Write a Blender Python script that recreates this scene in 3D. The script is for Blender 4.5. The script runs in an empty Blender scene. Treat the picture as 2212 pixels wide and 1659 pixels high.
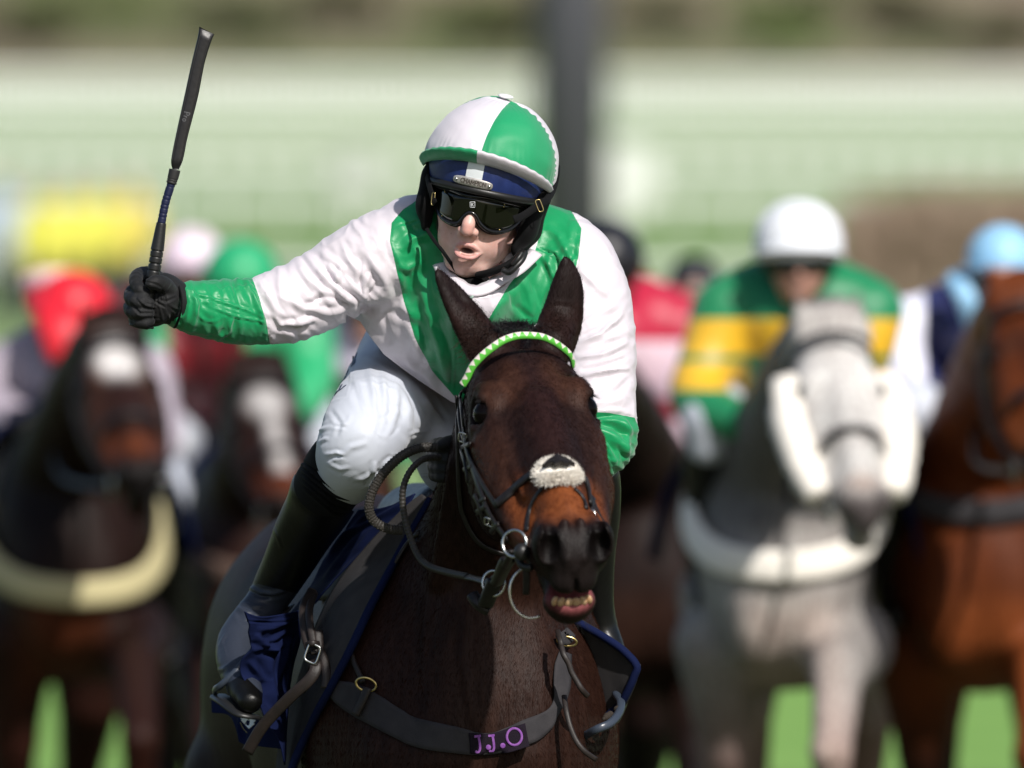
import bpy, bmesh, math, random
import numpy as np
from mathutils import Vector, Matrix
from mathutils.bvhtree import BVHTree

random.seed(7)
RNG = np.random.default_rng(7)
SC = bpy.context.scene
COL = SC.collection

# ------------------------------------------------------------------ camera, sky, sun, exposure
CAMD, HC, FP = 18.9, 1.76, 24578.0
cam = bpy.data.cameras.new('camera')
cam.lens = 400
cam.sensor_width = 36
cam.shift_y = 150.5 / 2212
cam.clip_start = 0.5
cam.clip_end = 3000
cam.dof.use_dof = True
cam.dof.focus_distance = 18.87
cam.dof.aperture_fstop = 3.9
camo = bpy.data.objects.new('camera', cam)
camo.location = (0, -CAMD, HC)
camo.rotation_euler = (math.pi / 2, 0, 0)
COL.objects.link(camo)
SC.camera = camo

SUN = Vector((0.33, -0.70, 0.61)).normalized()
W = bpy.data.worlds.new('World')
SC.world = W
W.use_nodes = True
nt = W.node_tree
nt.nodes.clear()
sk = nt.nodes.new('ShaderNodeTexSky')
sk.sky_type = 'NISHITA'
sk.sun_disc = False
sk.sun_elevation = math.asin(SUN.z)
sk.sun_rotation = math.atan2(SUN.x, SUN.y)
sk.air_density = 1.0
sk.dust_density = 1.5
bg = nt.nodes.new('ShaderNodeBackground')
bg.inputs['Strength'].default_value = 0.084
wo = nt.nodes.new('ShaderNodeOutputWorld')
nt.links.new(sk.outputs[0], bg.inputs[0])
nt.links.new(bg.outputs[0], wo.inputs[0])
sun = bpy.data.lights.new('sun', 'SUN')
sun.energy = 4.1
sun.angle = math.radians(0.9)
sun.color = (1.0, 0.96, 0.90)
suno = bpy.data.objects.new('sun', sun)
suno.rotation_euler = (-SUN).to_track_quat('-Z', 'Y').to_euler()
suno.location = SUN * 50
COL.objects.link(suno)
SC.view_settings.view_transform = 'Standard'
SC.view_settings.look = 'None'
SC.view_settings.exposure = 0.20
SC.view_settings.gamma = 1.0
SC.cycles.use_denoising = True
SC.cycles.max_bounces = 6
SC.cycles.use_adaptive_sampling = True

# ------------------------------------------------------------------ coordinates
def P(u, v, y):
    """a direction of the photograph (2212 wide) met at depth y -> a point of the place"""
    s = (y + CAMD) / FP
    return np.array([(u - 1106) * s, y, HC + (980 - v) * s])

def UV(p):
    p = np.asarray(p, float)
    s = (p[..., 1] + CAMD) / FP
    return 1106 + p[..., 0] / s, 980 - (p[..., 2] - HC) / s

def unit(a):
    a = np.asarray(a, float)
    return a / (np.linalg.norm(a) + 1e-12)

def spline(pts, n):
    """Catmull-Rom resampling of a list of k-vectors to n samples"""
    p = np.asarray(pts, float)
    if len(p) == 2:
        t = np.linspace(0, 1, n)[:, None]
        return p[0] * (1 - t) + p[1] * t
    q = np.vstack([2 * p[0] - p[1], p, 2 * p[-1] - p[-2]])
    d = np.linalg.norm(np.diff(p[:, :3], axis=0), axis=1) + 1e-9
    cum = np.concatenate([[0], np.cumsum(d)])
    s = np.linspace(0, cum[-1], n)
    i = np.clip(np.searchsorted(cum, s, side='right') - 1, 0, len(p) - 2)
    t = ((s - cum[i]) / d[i])[:, None]
    a, b, c, e = q[i], q[i + 1], q[i + 2], q[i + 3]
    return 0.5 * ((2 * b) + (-a + c) * t + (2 * a - 5 * b + 4 * c - e) * t ** 2 + (-a + 3 * b - 3 * c + e) * t ** 3)

# ------------------------------------------------------------------ mesh helpers
def tag(o, label=None, cat=None, group=None, kind=None):
    if label: o['label'] = label
    if cat: o['category'] = cat
    if group: o['group'] = group
    if kind: o['kind'] = kind
    return o

def thing(name, loc, label, cat, group=None, rz=0.0):
    o = bpy.data.objects.new(name, None)
    o.empty_display_size = 0.1
    o.location = loc
    o.rotation_euler = (0, 0, rz)
    COL.objects.link(o)
    return tag(o, label, cat, group)

def put_parent(o, parent):
    """parent, keeping the world position of meshes whose vertices are in world space"""
    if parent is not None:
        o.parent = parent
        m = Matrix.LocRotScale(parent.location, parent.rotation_euler, parent.scale) if parent.parent is None else \
            (Matrix.LocRotScale(parent.parent.location, parent.parent.rotation_euler, parent.parent.scale) @ parent.matrix_parent_inverse @ parent.matrix_basis)
        o.matrix_parent_inverse = m.inverted()

def mesh_obj(name, V, F, material, parent=None, smooth=True, attrs=None):
    """V (n,3); F list/array of faces (all the same size when array)"""
    me = bpy.data.meshes.new(name)
    V = np.asarray(V, np.float32)
    if isinstance(F, np.ndarray):
        n, k = F.shape
        me.vertices.add(len(V)); me.vertices.foreach_set('co', V.ravel())
        me.loops.add(n * k); me.loops.foreach_set('vertex_index', F.astype(np.int32).ravel())
        me.polygons.add(n)
        me.polygons.foreach_set('loop_start', np.arange(0, n * k, k, dtype=np.int32))
        me.update(calc_edges=True)
    else:
        me.from_pydata(V.tolist(), [], [list(map(int, f)) for f in F])
    me.polygons.foreach_set('use_smooth', [smooth] * len(me.polygons))
    if attrs:
        for k, a in attrs.items():
            a = np.asarray(a, np.float32)
            if a.ndim == 1:
                at = me.attributes.new(k, 'FLOAT', 'POINT'); at.data.foreach_set('value', a)
            else:
                if a.shape[1] == 3: a = np.hstack([a, np.ones((len(a), 1), np.float32)])
                at = me.attributes.new(k, 'FLOAT_COLOR', 'POINT'); at.data.foreach_set('color', a.ravel())
    if material is not None:
        me.materials.append(material)
    me.validate()
    o = bpy.data.objects.new(name, me)
    COL.objects.link(o)
    put_parent(o, parent)
    return o

def normals(V, F):
    F = np.asarray(F)
    a, b, c = V[F[:, 0]], V[F[:, 1]], V[F[:, 2]]
    if F.shape[1] == 4:
        d = V[F[:, 3]]
        fn = np.cross(c - a, d - b)
    else:
        fn = np.cross(b - a, c - a)
    N = np.zeros_like(V)
    for k in range(F.shape[1]):
        np.add.at(N, F[:, k], fn)
    return N / (np.linalg.norm(N, axis=1, keepdims=True) + 1e-12)

def relax(V, F, it=2, lam=0.5):
    F = np.asarray(F)
    n = len(V)
    E = np.vstack([F[:, [i, (i + 1) % F.shape[1]]] for i in range(F.shape[1])])
    i, j = np.concatenate([E[:, 0], E[:, 1]]), np.concatenate([E[:, 1], E[:, 0]])
    cnt = np.bincount(i, minlength=n)[:, None] + 1e-9
    for _ in range(it):
        for l in (lam, -lam * 1.04):
            S = np.stack([np.bincount(i, weights=V[j, k], minlength=n) for k in range(3)], 1) / cnt
            V = V + l * (S - V)
    return V

def subdivide(V, F):
    """linear quad subdivision followed by a light relax"""
    n = len(V)
    E = np.sort(np.vstack([F[:, [k, (k + 1) % 4]] for k in range(4)]), axis=1)
    U, inv = np.unique(E, axis=0, return_inverse=True)
    inv = inv.reshape(4, len(F))
    ev = 0.5 * (V[U[:, 0]] + V[U[:, 1]])
    fv = V[F].mean(1)
    nv = np.vstack([V, ev, fv])
    e = inv + n
    c = np.arange(len(F)) + n + len(U)
    q = [np.stack([F[:, k], e[k], c, e[(k - 1) % 4]], 1) for k in range(4)]
    nf = np.vstack(q)
    return relax(nv, nf, 1, 0.5), nf

# ------------------------------------------------------------------ signed distance modelling
class Field:
    def __init__(s, xs, ys, zs):
        s.x, s.y, s.z = [np.asarray(a, np.float32) for a in (xs, ys, zs)]
        s.D = np.full((len(s.x), len(s.y), len(s.z)), 0.5, np.float32)

    def _sub(s, lo, hi):
        r = []
        for a, l, h in zip((s.x, s.y, s.z), lo, hi):
            i, j = np.searchsorted(a, l), np.searchsorted(a, h)
            r.append(slice(max(i - 1, 0), min(j + 1, len(a))))
        return tuple(r)

    def op(s, fn, lo, hi, k, mode='add', pad=0.03):
        lo = np.asarray(lo) - k - pad; hi = np.asarray(hi) + k + pad
        sl = s._sub(lo, hi)
        X = s.x[sl[0]][:, None, None]; Y = s.y[sl[1]][None, :, None]; Z = s.z[sl[2]][None, None, :]
        if min(X.size, Y.size, Z.size) == 0: return
        d = fn(X, Y, Z)
        A = s.D[sl]
        if mode == 'cut':
            d = -d
            h = np.maximum(k - np.abs(A - d), 0) / max(k, 1e-6)
            s.D[sl] = np.maximum(A, d) + h * h * k * 0.25
        else:
            h = np.maximum(k - np.abs(A - d), 0) / max(k, 1e-6)
            s.D[sl] = np.minimum(A, d) - h * h * k * 0.25

    def ell(s, c, r, A=None, k=0.01, mode='add', pad=0.03):
        c = np.asarray(c, float); r = np.asarray(r, float)
        if A is None: A = np.eye(3)
        A = np.asarray(A, float)
        R = np.sqrt(((A * r[:, None]) ** 2).sum(0))
        def fn(X, Y, Z):
            dx, dy, dz = X - c[0], Y - c[1], Z - c[2]
            k0 = 0; k1 = 0
            for i in range(3):
                q = (A[i, 0] * dx + A[i, 1] * dy + A[i, 2] * dz).astype(np.float32)
                k0 = k0 + (q / r[i]) ** 2
                k1 = k1 + (q / (r[i] ** 2)) ** 2
            k0 = np.sqrt(k0); k1 = np.sqrt(k1) + 1e-6
            return k0 * (k0 - 1) / k1
        s.op(fn, c - R, c + R, k, mode, pad)

    def cone(s, a, b, ra, rb, k=0.01, flat=None, mode='add', pad=0.03):
        a = np.asarray(a, float); b = np.asarray(b, float)
        ba = b - a; L = float(ba @ ba) + 1e-12; m = max(ra, rb)
        def fn(X, Y, Z):
            dx, dy, dz = X - a[0], Y - a[1], Z - a[2]
            t = np.clip((dx * ba[0] + dy * ba[1] + dz * ba[2]) / L, 0, 1).astype(np.float32)
            qx, qy, qz = dx - t * ba[0], dy - t * ba[1], dz - t * ba[2]
            d2 = qx * qx + qy * qy + qz * qz
            if flat is not None:
                n, sc = flat
                d2 = d2 + (sc * sc - 1) * (qx * n[0] + qy * n[1] + qz * n[2]) ** 2
            d = np.sqrt(d2) - (ra + (rb - ra) * t)
            return d / (flat[1] ** 0.5 if flat is not None and flat[1] > 1 else 1)
        s.op(fn, np.minimum(a, b) - m, np.maximum(a, b) + m, k, mode, pad)

    def chain(s, pts, n=12, k=0.01, flat=None, mode='add', pad=0.03):
        """pts: rows x y z r, smooth tapered limb"""
        q = spline(pts, n)
        for i in range(n - 1):
            s.cone(q[i, :3], q[i + 1, :3], q[i, 3], q[i + 1, 3], k if i == 0 else max(k * 0.5, 0.004), flat, mode, pad)

    def mesh(s, smooth_it=1):
        D = s.D
        D[0] = D[-1] = 0.5; D[:, 0] = D[:, -1] = 0.5; D[:, :, 0] = D[:, :, -1] = 0.5
        I = D < 0
        c = I[:-1, :-1, :-1].astype(np.int8)
        for o in [(1,0,0),(0,1,0),(0,0,1),(1,1,0),(1,0,1),(0,1,1),(1,1,1)]:
            c = c + I[o[0]:D.shape[0]-1+o[0], o[1]:D.shape[1]-1+o[1], o[2]:D.shape[2]-1+o[2]]
        act = (c > 0) & (c < 8)
        ix = np.argwhere(act)
        idx = np.full(act.shape, -1, np.int32)
        idx[act] = np.arange(len(ix))
        cor = np.array([[a, b, e] for a in (0, 1) for b in (0, 1) for e in (0, 1)])
        val = np.stack([D[ix[:, 0] + o[0], ix[:, 1] + o[1], ix[:, 2] + o[2]] for o in cor], 1)
        acc = np.zeros((len(ix), 3)); cnt = np.zeros(len(ix))
        for p in range(8):
            for q in range(p + 1, 8):
                if np.abs(cor[p] - cor[q]).sum() != 1: continue
                a, b = val[:, p], val[:, q]
                m = (a < 0) != (b < 0)
                t = np.where(m, a / np.where(m, a - b, 1), 0)
                pt = cor[p] + (cor[q] - cor[p]) * t[:, None]
                acc += pt * m[:, None]; cnt += m
        f = acc / cnt[:, None]
        V = np.stack([ax[ix[:, i]] + f[:, i] * (ax[ix[:, i] + 1] - ax[ix[:, i]]) for i, ax in enumerate((s.x, s.y, s.z))], 1)
        F = []
        for ax in range(3):
            o = [0, 0, 0]; o[ax] = 1
            A = I[:D.shape[0]-o[0], :D.shape[1]-o[1], :D.shape[2]-o[2]]
            B = I[o[0]:, o[1]:, o[2]:]
            e = np.argwhere(A != B)
            a1, a2 = (ax + 1) % 3, (ax + 2) % 3
            e = e[(e[:, a1] > 0) & (e[:, a2] > 0) & (e[:, a1] < D.shape[a1]-1) & (e[:, a2] < D.shape[a2]-1)]
            s1 = np.zeros(3, int); s1[a1] = 1
            s2 = np.zeros(3, int); s2[a2] = 1
            q = []
            for w in (e - s1 - s2, e - s2, e, e - s1):
                q.append(idx[w[:, 0], w[:, 1], w[:, 2]])
            q = np.stack(q, 1)
            ins = A[e[:, 0], e[:, 1], e[:, 2]]
            q[~ins] = q[~ins][:, ::-1]
            F.append(q)
        F = np.vstack(F)
        F = F[(F >= 0).all(1)]
        if smooth_it: V = relax(V, F, smooth_it, 0.45)
        return V, F

def axis(lo, hi, step, fine=None, fstep=None):
    """grid coordinates, finer inside fine=(a,b)"""
    if fine is None: return np.arange(lo, hi + step, step)
    a, b = fine
    L = np.arange(a, lo - step, -step)[::-1][:-1] if a > lo else np.array([])
    M = np.arange(a, b + fstep * 0.5, fstep)
    R = np.arange(M[-1] + step, hi + step, step) if b < hi else np.array([])
    return np.concatenate([L, M, R])

class Frame:
    """local (x, f, z) -> place.  rows: X right, F forward, U up"""
    def __init__(s, o, X, F, U):
        s.o = np.asarray(o, float); s.A = np.array([X, F, U], float)
    def __call__(s, x, f, z):
        return s.o + x * s.A[0] + f * s.A[1] + z * s.A[2]
    def local(s, p):
        return (np.asarray(p) - s.o) @ s.A.T
    def rot(s, R):
        return np.asarray(R) @ s.A

def rotm(axis_, deg):
    return np.array(Matrix.Rotation(math.radians(deg), 3, Vector(axis_)))

def bvh(V, F):
    return BVHTree.FromPolygons(np.asarray(V, float).tolist(), np.asarray(F).tolist())

CAMP = Vector((0, -CAMD, HC))
def hit(tree, u, v, near=True, lift=0.0):
    """the point of a surface seen in the direction u, v"""
    d = Vector(P(u, v, 0)) - CAMP
    d.normalize()
    loc, n, i, dist = tree.ray_cast(CAMP, d)
    if loc is None:
        # nearest surface point to the ray, where it runs past the surface
        best = None
        for t in np.linspace(17.6, 20.6, 61):
            q = CAMP + d * float(t)
            l, nn, i, ds = tree.find_nearest(q)
            if best is None or ds < best[0]: best = (ds, q, nn)
        loc, n = best[1], best[2]
    if n.dot(d) > 0: n = -n
    return np.array(loc) + np.array(n) * lift, np.array(n)

def cut_along(V, F, line, extra=None):
    """drop the faces below a line of the photograph and draw the raw edge straight along it"""
    lx, lv = [p[0] for p in line], [p[1] for p in line]
    cu, cv = UV(V[F].mean(1))
    keep = cv < np.interp(cu, lx, lv)
    gone = np.unique(F[~keep]) if (~keep).any() else np.array([], int)
    F = F[keep]; used = np.unique(F)
    edge = np.intersect1d(gone, used)
    u, v = UV(V[edge]); tv = np.interp(u, lx, lv)
    ok = np.abs(tv - v) < 14
    V = V.copy(); sc_ = (V[edge[ok], 1] + CAMD) / FP
    V[edge[ok], 2] = HC + (980 - tv[ok]) * sc_
    rm = np.full(len(V), -1); rm[used] = np.arange(len(used))
    return V[used], rm[F], used
# ------------------------------------------------------------------ strips, tubes, patches
def sweep(pts, prof, up=None, closed=False, nrm=None, caps=True):
    """sweep a 2-D profile list (a,b) along points; a along side, b along normal"""
    pts = np.asarray(pts, float); n = len(pts); m = len(prof(0) if callable(prof) else prof)
    T = np.gradient(pts, axis=0)
    if closed:
        T = np.roll(pts, -1, 0) - np.roll(pts, 1, 0)
    T /= np.linalg.norm(T, axis=1, keepdims=True) + 1e-12
    V = []
    ref = np.array(up if up is not None else (0, 0, 1.0))
    prev = None
    for i in range(n):
        if nrm is not None: N = np.asarray(nrm[i], float)
        elif prev is not None: N = prev
        else: N = ref
        N = N - T[i] * (N @ T[i])
        if np.linalg.norm(N) < 1e-5: N = np.cross(T[i], [1, 0, 0.3])
        N = unit(N); prev = N
        S = np.cross(T[i], N)
        pr = prof(i / (n - 1)) if callable(prof) else prof
        for a, b in pr: V.append(pts[i] + S * a + N * b)

    F = []
    rng = n if closed else n - 1
    for i in range(rng):
        for j in range(m):
            a, b = i * m + j, i * m + (j + 1) % m
            c, d = ((i + 1) % n) * m + (j + 1) % m, ((i + 1) % n) * m + j
            F.append((a, b, c, d))
    if not closed and caps:
        F.append(tuple(range(m))[::-1]); F.append(tuple((n - 1) * m + j for j in range(m)))
    return np.array(V), F

def circ(r, n=10, sx=1.0):
    return [(r * sx * math.cos(2 * math.pi * i / n), r * math.sin(2 * math.pi * i / n)) for i in range(n)]

def slab(w, t, b=0.3):
    """strap section: width w, thickness t, slightly domed with rounded edges"""
    h = w / 2
    return [(-h, t * .25), (-h * .86, t * .8), (-h * .4, t), (h * .4, t), (h * .86, t * .8), (h, t * .25), (h, -t * .2), (-h, -t * .2)]

class Batch:
    def __init__(s): s.V = []; s.F = []; s.n = 0
    def add(s, V, F):
        s.V.append(np.asarray(V, float)); s.F += [tuple(int(i) + s.n for i in f) for f in F]; s.n += len(V)
        return s
    def obj(s, name, material, parent=None, smooth=True):
        return mesh_obj(name, np.vstack(s.V), s.F, material, parent, smooth)

def tube(pts, r, n=10, closed=False, m=40, up=None):
    q = spline(pts, m) if not closed else np.asarray(pts, float)
    prof = (lambda t: circ(r(t), n)) if callable(r) else circ(r, n)
    return sweep(q, prof, up=up, closed=closed)

def grid_faces(n, m, closed_u=False):
    F = []
    for i in range(n if closed_u else n - 1):
        for j in range(m - 1):
            a = i * m + j; b = ((i + 1) % n) * m + j
            F.append((a, b, b + 1, a + 1))
    return F

def box(c, s, A=None):
    c = np.asarray(c, float); A = np.eye(3) if A is None else np.asarray(A)
    V = [c + (np.array([i, j, k]) - .5) * np.asarray(s) @ A for i in (0, 1) for j in (0, 1) for k in (0, 1)]
    F = [(0, 1, 3, 2), (4, 6, 7, 5), (0, 4, 5, 1), (2, 3, 7, 6), (0, 2, 6, 4), (1, 5, 7, 3)]
    return np.array(V), F

def ball(c, r, A=None, n=16, m=10):
    c = np.asarray(c, float); r = np.broadcast_to(np.asarray(r, float), (3,)); A = np.eye(3) if A is None else np.asarray(A)
    V = []; F = []
    for i in range(m + 1):
        th = math.pi * i / m
        for j in range(n):
            ph = 2 * math.pi * j / n
            V.append(c + (np.array([math.sin(th) * math.cos(ph), math.sin(th) * math.sin(ph), math.cos(th)]) * r) @ A)
    for i in range(m):
        for j in range(n):
            a, b = i * n + j, i * n + (j + 1) % n
            F.append((a, a + n, b + n, b))
    return np.array(V), F

def strap(tree, uv, w, t=0.003, lift=0.002, m=None, name=None, material=None, parent=None, depth=None):
    """a leather strap laid along the surface: uv directions, width in metres"""
    L = np.asarray(uv, float)
    m = m or max(8, int(np.linalg.norm(np.diff(L[:, :2], axis=0), axis=1).sum() / 6))
    q = spline(L, m)
    pts = []; ns = []
    for a in q:
        p, n = hit(tree, a[0], a[1], lift=lift)
        pts.append(p); ns.append(n)
    pts = np.array(pts); ns = np.array(ns)
    for _ in range(3):
        pts[1:-1] = (pts[:-2] + 2 * pts[1:-1] + pts[2:]) / 4
        ns[1:-1] = (ns[:-2] + 2 * ns[1:-1] + ns[2:]) / 4
    V, F = sweep(pts, slab(w, t), nrm=ns)
    if name: return mesh_obj(name, V, F, material, parent)
    return V, F

def poly_sd(u, v, poly):
    """signed distance, positive inside, in photograph units"""
    poly = np.asarray(poly, float)
    u = np.asarray(u, float); v = np.asarray(v, float)
    d = np.full(u.shape, 1e9); ins = np.zeros(u.shape, bool)
    for (ax, ay), (bx, by) in zip(poly, np.roll(poly, -1, 0)):
        ex, ey = bx - ax, by - ay
        t = np.clip(((u - ax) * ex + (v - ay) * ey) / (ex * ex + ey * ey + 1e-9), 0, 1)
        d = np.minimum(d, np.hypot(u - ax - t * ex, v - ay - t * ey))
        if ay != by:
            c = (ay > v) != (by > v)
            ins ^= c & (u < (bx - ax) * (v - ay) / (by - ay) + ax)
    return np.where(ins, d, -d)

def line_sd(u, v, pts):
    pts = np.asarray(pts, float)
    d = np.full(np.shape(u), 1e9); tt = np.zeros(np.shape(u)); side = np.zeros(np.shape(u))
    seg = np.linalg.norm(np.diff(pts, axis=0), axis=1); cum = np.concatenate([[0], np.cumsum(seg)])
    for i, ((ax, ay), (bx, by)) in enumerate(zip(pts[:-1], pts[1:])):
        ex, ey = bx - ax, by - ay
        t = np.clip(((u - ax) * ex + (v - ay) * ey) / (ex * ex + ey * ey + 1e-9), 0, 1)
        q = np.hypot(u - ax - t * ex, v - ay - t * ey)
        m = q < d
        d = np.where(m, q, d); tt = np.where(m, (cum[i] + t * seg[i]) / cum[-1], tt)
        side = np.where(m, np.sign((u - ax) * ey - (v - ay) * ex), side)
    return d, tt, side

def folds(V, N, strokes, facing=0.25):
    """press folds into cloth along drawn creases: (points, width, height); height < 0 is a valley"""
    u, v = UV(V)
    H = np.zeros(len(V))
    w8 = np.clip((facing - N[:, 1]) / (facing + 0.15), 0, 1)
    for pts, w, h in strokes:
        pts = np.asarray(pts, float)
        m = (u > pts[:, 0].min() - 4 * w) & (u < pts[:, 0].max() + 4 * w) & (v > pts[:, 1].min() - 4 * w) & (v < pts[:, 1].max() + 4 * w)
        if not m.any(): continue
        d, t, s = line_sd(u[m], v[m], pts)
        x = d / w
        tap = np.clip(np.sin(np.pi * np.clip(t, 0, 1)), 0, 1) ** 0.55
        # a crest with a softer trough beside it
        asym = np.where(s > 0, 1.0, 1.6)
        g = np.exp(-(x * asym) ** 2) - 0.45 * np.exp(-((x - 1.7) / 0.8) ** 2)
        H[m] += h * g * tap
    return V + N * (H * w8)[:, None]

def rand_strokes(poly, ang, jit, n, L, w, h, rng, bend=0.25):
    poly = np.asarray(poly, float)
    lo, hi = poly.min(0), poly.max(0)
    out = []
    while len(out) < n:
        c = lo + rng.random(2) * (hi - lo)
        if poly_sd(c[:1], c[1:], poly)[0] < 0: continue
        a = math.radians(ang(c) if callable(ang) else ang) + rng.normal() * math.radians(jit)
        l = rng.uniform(*L); b = rng.normal() * bend
        t = np.linspace(-.5, .5, 7)
        q = np.stack([np.cos(a + b * t * 2) * t * l, np.sin(a + b * t * 2) * t * l], 1) + c
        out.append((q, rng.uniform(*w), rng.uniform(*h) * (1 if rng.random() < .62 else -1)))
    return out

def strands(roots, dirs, L, w, curl=0.3, seg=4, rng=RNG, jit=0.25, droop=0.0):
    """hair: thin tapering three-sided fibres"""
    n = len(roots)
    L = np.broadcast_to(L, (n,)) * rng.uniform(.7, 1.15, n)
    d = dirs + rng.normal(0, jit, (n, 3))
    d /= np.linalg.norm(d, axis=1, keepdims=True)
    side = np.cross(d, rng.normal(0, 1, (n, 3))); side /= np.linalg.norm(side, axis=1, keepdims=True) + 1e-9
    b2 = np.cross(d, side)
    V = np.zeros((n, seg + 1, 3, 3))
    for i in range(seg + 1):
        t = i / seg
        c = roots + d * (L * t)[:, None] + side * (L * curl * t * t)[:, None] + np.array([0, 0, -1.0]) * (L * droop * t * t)[:, None]
        r = w * (1 - t) ** .7 + w * .08
        for j in range(3):
            a = 2 * math.pi * j / 3
            V[:, i, j] = c + (side * math.cos(a) + b2 * math.sin(a)) * r
    base = np.arange(n)[:, None, None] * (seg + 1) * 3
    F = []
    for i in range(seg):
        for j in range(3):
            a = i * 3 + j; b = i * 3 + (j + 1) % 3
            F.append(np.stack([base[:, 0, 0] + a, base[:, 0, 0] + b, base[:, 0, 0] + b + 3, base[:, 0, 0] + a + 3], 1))
    return V.reshape(-1, 3), np.vstack(F)

# ------------------------------------------------------------------ materials
def lk(nt, a, b): nt.links.new(a, b)

def mat(name, base=(.5, .5, .5), rough=.5, spec=.5, metal=0., var=None, varscale=20., bump=0., bscale=200., bdist=.002,
        sheen=0., coat=0., sss=0., attr=None, stretch=None, rvar=0., aniso=0., bdetail=4.):
    m = bpy.data.materials.new(name)
    m.use_nodes = True
    nt = m.node_tree
    bs = nt.nodes['Principled BSDF']
    bs.inputs['Base Color'].default_value = (*base, 1)
    bs.inputs['Roughness'].default_value = rough
    bs.inputs['Specular IOR Level'].default_value = spec
    bs.inputs['Metallic'].default_value = metal
    bs.inputs['Sheen Weight'].default_value = sheen
    bs.inputs['Coat Weight'].default_value = coat
    bs.inputs['Coat Roughness'].default_value = 0.15
    bs.inputs['Anisotropic'].default_value = aniso
    if sss:
        bs.inputs['Subsurface Weight'].default_value = sss
        bs.inputs['Subsurface Radius'].default_value = (1.0, .35, .2)
        bs.inputs['Subsurface Scale'].default_value = 0.006
    tc = nt.nodes.new('ShaderNodeTexCoord')
    mp = nt.nodes.new('ShaderNodeMapping')
    lk(nt, tc.outputs['Object'], mp.inputs['Vector'])
    if stretch: mp.inputs['Scale'].default_value = stretch
    col = None
    if attr:
        an = nt.nodes.new('ShaderNodeAttribute'); an.attribute_name = attr
        col = an.outputs['Color']
    if var is not None:
        nz = nt.nodes.new('ShaderNodeTexNoise'); nz.inputs['Scale'].default_value = varscale; nz.inputs['Detail'].default_value = 5
        lk(nt, mp.outputs[0], nz.inputs['Vector'])
        rp = nt.nodes.new('ShaderNodeMapRange')
        rp.inputs['From Min'].default_value = .3; rp.inputs['From Max'].default_value = .7
        lk(nt, nz.outputs['Fac'], rp.inputs['Value'])
        mx = nt.nodes.new('ShaderNodeMix'); mx.data_type = 'RGBA'
        lk(nt, rp.outputs[0], mx.inputs['Factor'])
        if col is None:
            mx.inputs[6].default_value = (*base, 1); mx.inputs[7].default_value = (*var, 1)
        else:
            mx.blend_type = 'MULTIPLY'; lk(nt, col, mx.inputs[6]); mx.inputs[7].default_value = (*var, 1)
        col = mx.outputs[2]
    if col is not None: lk(nt, col, bs.inputs['Base Color'])
    if rvar:
        n3 = nt.nodes.new('ShaderNodeTexNoise'); n3.inputs['Scale'].default_value = varscale * 2.3; n3.inputs['Detail'].default_value = 6
        lk(nt, mp.outputs[0], n3.inputs['Vector'])
        r3 = nt.nodes.new('ShaderNodeMapRange')
        r3.inputs['To Min'].default_value = rough - rvar; r3.inputs['To Max'].default_value = rough + rvar
        lk(nt, n3.outputs['Fac'], r3.inputs['Value']); lk(nt, r3.outputs[0], bs.inputs['Roughness'])
    if bump:
        n2 = nt.nodes.new('ShaderNodeTexNoise'); n2.inputs['Scale'].default_value = bscale; n2.inputs['Detail'].default_value = bdetail
        lk(nt, mp.outputs[0], n2.inputs['Vector'])
        bp = nt.nodes.new('ShaderNodeBump'); bp.inputs['Strength'].default_value = bump; bp.inputs['Distance'].default_value = bdist
        lk(nt, n2.outputs['Fac'], bp.inputs['Height']); lk(nt, bp.outputs[0], bs.inputs['Normal'])
    return m

def silk(name, ca, cb, attr='g', rough=.43, bump=.14, var=.08, sheen=.25, spec=.42):
    """two-colour satin: attribute g > 0 takes colour b; stitched seam on the border"""
    m = mat(name, ca, rough, spec, bump=bump, bscale=420, bdist=.0012, sheen=sheen, aniso=.5)
    nt = m.node_tree; bs = nt.nodes['Principled BSDF']
    an = nt.nodes.new('ShaderNodeAttribute'); an.attribute_name = attr
    mr = nt.nodes.new('ShaderNodeMapRange'); mr.inputs['From Min'].default_value = -.35; mr.inputs['From Max'].default_value = .35
    lk(nt, an.outputs['Fac'], mr.inputs['Value'])
    nz = nt.nodes.new('ShaderNodeTexNoise'); nz.inputs['Scale'].default_value = 14; nz.inputs['Detail'].default_value = 6
    tc = nt.nodes['Texture Coordinate']; lk(nt, tc.outputs['Object'], nz.inputs['Vector'])
    def two(c):
        x = nt.nodes.new('ShaderNodeMix'); x.data_type = 'RGBA'
        x.inputs[6].default_value = (*[q * (1 - var) for q in c], 1); x.inputs[7].default_value = (*[min(q * (1 + var), .9) for q in c], 1)
        lk(nt, nz.outputs['Fac'], x.inputs['Factor']); return x.outputs[2]
    mx = nt.nodes.new('ShaderNodeMix'); mx.data_type = 'RGBA'
    lk(nt, mr.outputs[0], mx.inputs['Factor']); lk(nt, two(ca), mx.inputs[6]); lk(nt, two(cb), mx.inputs[7])
    lk(nt, mx.outputs[2], bs.inputs['Base Color'])
    return m

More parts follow.
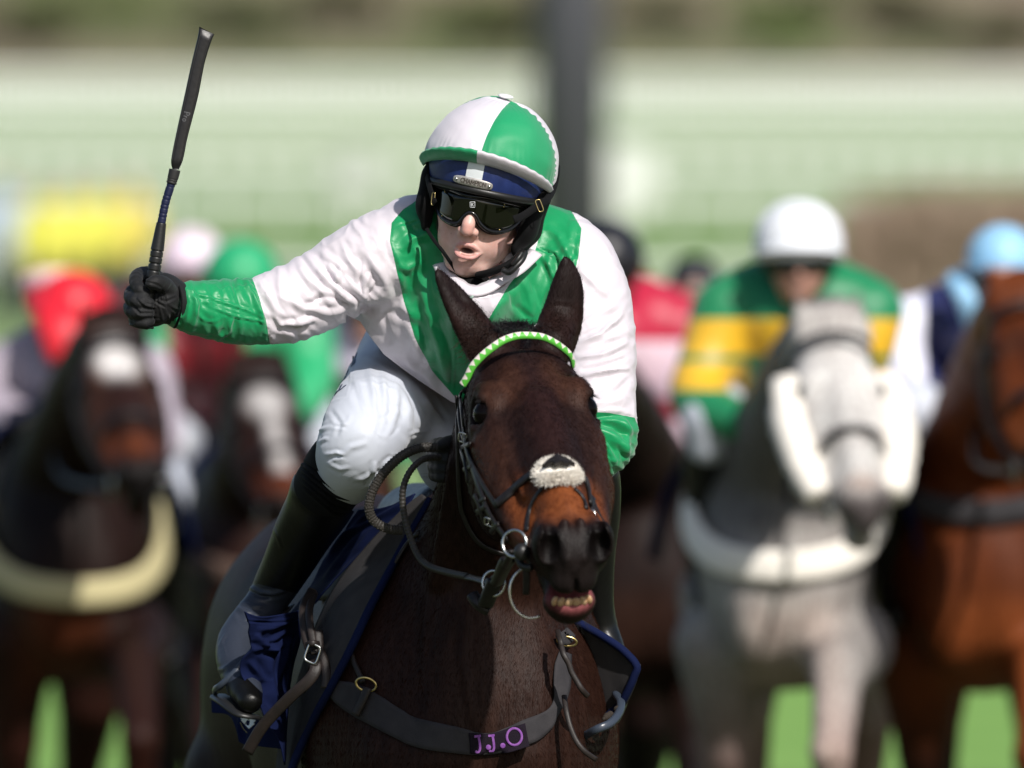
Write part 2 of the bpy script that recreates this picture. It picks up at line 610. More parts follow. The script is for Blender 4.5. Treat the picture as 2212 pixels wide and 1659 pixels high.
C_WHITE = (.64, .59, .635)
C_GREEN = (.003, .26, .088)
M = {}
M['silk'] = silk('satin_silks', C_WHITE, C_GREEN)
M['cap_silk'] = silk('cap_silk', (.66, .62, .67), (.010, .29, .115), rough=.52, bump=.2, spec=.35)
M['breeches'] = mat('breeches_cloth', (.57, .60, .67), .5, .35, var=(.52, .55, .63), varscale=9, bump=.2, bscale=500, bdist=.0006, sheen=.2)
M['skin'] = mat('skin', (.62, .36, .29), .46, .45, attr='Col', var=(.92, .84, .82), varscale=150, bump=.4, bscale=900, bdist=.0005, sss=.16, rvar=.06)
M['glove'] = mat('black_glove', (.007, .007, .0075), .65, .3, bump=.6, bscale=900, bdist=.0008, sheen=.06)
M['mesh_glove'] = mat('black_glove_mesh', (.010, .010, .011), .5, .4, bump=.9, bscale=1500, bdist=.0012)
M['boot'] = mat('boot_leather', (.005, .005, .005), .36, .35, bump=.25, bscale=60, bdist=.002, rvar=.1, varscale=12)
M['boot_foot'] = mat('boot_foot_leather', (.035, .045, .065), .33, .5, bump=.3, bscale=70, bdist=.002, rvar=.1, varscale=14)
M['black_cloth'] = mat('black_cloth', (.004, .004, .0045), .8, .15, bump=.4, bscale=400, bdist=.001, sheen=.02)
M['rubber'] = mat('black_rubber', (.012, .012, .012), .42, .45, bump=.2, bscale=300, bdist=.0006)
M['rein'] = mat('rein_rubber', (.030, .026, .022), .55, .4, bump=.3, bscale=500, bdist=.0006)
M['navy_shell'] = mat('navy_shell', (.010, .022, .10), .42, .5, var=(.016, .032, .14), varscale=60, bump=.7, bscale=900, bdist=.0008)
M['whitepaint'] = mat('white_tape', (.72, .76, .78), .35, .5, bump=.1, bscale=200)
M['steel'] = mat('steel', (.62, .62, .60), .25, .5, metal=1, bump=.05, bscale=200)
M['brass'] = mat('brass', (.60, .46, .20), .3, .5, metal=1)
M['badge'] = mat('badge_metal', (.66, .64, .62), .38, .5, metal=.55, var=(.42, .38, .34), varscale=160)
M['badge_ink'] = mat('badge_ink', (.05, .035, .03), .5)
M['lens'] = mat('goggle_lens', (.004, .005, .002), .04, .55, coat=.25)
M['goggle_rim'] = mat('goggle_rim', (.008, .008, .009), .18, .6)
M['letter'] = mat('white_print', (.75, .77, .78), .4)
M['leather'] = mat('strap_leather', (.013, .010, .009), .5, .35, var=(.022, .015, .013), varscale=60, bump=.4, bscale=300, bdist=.0008)
M['bridle'] = mat('bridle_leather', (.007, .006, .006), .42, .35, var=(.014, .011, .011), varscale=80, bump=.3, bscale=300, bdist=.0006)
M['elastic'] = mat('elastic_webbing', (.028, .026, .029), .8, .2, var=(.042, .039, .042), varscale=30, bump=.6, bscale=500, bdist=.001)
M['purple'] = mat('purple_letters', (.17, .05, .27), .8, .1, var=(.26, .11, .33), varscale=200)
M['patch'] = mat('black_patch', (.010, .006, .012), .9, .2, bump=.6, bscale=500)
M['navy'] = mat('navy_cloth', (.0035, .007, .034), .85, .12, var=(.005, .010, .048), varscale=10, bump=.5, bscale=600, bdist=.0008, sheen=.0)
M['pad'] = mat('grey_pad', (.034, .032, .034), .85, .15, var=(.046, .043, .044), varscale=40, bump=.7, bscale=900, bdist=.0006)
M['brownhair'] = mat('brown_hair', (.030, .013, .009), .5, .3)
M['fleece'] = mat('sheepskin', (.88, .84, .77), .95, .1, var=(.82, .76, .68), varscale=90, sheen=.2)
M['tooth'] = mat('teeth', (.44, .25, .12), .45, .3, var=(.52, .36, .22), varscale=90)
M['eye'] = mat('horse_eye', (.003, .002, .002), .10, .12, coat=.0)
M['gum'] = mat('gum', (.30, .09, .10), .35, .5, var=(.18, .05, .06), varscale=60)
M['browgreen'] = mat('browband_green', (.09, .52, .03), .45)
M['browwhite'] = mat('browband_white', (.82, .70, .66), .45)
M['hair'] = mat('dark_mane', (.010, .008, .009), .5, .4)
M['whip'] = mat('whip_leather', (.010, .009, .010), .4, .5, bump=.4, bscale=150, bdist=.001, rvar=.1)
M['whiptape'] = mat('whip_tape', (.022, .021, .021), .6, .4, bump=.3, bscale=400, bdist=.0005)
M['bluetape'] = mat('whip_blue_thread', (.008, .012, .045), .5, .4)
M['coat'] = mat('bay_coat', (.05, .02, .01), .50, .12, attr='Col', var=(.5, .45, .45), varscale=34, bump=.6, bscale=190, bdist=.0018,
               stretch=(2.4, 2.4, .45), sheen=.0, rvar=.08)
M['boot_two'] = silk('boot_leather_two', (.003, .003, .003), (.030, .036, .052), rough=.36, bump=.3, sheen=0, spec=.25)
M['mouth'] = mat('mouth_dark', (.02, .004, .004), .5)

# ------------------------------------------------------------------ horses
def horse_body(fd, O, ang, legs, k=.04, neck=None, sc=1.0, wide=1.0):
    """trunk, neck and legs of a galloping horse into field fd; O origin on the ground under the withers, faces -y turned by ang"""
    c, s = math.cos(ang), math.sin(ang)
    X = np.array([c, s, 0]); Y = np.array([-s, c, 0]); Z = np.array([0, 0, 1.])
    A = np.array([X, Y, Z])
    T = lambda x, y, z: np.asarray(O) + (x * X + y * Y + z * Z) * sc
    e = lambda x, y, z, a, b, c_, kk=k, mode='add': fd.ell(T(x * wide, y, z), np.array([a * wide, b, c_]) * sc, A, kk, mode)
    kb = .11
    e(0, -.22, 1.22, .235, .27, .31)          # chest
    e(0, .05, 1.26, .235, .42, .32, kb)       # ribs
    e(0, .50, 1.25, .275, .52, .305, kb)      # barrel
    e(0, .95, 1.33, .255, .42, .27, kb)       # loin
    e(.0, 1.18, 1.36, .255, .32, .27, kb)     # croup
    e(0, -.05, 1.52, .07, .30, .13, .08)      # withers
    for q in (-1, 1):
        e(q * .13, -.20, 1.22, .125, .20, .30, .06)   # shoulder
        e(q * .09, -.40, 1.13, .085, .08, .15, .06)   # breast muscle
        e(q * .14, 1.28, 1.18, .125, .26, .30, .09)   # thigh
    if neck is None:
        neck = [(0, -.12, 1.36, .25), (0, -.34, 1.50, .20), (0, -.58, 1.70, .15), (0, -.80, 1.90, .105)]
    pts = [(*T(x, y, z), r * sc) for x, y, z, r in neck]
    fd.chain(pts, 9, k * 1.2, flat=(X, 1.18))
    for (q, front, pose) in legs:
        if front:
            a = T(q * .15, -.22, 1.02)
            L = [(a, .115), (T(q * .14, *pose[0]), .062), (T(q * .13, *pose[1]), .048), (T(q * .13, *pose[2]), .034), (T(q * .13, *pose[3]), .042), (T(q * .13, *pose[4]), .040)]
        else:
            a = T(q * .14, 1.25, 1.10)
            L = [(a, .17), (T(q * .15, *pose[0]), .090), (T(q * .14, *pose[1]), .055), (T(q * .13, *pose[2]), .036), (T(q * .13, *pose[3]), .042), (T(q * .13, *pose[4]), .038)]
        for (p0, r0), (p1, r1) in zip(L[:-1], L[1:]):
            fd.cone(p0, p1, r0 * sc, r1 * sc, .02)
        p0, p1 = L[-2][0], L[-1][0]
        fd.cone(p1, p1 + unit(p1 - p0) * .05, .046 * sc, .058 * sc, .008)
    return T

GALLOP = [
    (-1, True, [(-.45, .80), (-.62, .62), (-.60, .36), (-.52, .24), (-.50, .16)]),
    (1, True, [(-.30, .76), (-.36, .54), (-.16, .38), (-.06, .36), (-.01, .30)]),
    (-1, False, [(1.05, .86), (1.36, .60), (1.12, .34), (1.02, .24), (.96, .15)]),
    (1, False, [(1.30, .84), (1.60, .60), (1.52, .30), (1.46, .18), (1.40, .10)]),
]
GALLOP3 = [
    (1, True, [(-.60, .96), (-.86, .78), (-.72, .52), (-.60, .46), (-.52, .40)]),
    (-1, True, [(-.10, .76), (.10, .52), (.26, .34), (.32, .26), (.36, .20)]),
    (-1, False, [(1.05, .86), (1.36, .60), (1.12, .34), (1.02, .24), (.96, .15)]),
    (1, False, [(1.30, .84), (1.60, .60), (1.52, .30), (1.46, .18), (1.40, .10)]),
]
GALLOP2 = [(-a, b, c) for a, b, c in GALLOP]

def head_frame(poll, D, Xh):
    D = unit(D); Xh = unit(np.asarray(Xh) - D * (np.asarray(Xh) @ D))
    N = np.cross(Xh, D)
    if N[1] > 0: N = -N
    return Frame(poll, Xh, D, N)     # call with (x, along, out)

def horse_head(fd, H, fine=True, openm=1.0, k=.02):
    E = lambda x, d, n, a, b, c, kk=k, mode='add', R=None: fd.ell(H(x, d, n), (a, b, c), H.A if R is None else np.asarray(R) @ H.A, kk, mode)
    C = lambda p, q, r0, r1, kk=k, mode='add', flat=None: fd.cone(H(*p), H(*q), r0, r1, kk, flat, mode)
    E(0, .13, -.090, .090, .12, .080)                     # skull
    E(0, .15, -.065, .094, .10, .058)                     # forehead
    E(0, .09, -.080, .094, .085, .072)                    # temples
    E(0, .07, -.12, .080, .08, .070)                      # poll into neck
    for q in (-1, 1):
        E(q * .066, .155, -.045, .034, .050, .038, .015)  # brow ridge
        E(q * .064, .205, -.150, .045, .120, .100, .03)   # jowl
        E(q * .065, .25, -.090, .034, .12, .055, .03)     # cheek
        C((q * .060, .30, -.130), (q * .030, .52, -.088), .050, .034, .03)         # cheek to mouth corner
        if fine:
            C((q * .094, .225, -.080), (q * .070, .36, -.085), .009, .006, .022)   # facial crest
            E(q * .066, .100, -.006, .018, .024, .012, .02, 'cut')                 # hollow above the eye
            E(q * .096, .178, -.046, .020, .026, .023, .008, 'cut')               # eye socket
            # lids
            C((q * .076, .150, -.030), (q * .090, .168, -.022), .0070, .0050, .012)
            C((q * .078, .204, -.050), (q * .100, .186, -.070), .0065, .006, .010)
            # veins and sinew on the face
            C((q * .072, .25, -.045), (q * .055, .40, -.055), .0035, .003, .01)
            C((q * .066, .42, -.085), (q * .092, .30, -.120), .004, .003, .01)
    E(0, .27, -.060, .062, .16, .055)                     # nasal, upper
    E(0, .38, -.062, .050, .16, .050)                     # nasal, lower
    C((0, .20, -.022), (0, .48, -.034), .026, .022, .03)  # bridge of the nose
    # muzzle
    E(0, .520, -.070, .043, .062, .050)
    E(0, .550, -.090, .043, .038, .042, .014)             # upper lip
    E(0, .573, -.102, .036, .022, .022, .010)
    for q in (-1, 1):
        E(q * .034, .508, -.058, .022, .042, .034, .012)  # nostril wing
        E(q * .0425, .546, -.046, .0235, .030, .040, .009)
        if fine:
            R = rotm((0, 1, 0), q * 10)
            E(q * .040, .588, -.034, .0200, .044, .035, .004, 'cut', R)
            E(q * .037, .552, -.010, .0120, .036, .018, .005, 'cut', R)
            C((q * .013, .530, -.016), (q * .014, .575, -.056), .007, .006, .009)
    if fine: E(0, .600, -.105, .005, .018, .035, .008, 'cut')
    # lower jaw
    o = .030 * openm
    C((0, .26, -.19), (0, .46, -.150 - o), .045, .030, .03)
    C((0, .46, -.150 - o), (0, .545, -.143 - o * 1.5), .034, .036, .02)
    E(0, .550, -.139 - o * 1.5, .042, .030, .026, .012)   # chin and lower lip
    if fine and openm:
        E(0, .588, -.122 - o * .7, .040, .075, .0105 + .010 * openm, .006, 'cut')  # the open mouth

def leaf_ear(fd, base, mid, tip, n, r=.030, thick=.5, hollow=None, k=.012):
    """a pricked ear: flattened leaf from base to tip, n = thin direction"""
    q = spline([(*base, r * .80), (*(0.6 * np.asarray(base) + .4 * np.asarray(mid)), r * 1.02), (*mid, r), (*(0.5 * np.asarray(mid) + .5 * np.asarray(tip)), r * .72), (*tip, r * .10)], 10)
    for a, b in zip(q[:-1], q[1:]):
        fd.cone(a[:3], b[:3], a[3], b[3], .008, (unit(n), 1 / thick))
    if hollow is not None:
        h = np.asarray(hollow)
        for a, b in zip(q[1:-2], q[2:-1]):
            fd.cone(a[:3] + h, b[:3] + h, a[3] * .62, b[3] * .60, .006, (unit(n), 1 / thick), 'cut')

# ------------------------------------------------------------------ the winning horse
poll = P(1122, 702, -.38)
H = head_frame(poll, (.160, -.80, -.575), (.97, .20, .075))
def main_horse_field():
    nose = H(0, .6, 0)
    xs = axis(-.85, .45, .016, (P(925, 0, -.5)[0], P(1335, 0, -.8)[0]), .0038)
    ys = axis(-1.05, 2.25, .018, (-.96, -.24), .0042)
    zs = axis(.0, 2.15, .017, (P(0, 1375, -.75)[2], P(0, 540, -.3)[2]), .0038)
    fd = Field(xs, ys, zs)
    ang = math.radians(8.0)
    O = np.array([-.115, .42, .055])
    T = horse_body(fd, O, ang, GALLOP, neck=[(0, -.10, 1.36, .20), (0, -.14, 1.38, .2)])
    nk = []
    for u, v, y, r in [(1126, 840, -.27, .082), (1112, 930, -.13, .092), (1088, 1080, .01, .108), (1060, 1230, .12, .132), (1018, 1380, .18, .178), (1010, 1530, .24, .20)]:
        nk.append((*P(u, v, y), r * 1.15))
    fd.chain(nk, 12, .03, flat=(np.array([1., .1, 0]), 1.15))
    # pectorals, sternum furrow and shoulder mass
    for u, v, y, a, b, c in [(900, 1560, .12, .105, .12, .19), (1130, 1560, .06, .100, .12, .19), (1015, 1480, .04, .07, .10, .18)]:
        fd.ell(P(u, v, y), (a, b, c), None, .05)
    for (u0, v0, u1, v1, y, r) in [(985, 1180, 960, 1640, -.02, .022), (1125, 1330, 1130, 1640, .0, .03), (905, 1330, 850, 1640, .04, .035)]:
        fd.cone(P(u0, v0, y + .05), P(u1, v1, y - .03), r, r * 1.3, .04)
    fd.cone(P(1060, 1420, -.095), P(1055, 1640, -.13), .008, .010, .02, mode='cut')
    # gullet and jugular groove
    fd.cone(P(985, 1010, -.10), P(950, 1240, -.02), .012, .018, .03)
    horse_head(fd, H, True, openm=.42)
    # ears
    for (pts, nn, tk) in (([(1032, 735, -.375, 34), (1010, 690, -.375, 36), (988, 655, -.375, 33), (966, 620, -.38, 22), (950, 594, -.385, 11), (945, 577, -.39, 2)], (.55, -.7, .45), .42),
                          ([(1204, 735, -.32, 34), (1214, 690, -.31, 34), (1222, 650, -.31, 35), (1226, 612, -.315, 28), (1225, 582, -.32, 16), (1221, 553, -.325, 1)], (.35, -.93, .1), .5)):
        q = spline([(*P(u, v, y), r / 1290) for u, v, y, r in pts], 12)
        for a_, b_ in zip(q[:-1], q[1:]):
            fd.cone(a_[:3], b_[:3], max(a_[3], .0015), max(b_[3], .0015), .006, (unit(nn), 1 / tk))
        # the opening of the ear, a groove down its inner edge
        h = np.array([.017, -.009, .003]) if pts[0][0] < 1100 else np.array([-.022, -.006, 0])
        for a_, b_ in (zip(q[2:-4], q[3:-3]) if pts[0][0] < 1100 else ()):
            fd.cone(a_[:3] + h * (a_[3] / .026), b_[:3] + h * (b_[3] / .026), a_[3] * .34, b_[3] * .34, .008, None, 'cut')
    fd.cone(P(1052, 750, -.38), P(1018, 700, -.375), .036, .024, .025)
    fd.cone(P(1190, 745, -.34), P(1212, 700, -.31), .038, .026, .025)
    V, F = fd.mesh(2)
    return V, F, T, O, ang

HV, HF, HT, HO, HANG = main_horse_field()
print('horse verts', len(HV))

def smooth01(x): 
    x = np.clip(x, 0, 1); return x * x * (3 - 2 * x)

def vnoise(V, scale, seed=0, octaves=4):
    """cheap lattice-free noise: sum of turned sines"""
    r = np.random.default_rng(seed)
    o = np.zeros(len(V)); a = 1.0; t = 0
    for k in range(octaves):
        for _ in range(4):
            w = r.normal(size=3); w /= np.linalg.norm(w); w *= scale * (2 ** k) * r.uniform(.7, 1.3)
            o += a * np.sin(V @ w + r.uniform(0, 6.28)); t += a
        a *= .55
    return o / t * 2.0

def coat_colors(V, Hf, base=(.021, .0100, .0084), tan=(.23, .066, .020), black=(.014, .010, .0095), body_black=None):
    L = Hf.local(V)     # x, along, out
    n = len(V)
    C = np.tile(np.array(base), (n, 1))
    nz = vnoise(V, 14, 3)
    def mixc(c, w):
        nonlocal C
        w = np.clip(w, 0, 1)[:, None]; C = C * (1 - w) + np.array(c) * w
    on = (L[:, 1] > -.05) & (L[:, 1] < .70) & (np.abs(L[:, 0]) < .14) & (L[:, 2] > -.36) & (L[:, 2] < .06)
    ons = on.astype(float)
    # paler brown on cheek and round the eye, tan nose, black muzzle
    def blob(c, r):
        d = np.sqrt((((np.abs(L[:, 0]) - c[0]) / r[0]) ** 2) + ((L[:, 1] - c[1]) / r[1]) ** 2 + ((L[:, 2] - c[2]) / r[2]) ** 2)
        return smooth01(1.5 - d - .3 * nz) * ons
    lighter = (.066, .027, .016)
    mixc(lighter, .75 * blob((.085, .27, -.10), (.05, .10, .06)))
    mixc(lighter, .7 * blob((.068, .17, -.02), (.022, .03, .02)))
    mixc(lighter, .6 * blob((.035, .15, -.01), (.02, .05, .03)))
    mixc((.026, .0095, .009), .6 * blob((0, .25, 0), (.03, .12, .03)))
    mixc(tan, .95 * blob((.0, .470, -.03), (.055, .052, .05)))
    mixc(tan, .8 * blob((.05, .43, -.08), (.03, .07, .05)))
    mixc((.11, .035, .015), .5 * blob((.05, .37, -.15), (.03, .10, .06)))
    mixc(black, smooth01((L[:, 1] - .528 + .014 * nz - .6 * np.clip(-L[:, 2] - .06, 0, .1)) / .03) * ons)
    mixc(black, smooth01(1.45 - np.sqrt(((np.abs(L[:, 0]) - .094) / .018) ** 2 + ((L[:, 1] - .176) / .038) ** 2 + ((L[:, 2] + .046) / .033) ** 2)) * ons)
    return C, L, ons, nz

HC_, HL, Hon, Hnz = coat_colors(HV, H)
# redder chest, darker legs and ears
z = HV[:, 2]
w = smooth01((1.75 - z) / .25) * smooth01((.6 - HV[:, 1]) / .4) * (1 - Hon)
HC_ = HC_ * (1 - .65 * w[:, None]) + np.array((.031, .0125, .0075)) * (.65 * w)[:, None]
w = smooth01((.85 - z) / .3)
HC_ = HC_ * (1 - w[:, None]) + np.array((.010, .008, .008)) * w[:, None]
hu, hv = UV(HV)
w = smooth01((690 - hv) / 60) * ((HV[:, 1] < -.2) & (HV[:, 1] > -.6))
HC_ = HC_ * (1 - .7 * w[:, None]) + np.array((.016, .011, .011)) * (.7 * w)[:, None]
# pink inside of the lips
E_ = HL
w = smooth01(1.6 - np.sqrt((E_[:, 0] / .044) ** 2 + ((E_[:, 1] - .572) / .045) ** 2 + ((E_[:, 2] + .137) / .018) ** 2)) * Hon
HC_ = HC_ * (1 - w[:, None]) + np.array((.27, .08, .085)) * w[:, None]
for q in (-1, 1):
    w = smooth01(1.7 - np.sqrt(((HL[:, 0] - q * .038) / .017) ** 2 + ((HL[:, 1] - .57) / .034) ** 2 + ((HL[:, 2] + .030) / .032) ** 2)) * Hon  # nostril holes: shade of the hollow painted into the coat colour
    HC_ = HC_ * (1 - w[:, None]) + np.array((.003, .002, .002)) * w[:, None]
# fine relief: veins on chest and shoulder, muscle play
HN = normals(HV, HF)
HV = HV + HN * (vnoise(HV, 18, 11, 3) * .0022 * (1 - Hon))[:, None]
veins = [([(1120, 1480), (1150, 1510), (1135, 1560), (1160, 1590)], 3.5, .0035), ([(1060, 1495), (1105, 1530), (1150, 1545)], 3, .003),
         ([(870, 1440), (880, 1500), (860, 1560)], 4, .003), ([(1190, 1430), (1165, 1500), (1180, 1560)], 3, .003),
         ([(1100, 1380), (1120, 1440), (1100, 1500), (1125, 1530)], 3, .0028), ([(930, 1250), (915, 1380), (925, 1500)], 9, .005),
         ([(1010, 1300), (1000, 1420), (1020, 1560)], 10, .004), ([(985, 900), (968, 1040), (940, 1200)], 6, .003)]
HV = folds(HV, HN, veins)
coat_pts = (HV.copy(), HF, HC_)
main_horse = thing('horse', (*HO[:2], 0), 'dark bay racehorse in front with a white fluffy noseband and bared lower teeth', 'horse')
mesh_obj('body', HV, HF, M['coat'], main_horse, attrs={'Col': HC_})
HB = bvh(HV, HF)
# short coat lying down the face, neck and chest
def coat_hair(n, seed=33):
    r_ = np.random.default_rng(seed)
    cen = HV[HF].mean(1); fn_ = normals(HV, HF)[HF].mean(1)
    cu, cv = UV(cen)
    Lc_ = H.local(cen); nose_ = (Lc_[:, 1] > .50) & (Lc_[:, 1] < .70) & (np.abs(Lc_[:, 0]) < .12) & (Lc_[:, 2] > -.25)
    okf = ~nose_ & (fn_[:, 1] < .25) & (cen[:, 1] < .40) & (cv < 1700) & (cu > 620)
    idx = np.where(okf)[0]
    a_ = HV[HF[idx]]; ar = np.linalg.norm(np.cross(a_[:, 2] - a_[:, 0], a_[:, 3] - a_[:, 1]), axis=1)
    pick = r_.choice(idx, n, p=ar / ar.sum()); wt = r_.dirichlet(np.ones(4), n)
    rt = (HV[HF[pick]] * wt[:, :, None]).sum(1); nn = normals(HV, HF); nr_ = (nn[HF[pick]] * wt[:, :, None]).sum(1)
    cl = (HC_[HF[pick]] * wt[:, :, None]).sum(1) * (1 + .5 * r_.normal(0, .35, (n, 1)).clip(-1.2, 1.2))
    Lh = H.local(rt); head = (Lh[:, 1] > -.02) & (Lh[:, 1] < .65) & (np.abs(Lh[:, 0]) < .14) & (Lh[:, 2] > -.3)
    flow = np.where(head[:, None], H.A[1] * 1.0 + H.A[0] * np.sign(Lh[:, :1]) * .25, np.array([-.12, .0, -1.0]))
    up = (rt[:, 2] > P(0, 700, -.38)[2]); flow[up] = np.array([0, -.1, 1.0])
    swirl = vnoise(rt, 22, 91, 2)[:, None]
    flow = flow + np.cross(nr_, flow) * swirl * .5
    flow = flow - nr_ * (flow * nr_).sum(1, keepdims=True); flow /= np.linalg.norm(flow, axis=1, keepdims=True) + 1e-9
    V, F = strands(rt - nr_ * .0004, flow + nr_ * .22, .0085, .00022, .12, 2, r_, .12)
    C = np.repeat(np.clip(cl, 0, 1), 9, axis=0)
    o = mesh_obj('coat_hair', V, F, M['hair_coat'], main_horse, attrs={'Col': C}); o['kind'] = 'stuff'
M['hair_coat'] = mat('coat_hair', (.05, .02, .01), .9, .0, attr='Col')
coat_hair(90000)
# eyes
for q in (-1, 1):
    V, F = ball(H(q * .0790, .178, -.0480), .0230, H.A, 24, 16)
    mesh_obj('eye', V, F, M['eye'], main_horse)
# lower teeth
b = Batch()
tf = Frame(H(0, .560, -.150), H.A[0], H.A[1], H.A[2])
teeth = []
for i in range(6):
    a = (i - 2.5) * .30
    c = H(.034 * math.sin(a) * 1.15, .550 + .024 * math.cos(a), -.1425)
    A = rotm((0, 0, 1), -math.degrees(a)) @ H.A
    V, F = ball(c, (.0079, .0050, .0088), A, 12, 8)
    mesh_obj('tooth', V, F, M['tooth'], main_horse)

# ------------------------------------------------------------------ the winning jockey
def Z1(x, y): return (837 + x * .2767, 189 + y * .2767)      # reading helper: enlargements of the head
def Z2(x, y): return (918 + x * .24415, 216 + y * .24415)
person = thing('person', P(1030, 1000, .3), 'jockey in green and white satin silks and dark goggles, whip arm raised', 'person')
F0 = unit((-.19, -.965, -.15)); U0 = np.array((.215, 0, .977)); U0 = unit(U0 - F0 * (U0 @ F0)); X0 = np.cross(U0, F0)
if X0[0] < 0: X0 = -X0
J = Frame(P(1045, 430, .06), X0, F0, U0)      # (x right, f forward, z up), metres

def jockey_body():
    xs = axis(-.70, .34, .012, (P(935, 0, 0)[0], P(1125, 0, 0)[0]), .0016)
    ys = axis(-.35, .95, .014, (-.085, .03), .0018)
    zs = axis(1.20, 2.36, .013, (P(0, 612, 0)[2], P(0, 425, 0)[2]), .0016)
    fd = Field(xs, ys, zs)
    E = lambda x, f, z, a, b, c, k=.01, mode='add', R=None: fd.ell(J(x, f, z), (a, b, c), J.A if R is None else R @ J.A, k, mode)
    C = lambda p, q, r0, r1, k=.01, mode='add', fl=None: fd.cone(J(*p), J(*q), r0, r1, k, fl, mode)
    E(0, -.010, .035, .074, .094, .088, .02)
    E(0, .020, -.030, .060, .068, .075, .02)          # face mass
    E(0, .018, -.070, .047, .052, .040, .02)          # jaw
    C((0, .066, -.100), (0, .060, -.112), .017, .014, .018)  # chin
    for q in (-1, 1):
        C((q * .052, -.005, -.062), (q * .022, .055, -.104), .016, .014, .02)  # jaw line
        E(q * .043, .050, -.028, .020, .022, .016, .018)                     # cheekbone
        E(q * .036, .052, -.062, .018, .018, .024, .02)                      # cheek
        E(q * .032, .076, -.002, .016, .010, .010, .01, 'cut')               # eye hollow
        fd.ell(J(q * .031, .066, -.002), (.012, .012, .012), J.A, .004)       # eyeball under lid
        C((q * .016, .088, .012), (q * .046, .072, .014), .006, .006, .012)   # brow
    # nose
    C((0, .084, .004), (.000, .104, -.030), .0085, .0100, .010)
    C((0, .102, -.030), (.000, .1055, -.0400), .0085, .0095, .007)
    for q in (-1, 1):
        fd.ell(J(q * .0115, .0935, -.0420), (.0070, .0105, .0078), J.A, .005)
        C((q * .0105, .093, -.0445), (q * .0145, .086, -.048), .005, .004, .004)
        fd.ell(J(q * .0065, .0985, -.0515), (.0036, .0060, .0050), J.A, .002, 'cut')
        # nasolabial fold
        C((q * .0195, .0925, -.046), (q * .0290, .084, -.066), .0008, .0012, .006, 'cut')
    # muzzle and lips
    E(.001, .064, -.070, .028, .026, .026, .016)
    C((0, .0965, -.0535), (0, .0985, -.0625), .0022, .0026, .004, 'cut')
    mo = Frame(J(.002, .0905, -.0750), J.A[0] * .985 + J.A[2] * .02, J.A[1], J.A[2])
    LIP = []
    up = [(-.0225, -.0110, -.0010), (-.0140, -.0020, .0062), (-.0050, .0026, .0098), (0, .0018, .0086), (.0050, .0026, .0098), (.0140, -.0025, .0060), (.0235, -.0125, -.0010)]
    lo = [(-.0220, -.0110, -.0022), (-.0140, .0000, -.0090), (-.0060, .0035, -.0122), (.0060, .0035, -.0122), (.0150, -.0010, -.0092), (.0235, -.0125, -.0022)]
    for P_, r in ((up, .0026), (lo, .0038)):
        q = spline(P_, 12)
        for i, (a, b) in enumerate(zip(q[:-1], q[1:])):
            tt = math.sin(math.pi * (i + .5) / 11) ** .6
            rr = r * (.35 + .65 * tt)
            fd.cone(mo(*a), mo(*b), rr, rr, .0032)
            LIP.append((mo(*a), mo(*b), rr))
    fd.ell(mo(.001, .004, -.0015), (.0135, .018, .0050), J.A, .0025, 'cut')
    E(-.001, .092, -.0955, .016, .006, .0045, .008, 'cut')        # dip under the lower lip
    # ears, neck
    for q in (-1, 1): E(q * .076, -.005, -.010, .008, .018, .030, .008)
    C((0, -.02, -.05), (.01, -.085, -.15), .055, .058, .02)
    # trunk and limbs beneath the clothes
    c = lambda a, b, ra, rb, k=.03: fd.cone(P(*a), P(*b), ra, rb, k)
    c((1060, 640, .24), (1050, 700, .36), .10, .13)
    c((1050, 700, .34), (1030, 800, .62), .14, .13)
    c((860, 560, .20), (1240, 600, .20), .06, .06)
    c((850, 545, .14), (600, 660, .10), .050, .040); c((600, 660, .10), (370, 655, -.01), .038, .026)
    c((1250, 590, .16), (1315, 950, .04), .052, .042); c((1315, 950, .04), (1010, 985, -.02), .038, .026)
    rows = [[(1000, 740, .70, 90), (935, 780, .56, 84), (868, 852, .34, 70), (805, 925, .17, 58), (785, 960, .12, 46), (742, 1035, .19, 42), (690, 1092, .24, 40), (655, 1150, .29, 40), (625, 1210, .34, 34), (597, 1262, .38, 30), (548, 1340, .36, 24), (520, 1400, .31, 24), (524, 1465, .22, 20)],
            [(1080, 760, .70, 90), (1150, 810, .54, 80), (1225, 900, .34, 66), (1262, 960, .22, 50), (1284, 1110, .27, 34), (1284, 1190, .32, 28), (1290, 1290, .36, 22), (1304, 1370, .38, 20), (1318, 1440, .35, 20), (1316, 1500, .28, 20)]]
    for rr_ in rows:
        q = spline([(*P(u, v, y), r / 1300) for u, v, y, r in rr_], 26)
        for i in range(25): fd.cone(q[i, :3], q[i + 1, :3], q[i, 3], q[i + 1, 3], .015)
    # a fist inside each glove
    c((352, 655, -.01), (325, 650, -.015), .022, .020); c((985, 985, -.02), (965, 985, -.03), .022, .020)
    V, F = fd.mesh(1)
    return V, F, LIP, mo
JV, JF, JLIP, MO = jockey_body()
print('jockey verts', len(JV))
def seg_d(V, a, b):
    ba = b - a; t = np.clip(((V - a) @ ba) / (ba @ ba), 0, 1); return np.linalg.norm(V - a - t[:, None] * ba, axis=1)
C_ = np.tile(np.array((.74, .49, .43)), (len(JV), 1))
L = J.local(JV)
def mixv(C_, c, w):
    w = np.clip(w, 0, 1)[:, None]; return C_ * (1 - w) + np.array(c) * w
nz = vnoise(JV, 90, 5)
for c, r, col, a in (((-.040, .05, -.045), .030, (.66, .30, .25), .5), ((.042, .05, -.050), .030, (.66, .30, .25), .5), ((0, .11, -.040), .016, (.68, .30, .25), .6),
                     ((-.002, .09, -.095), .022, (.62, .30, .26), .45)):
    C_ = mixv(C_, col, a * np.exp(-(np.linalg.norm(L - np.array(c), axis=1) / r) ** 2))
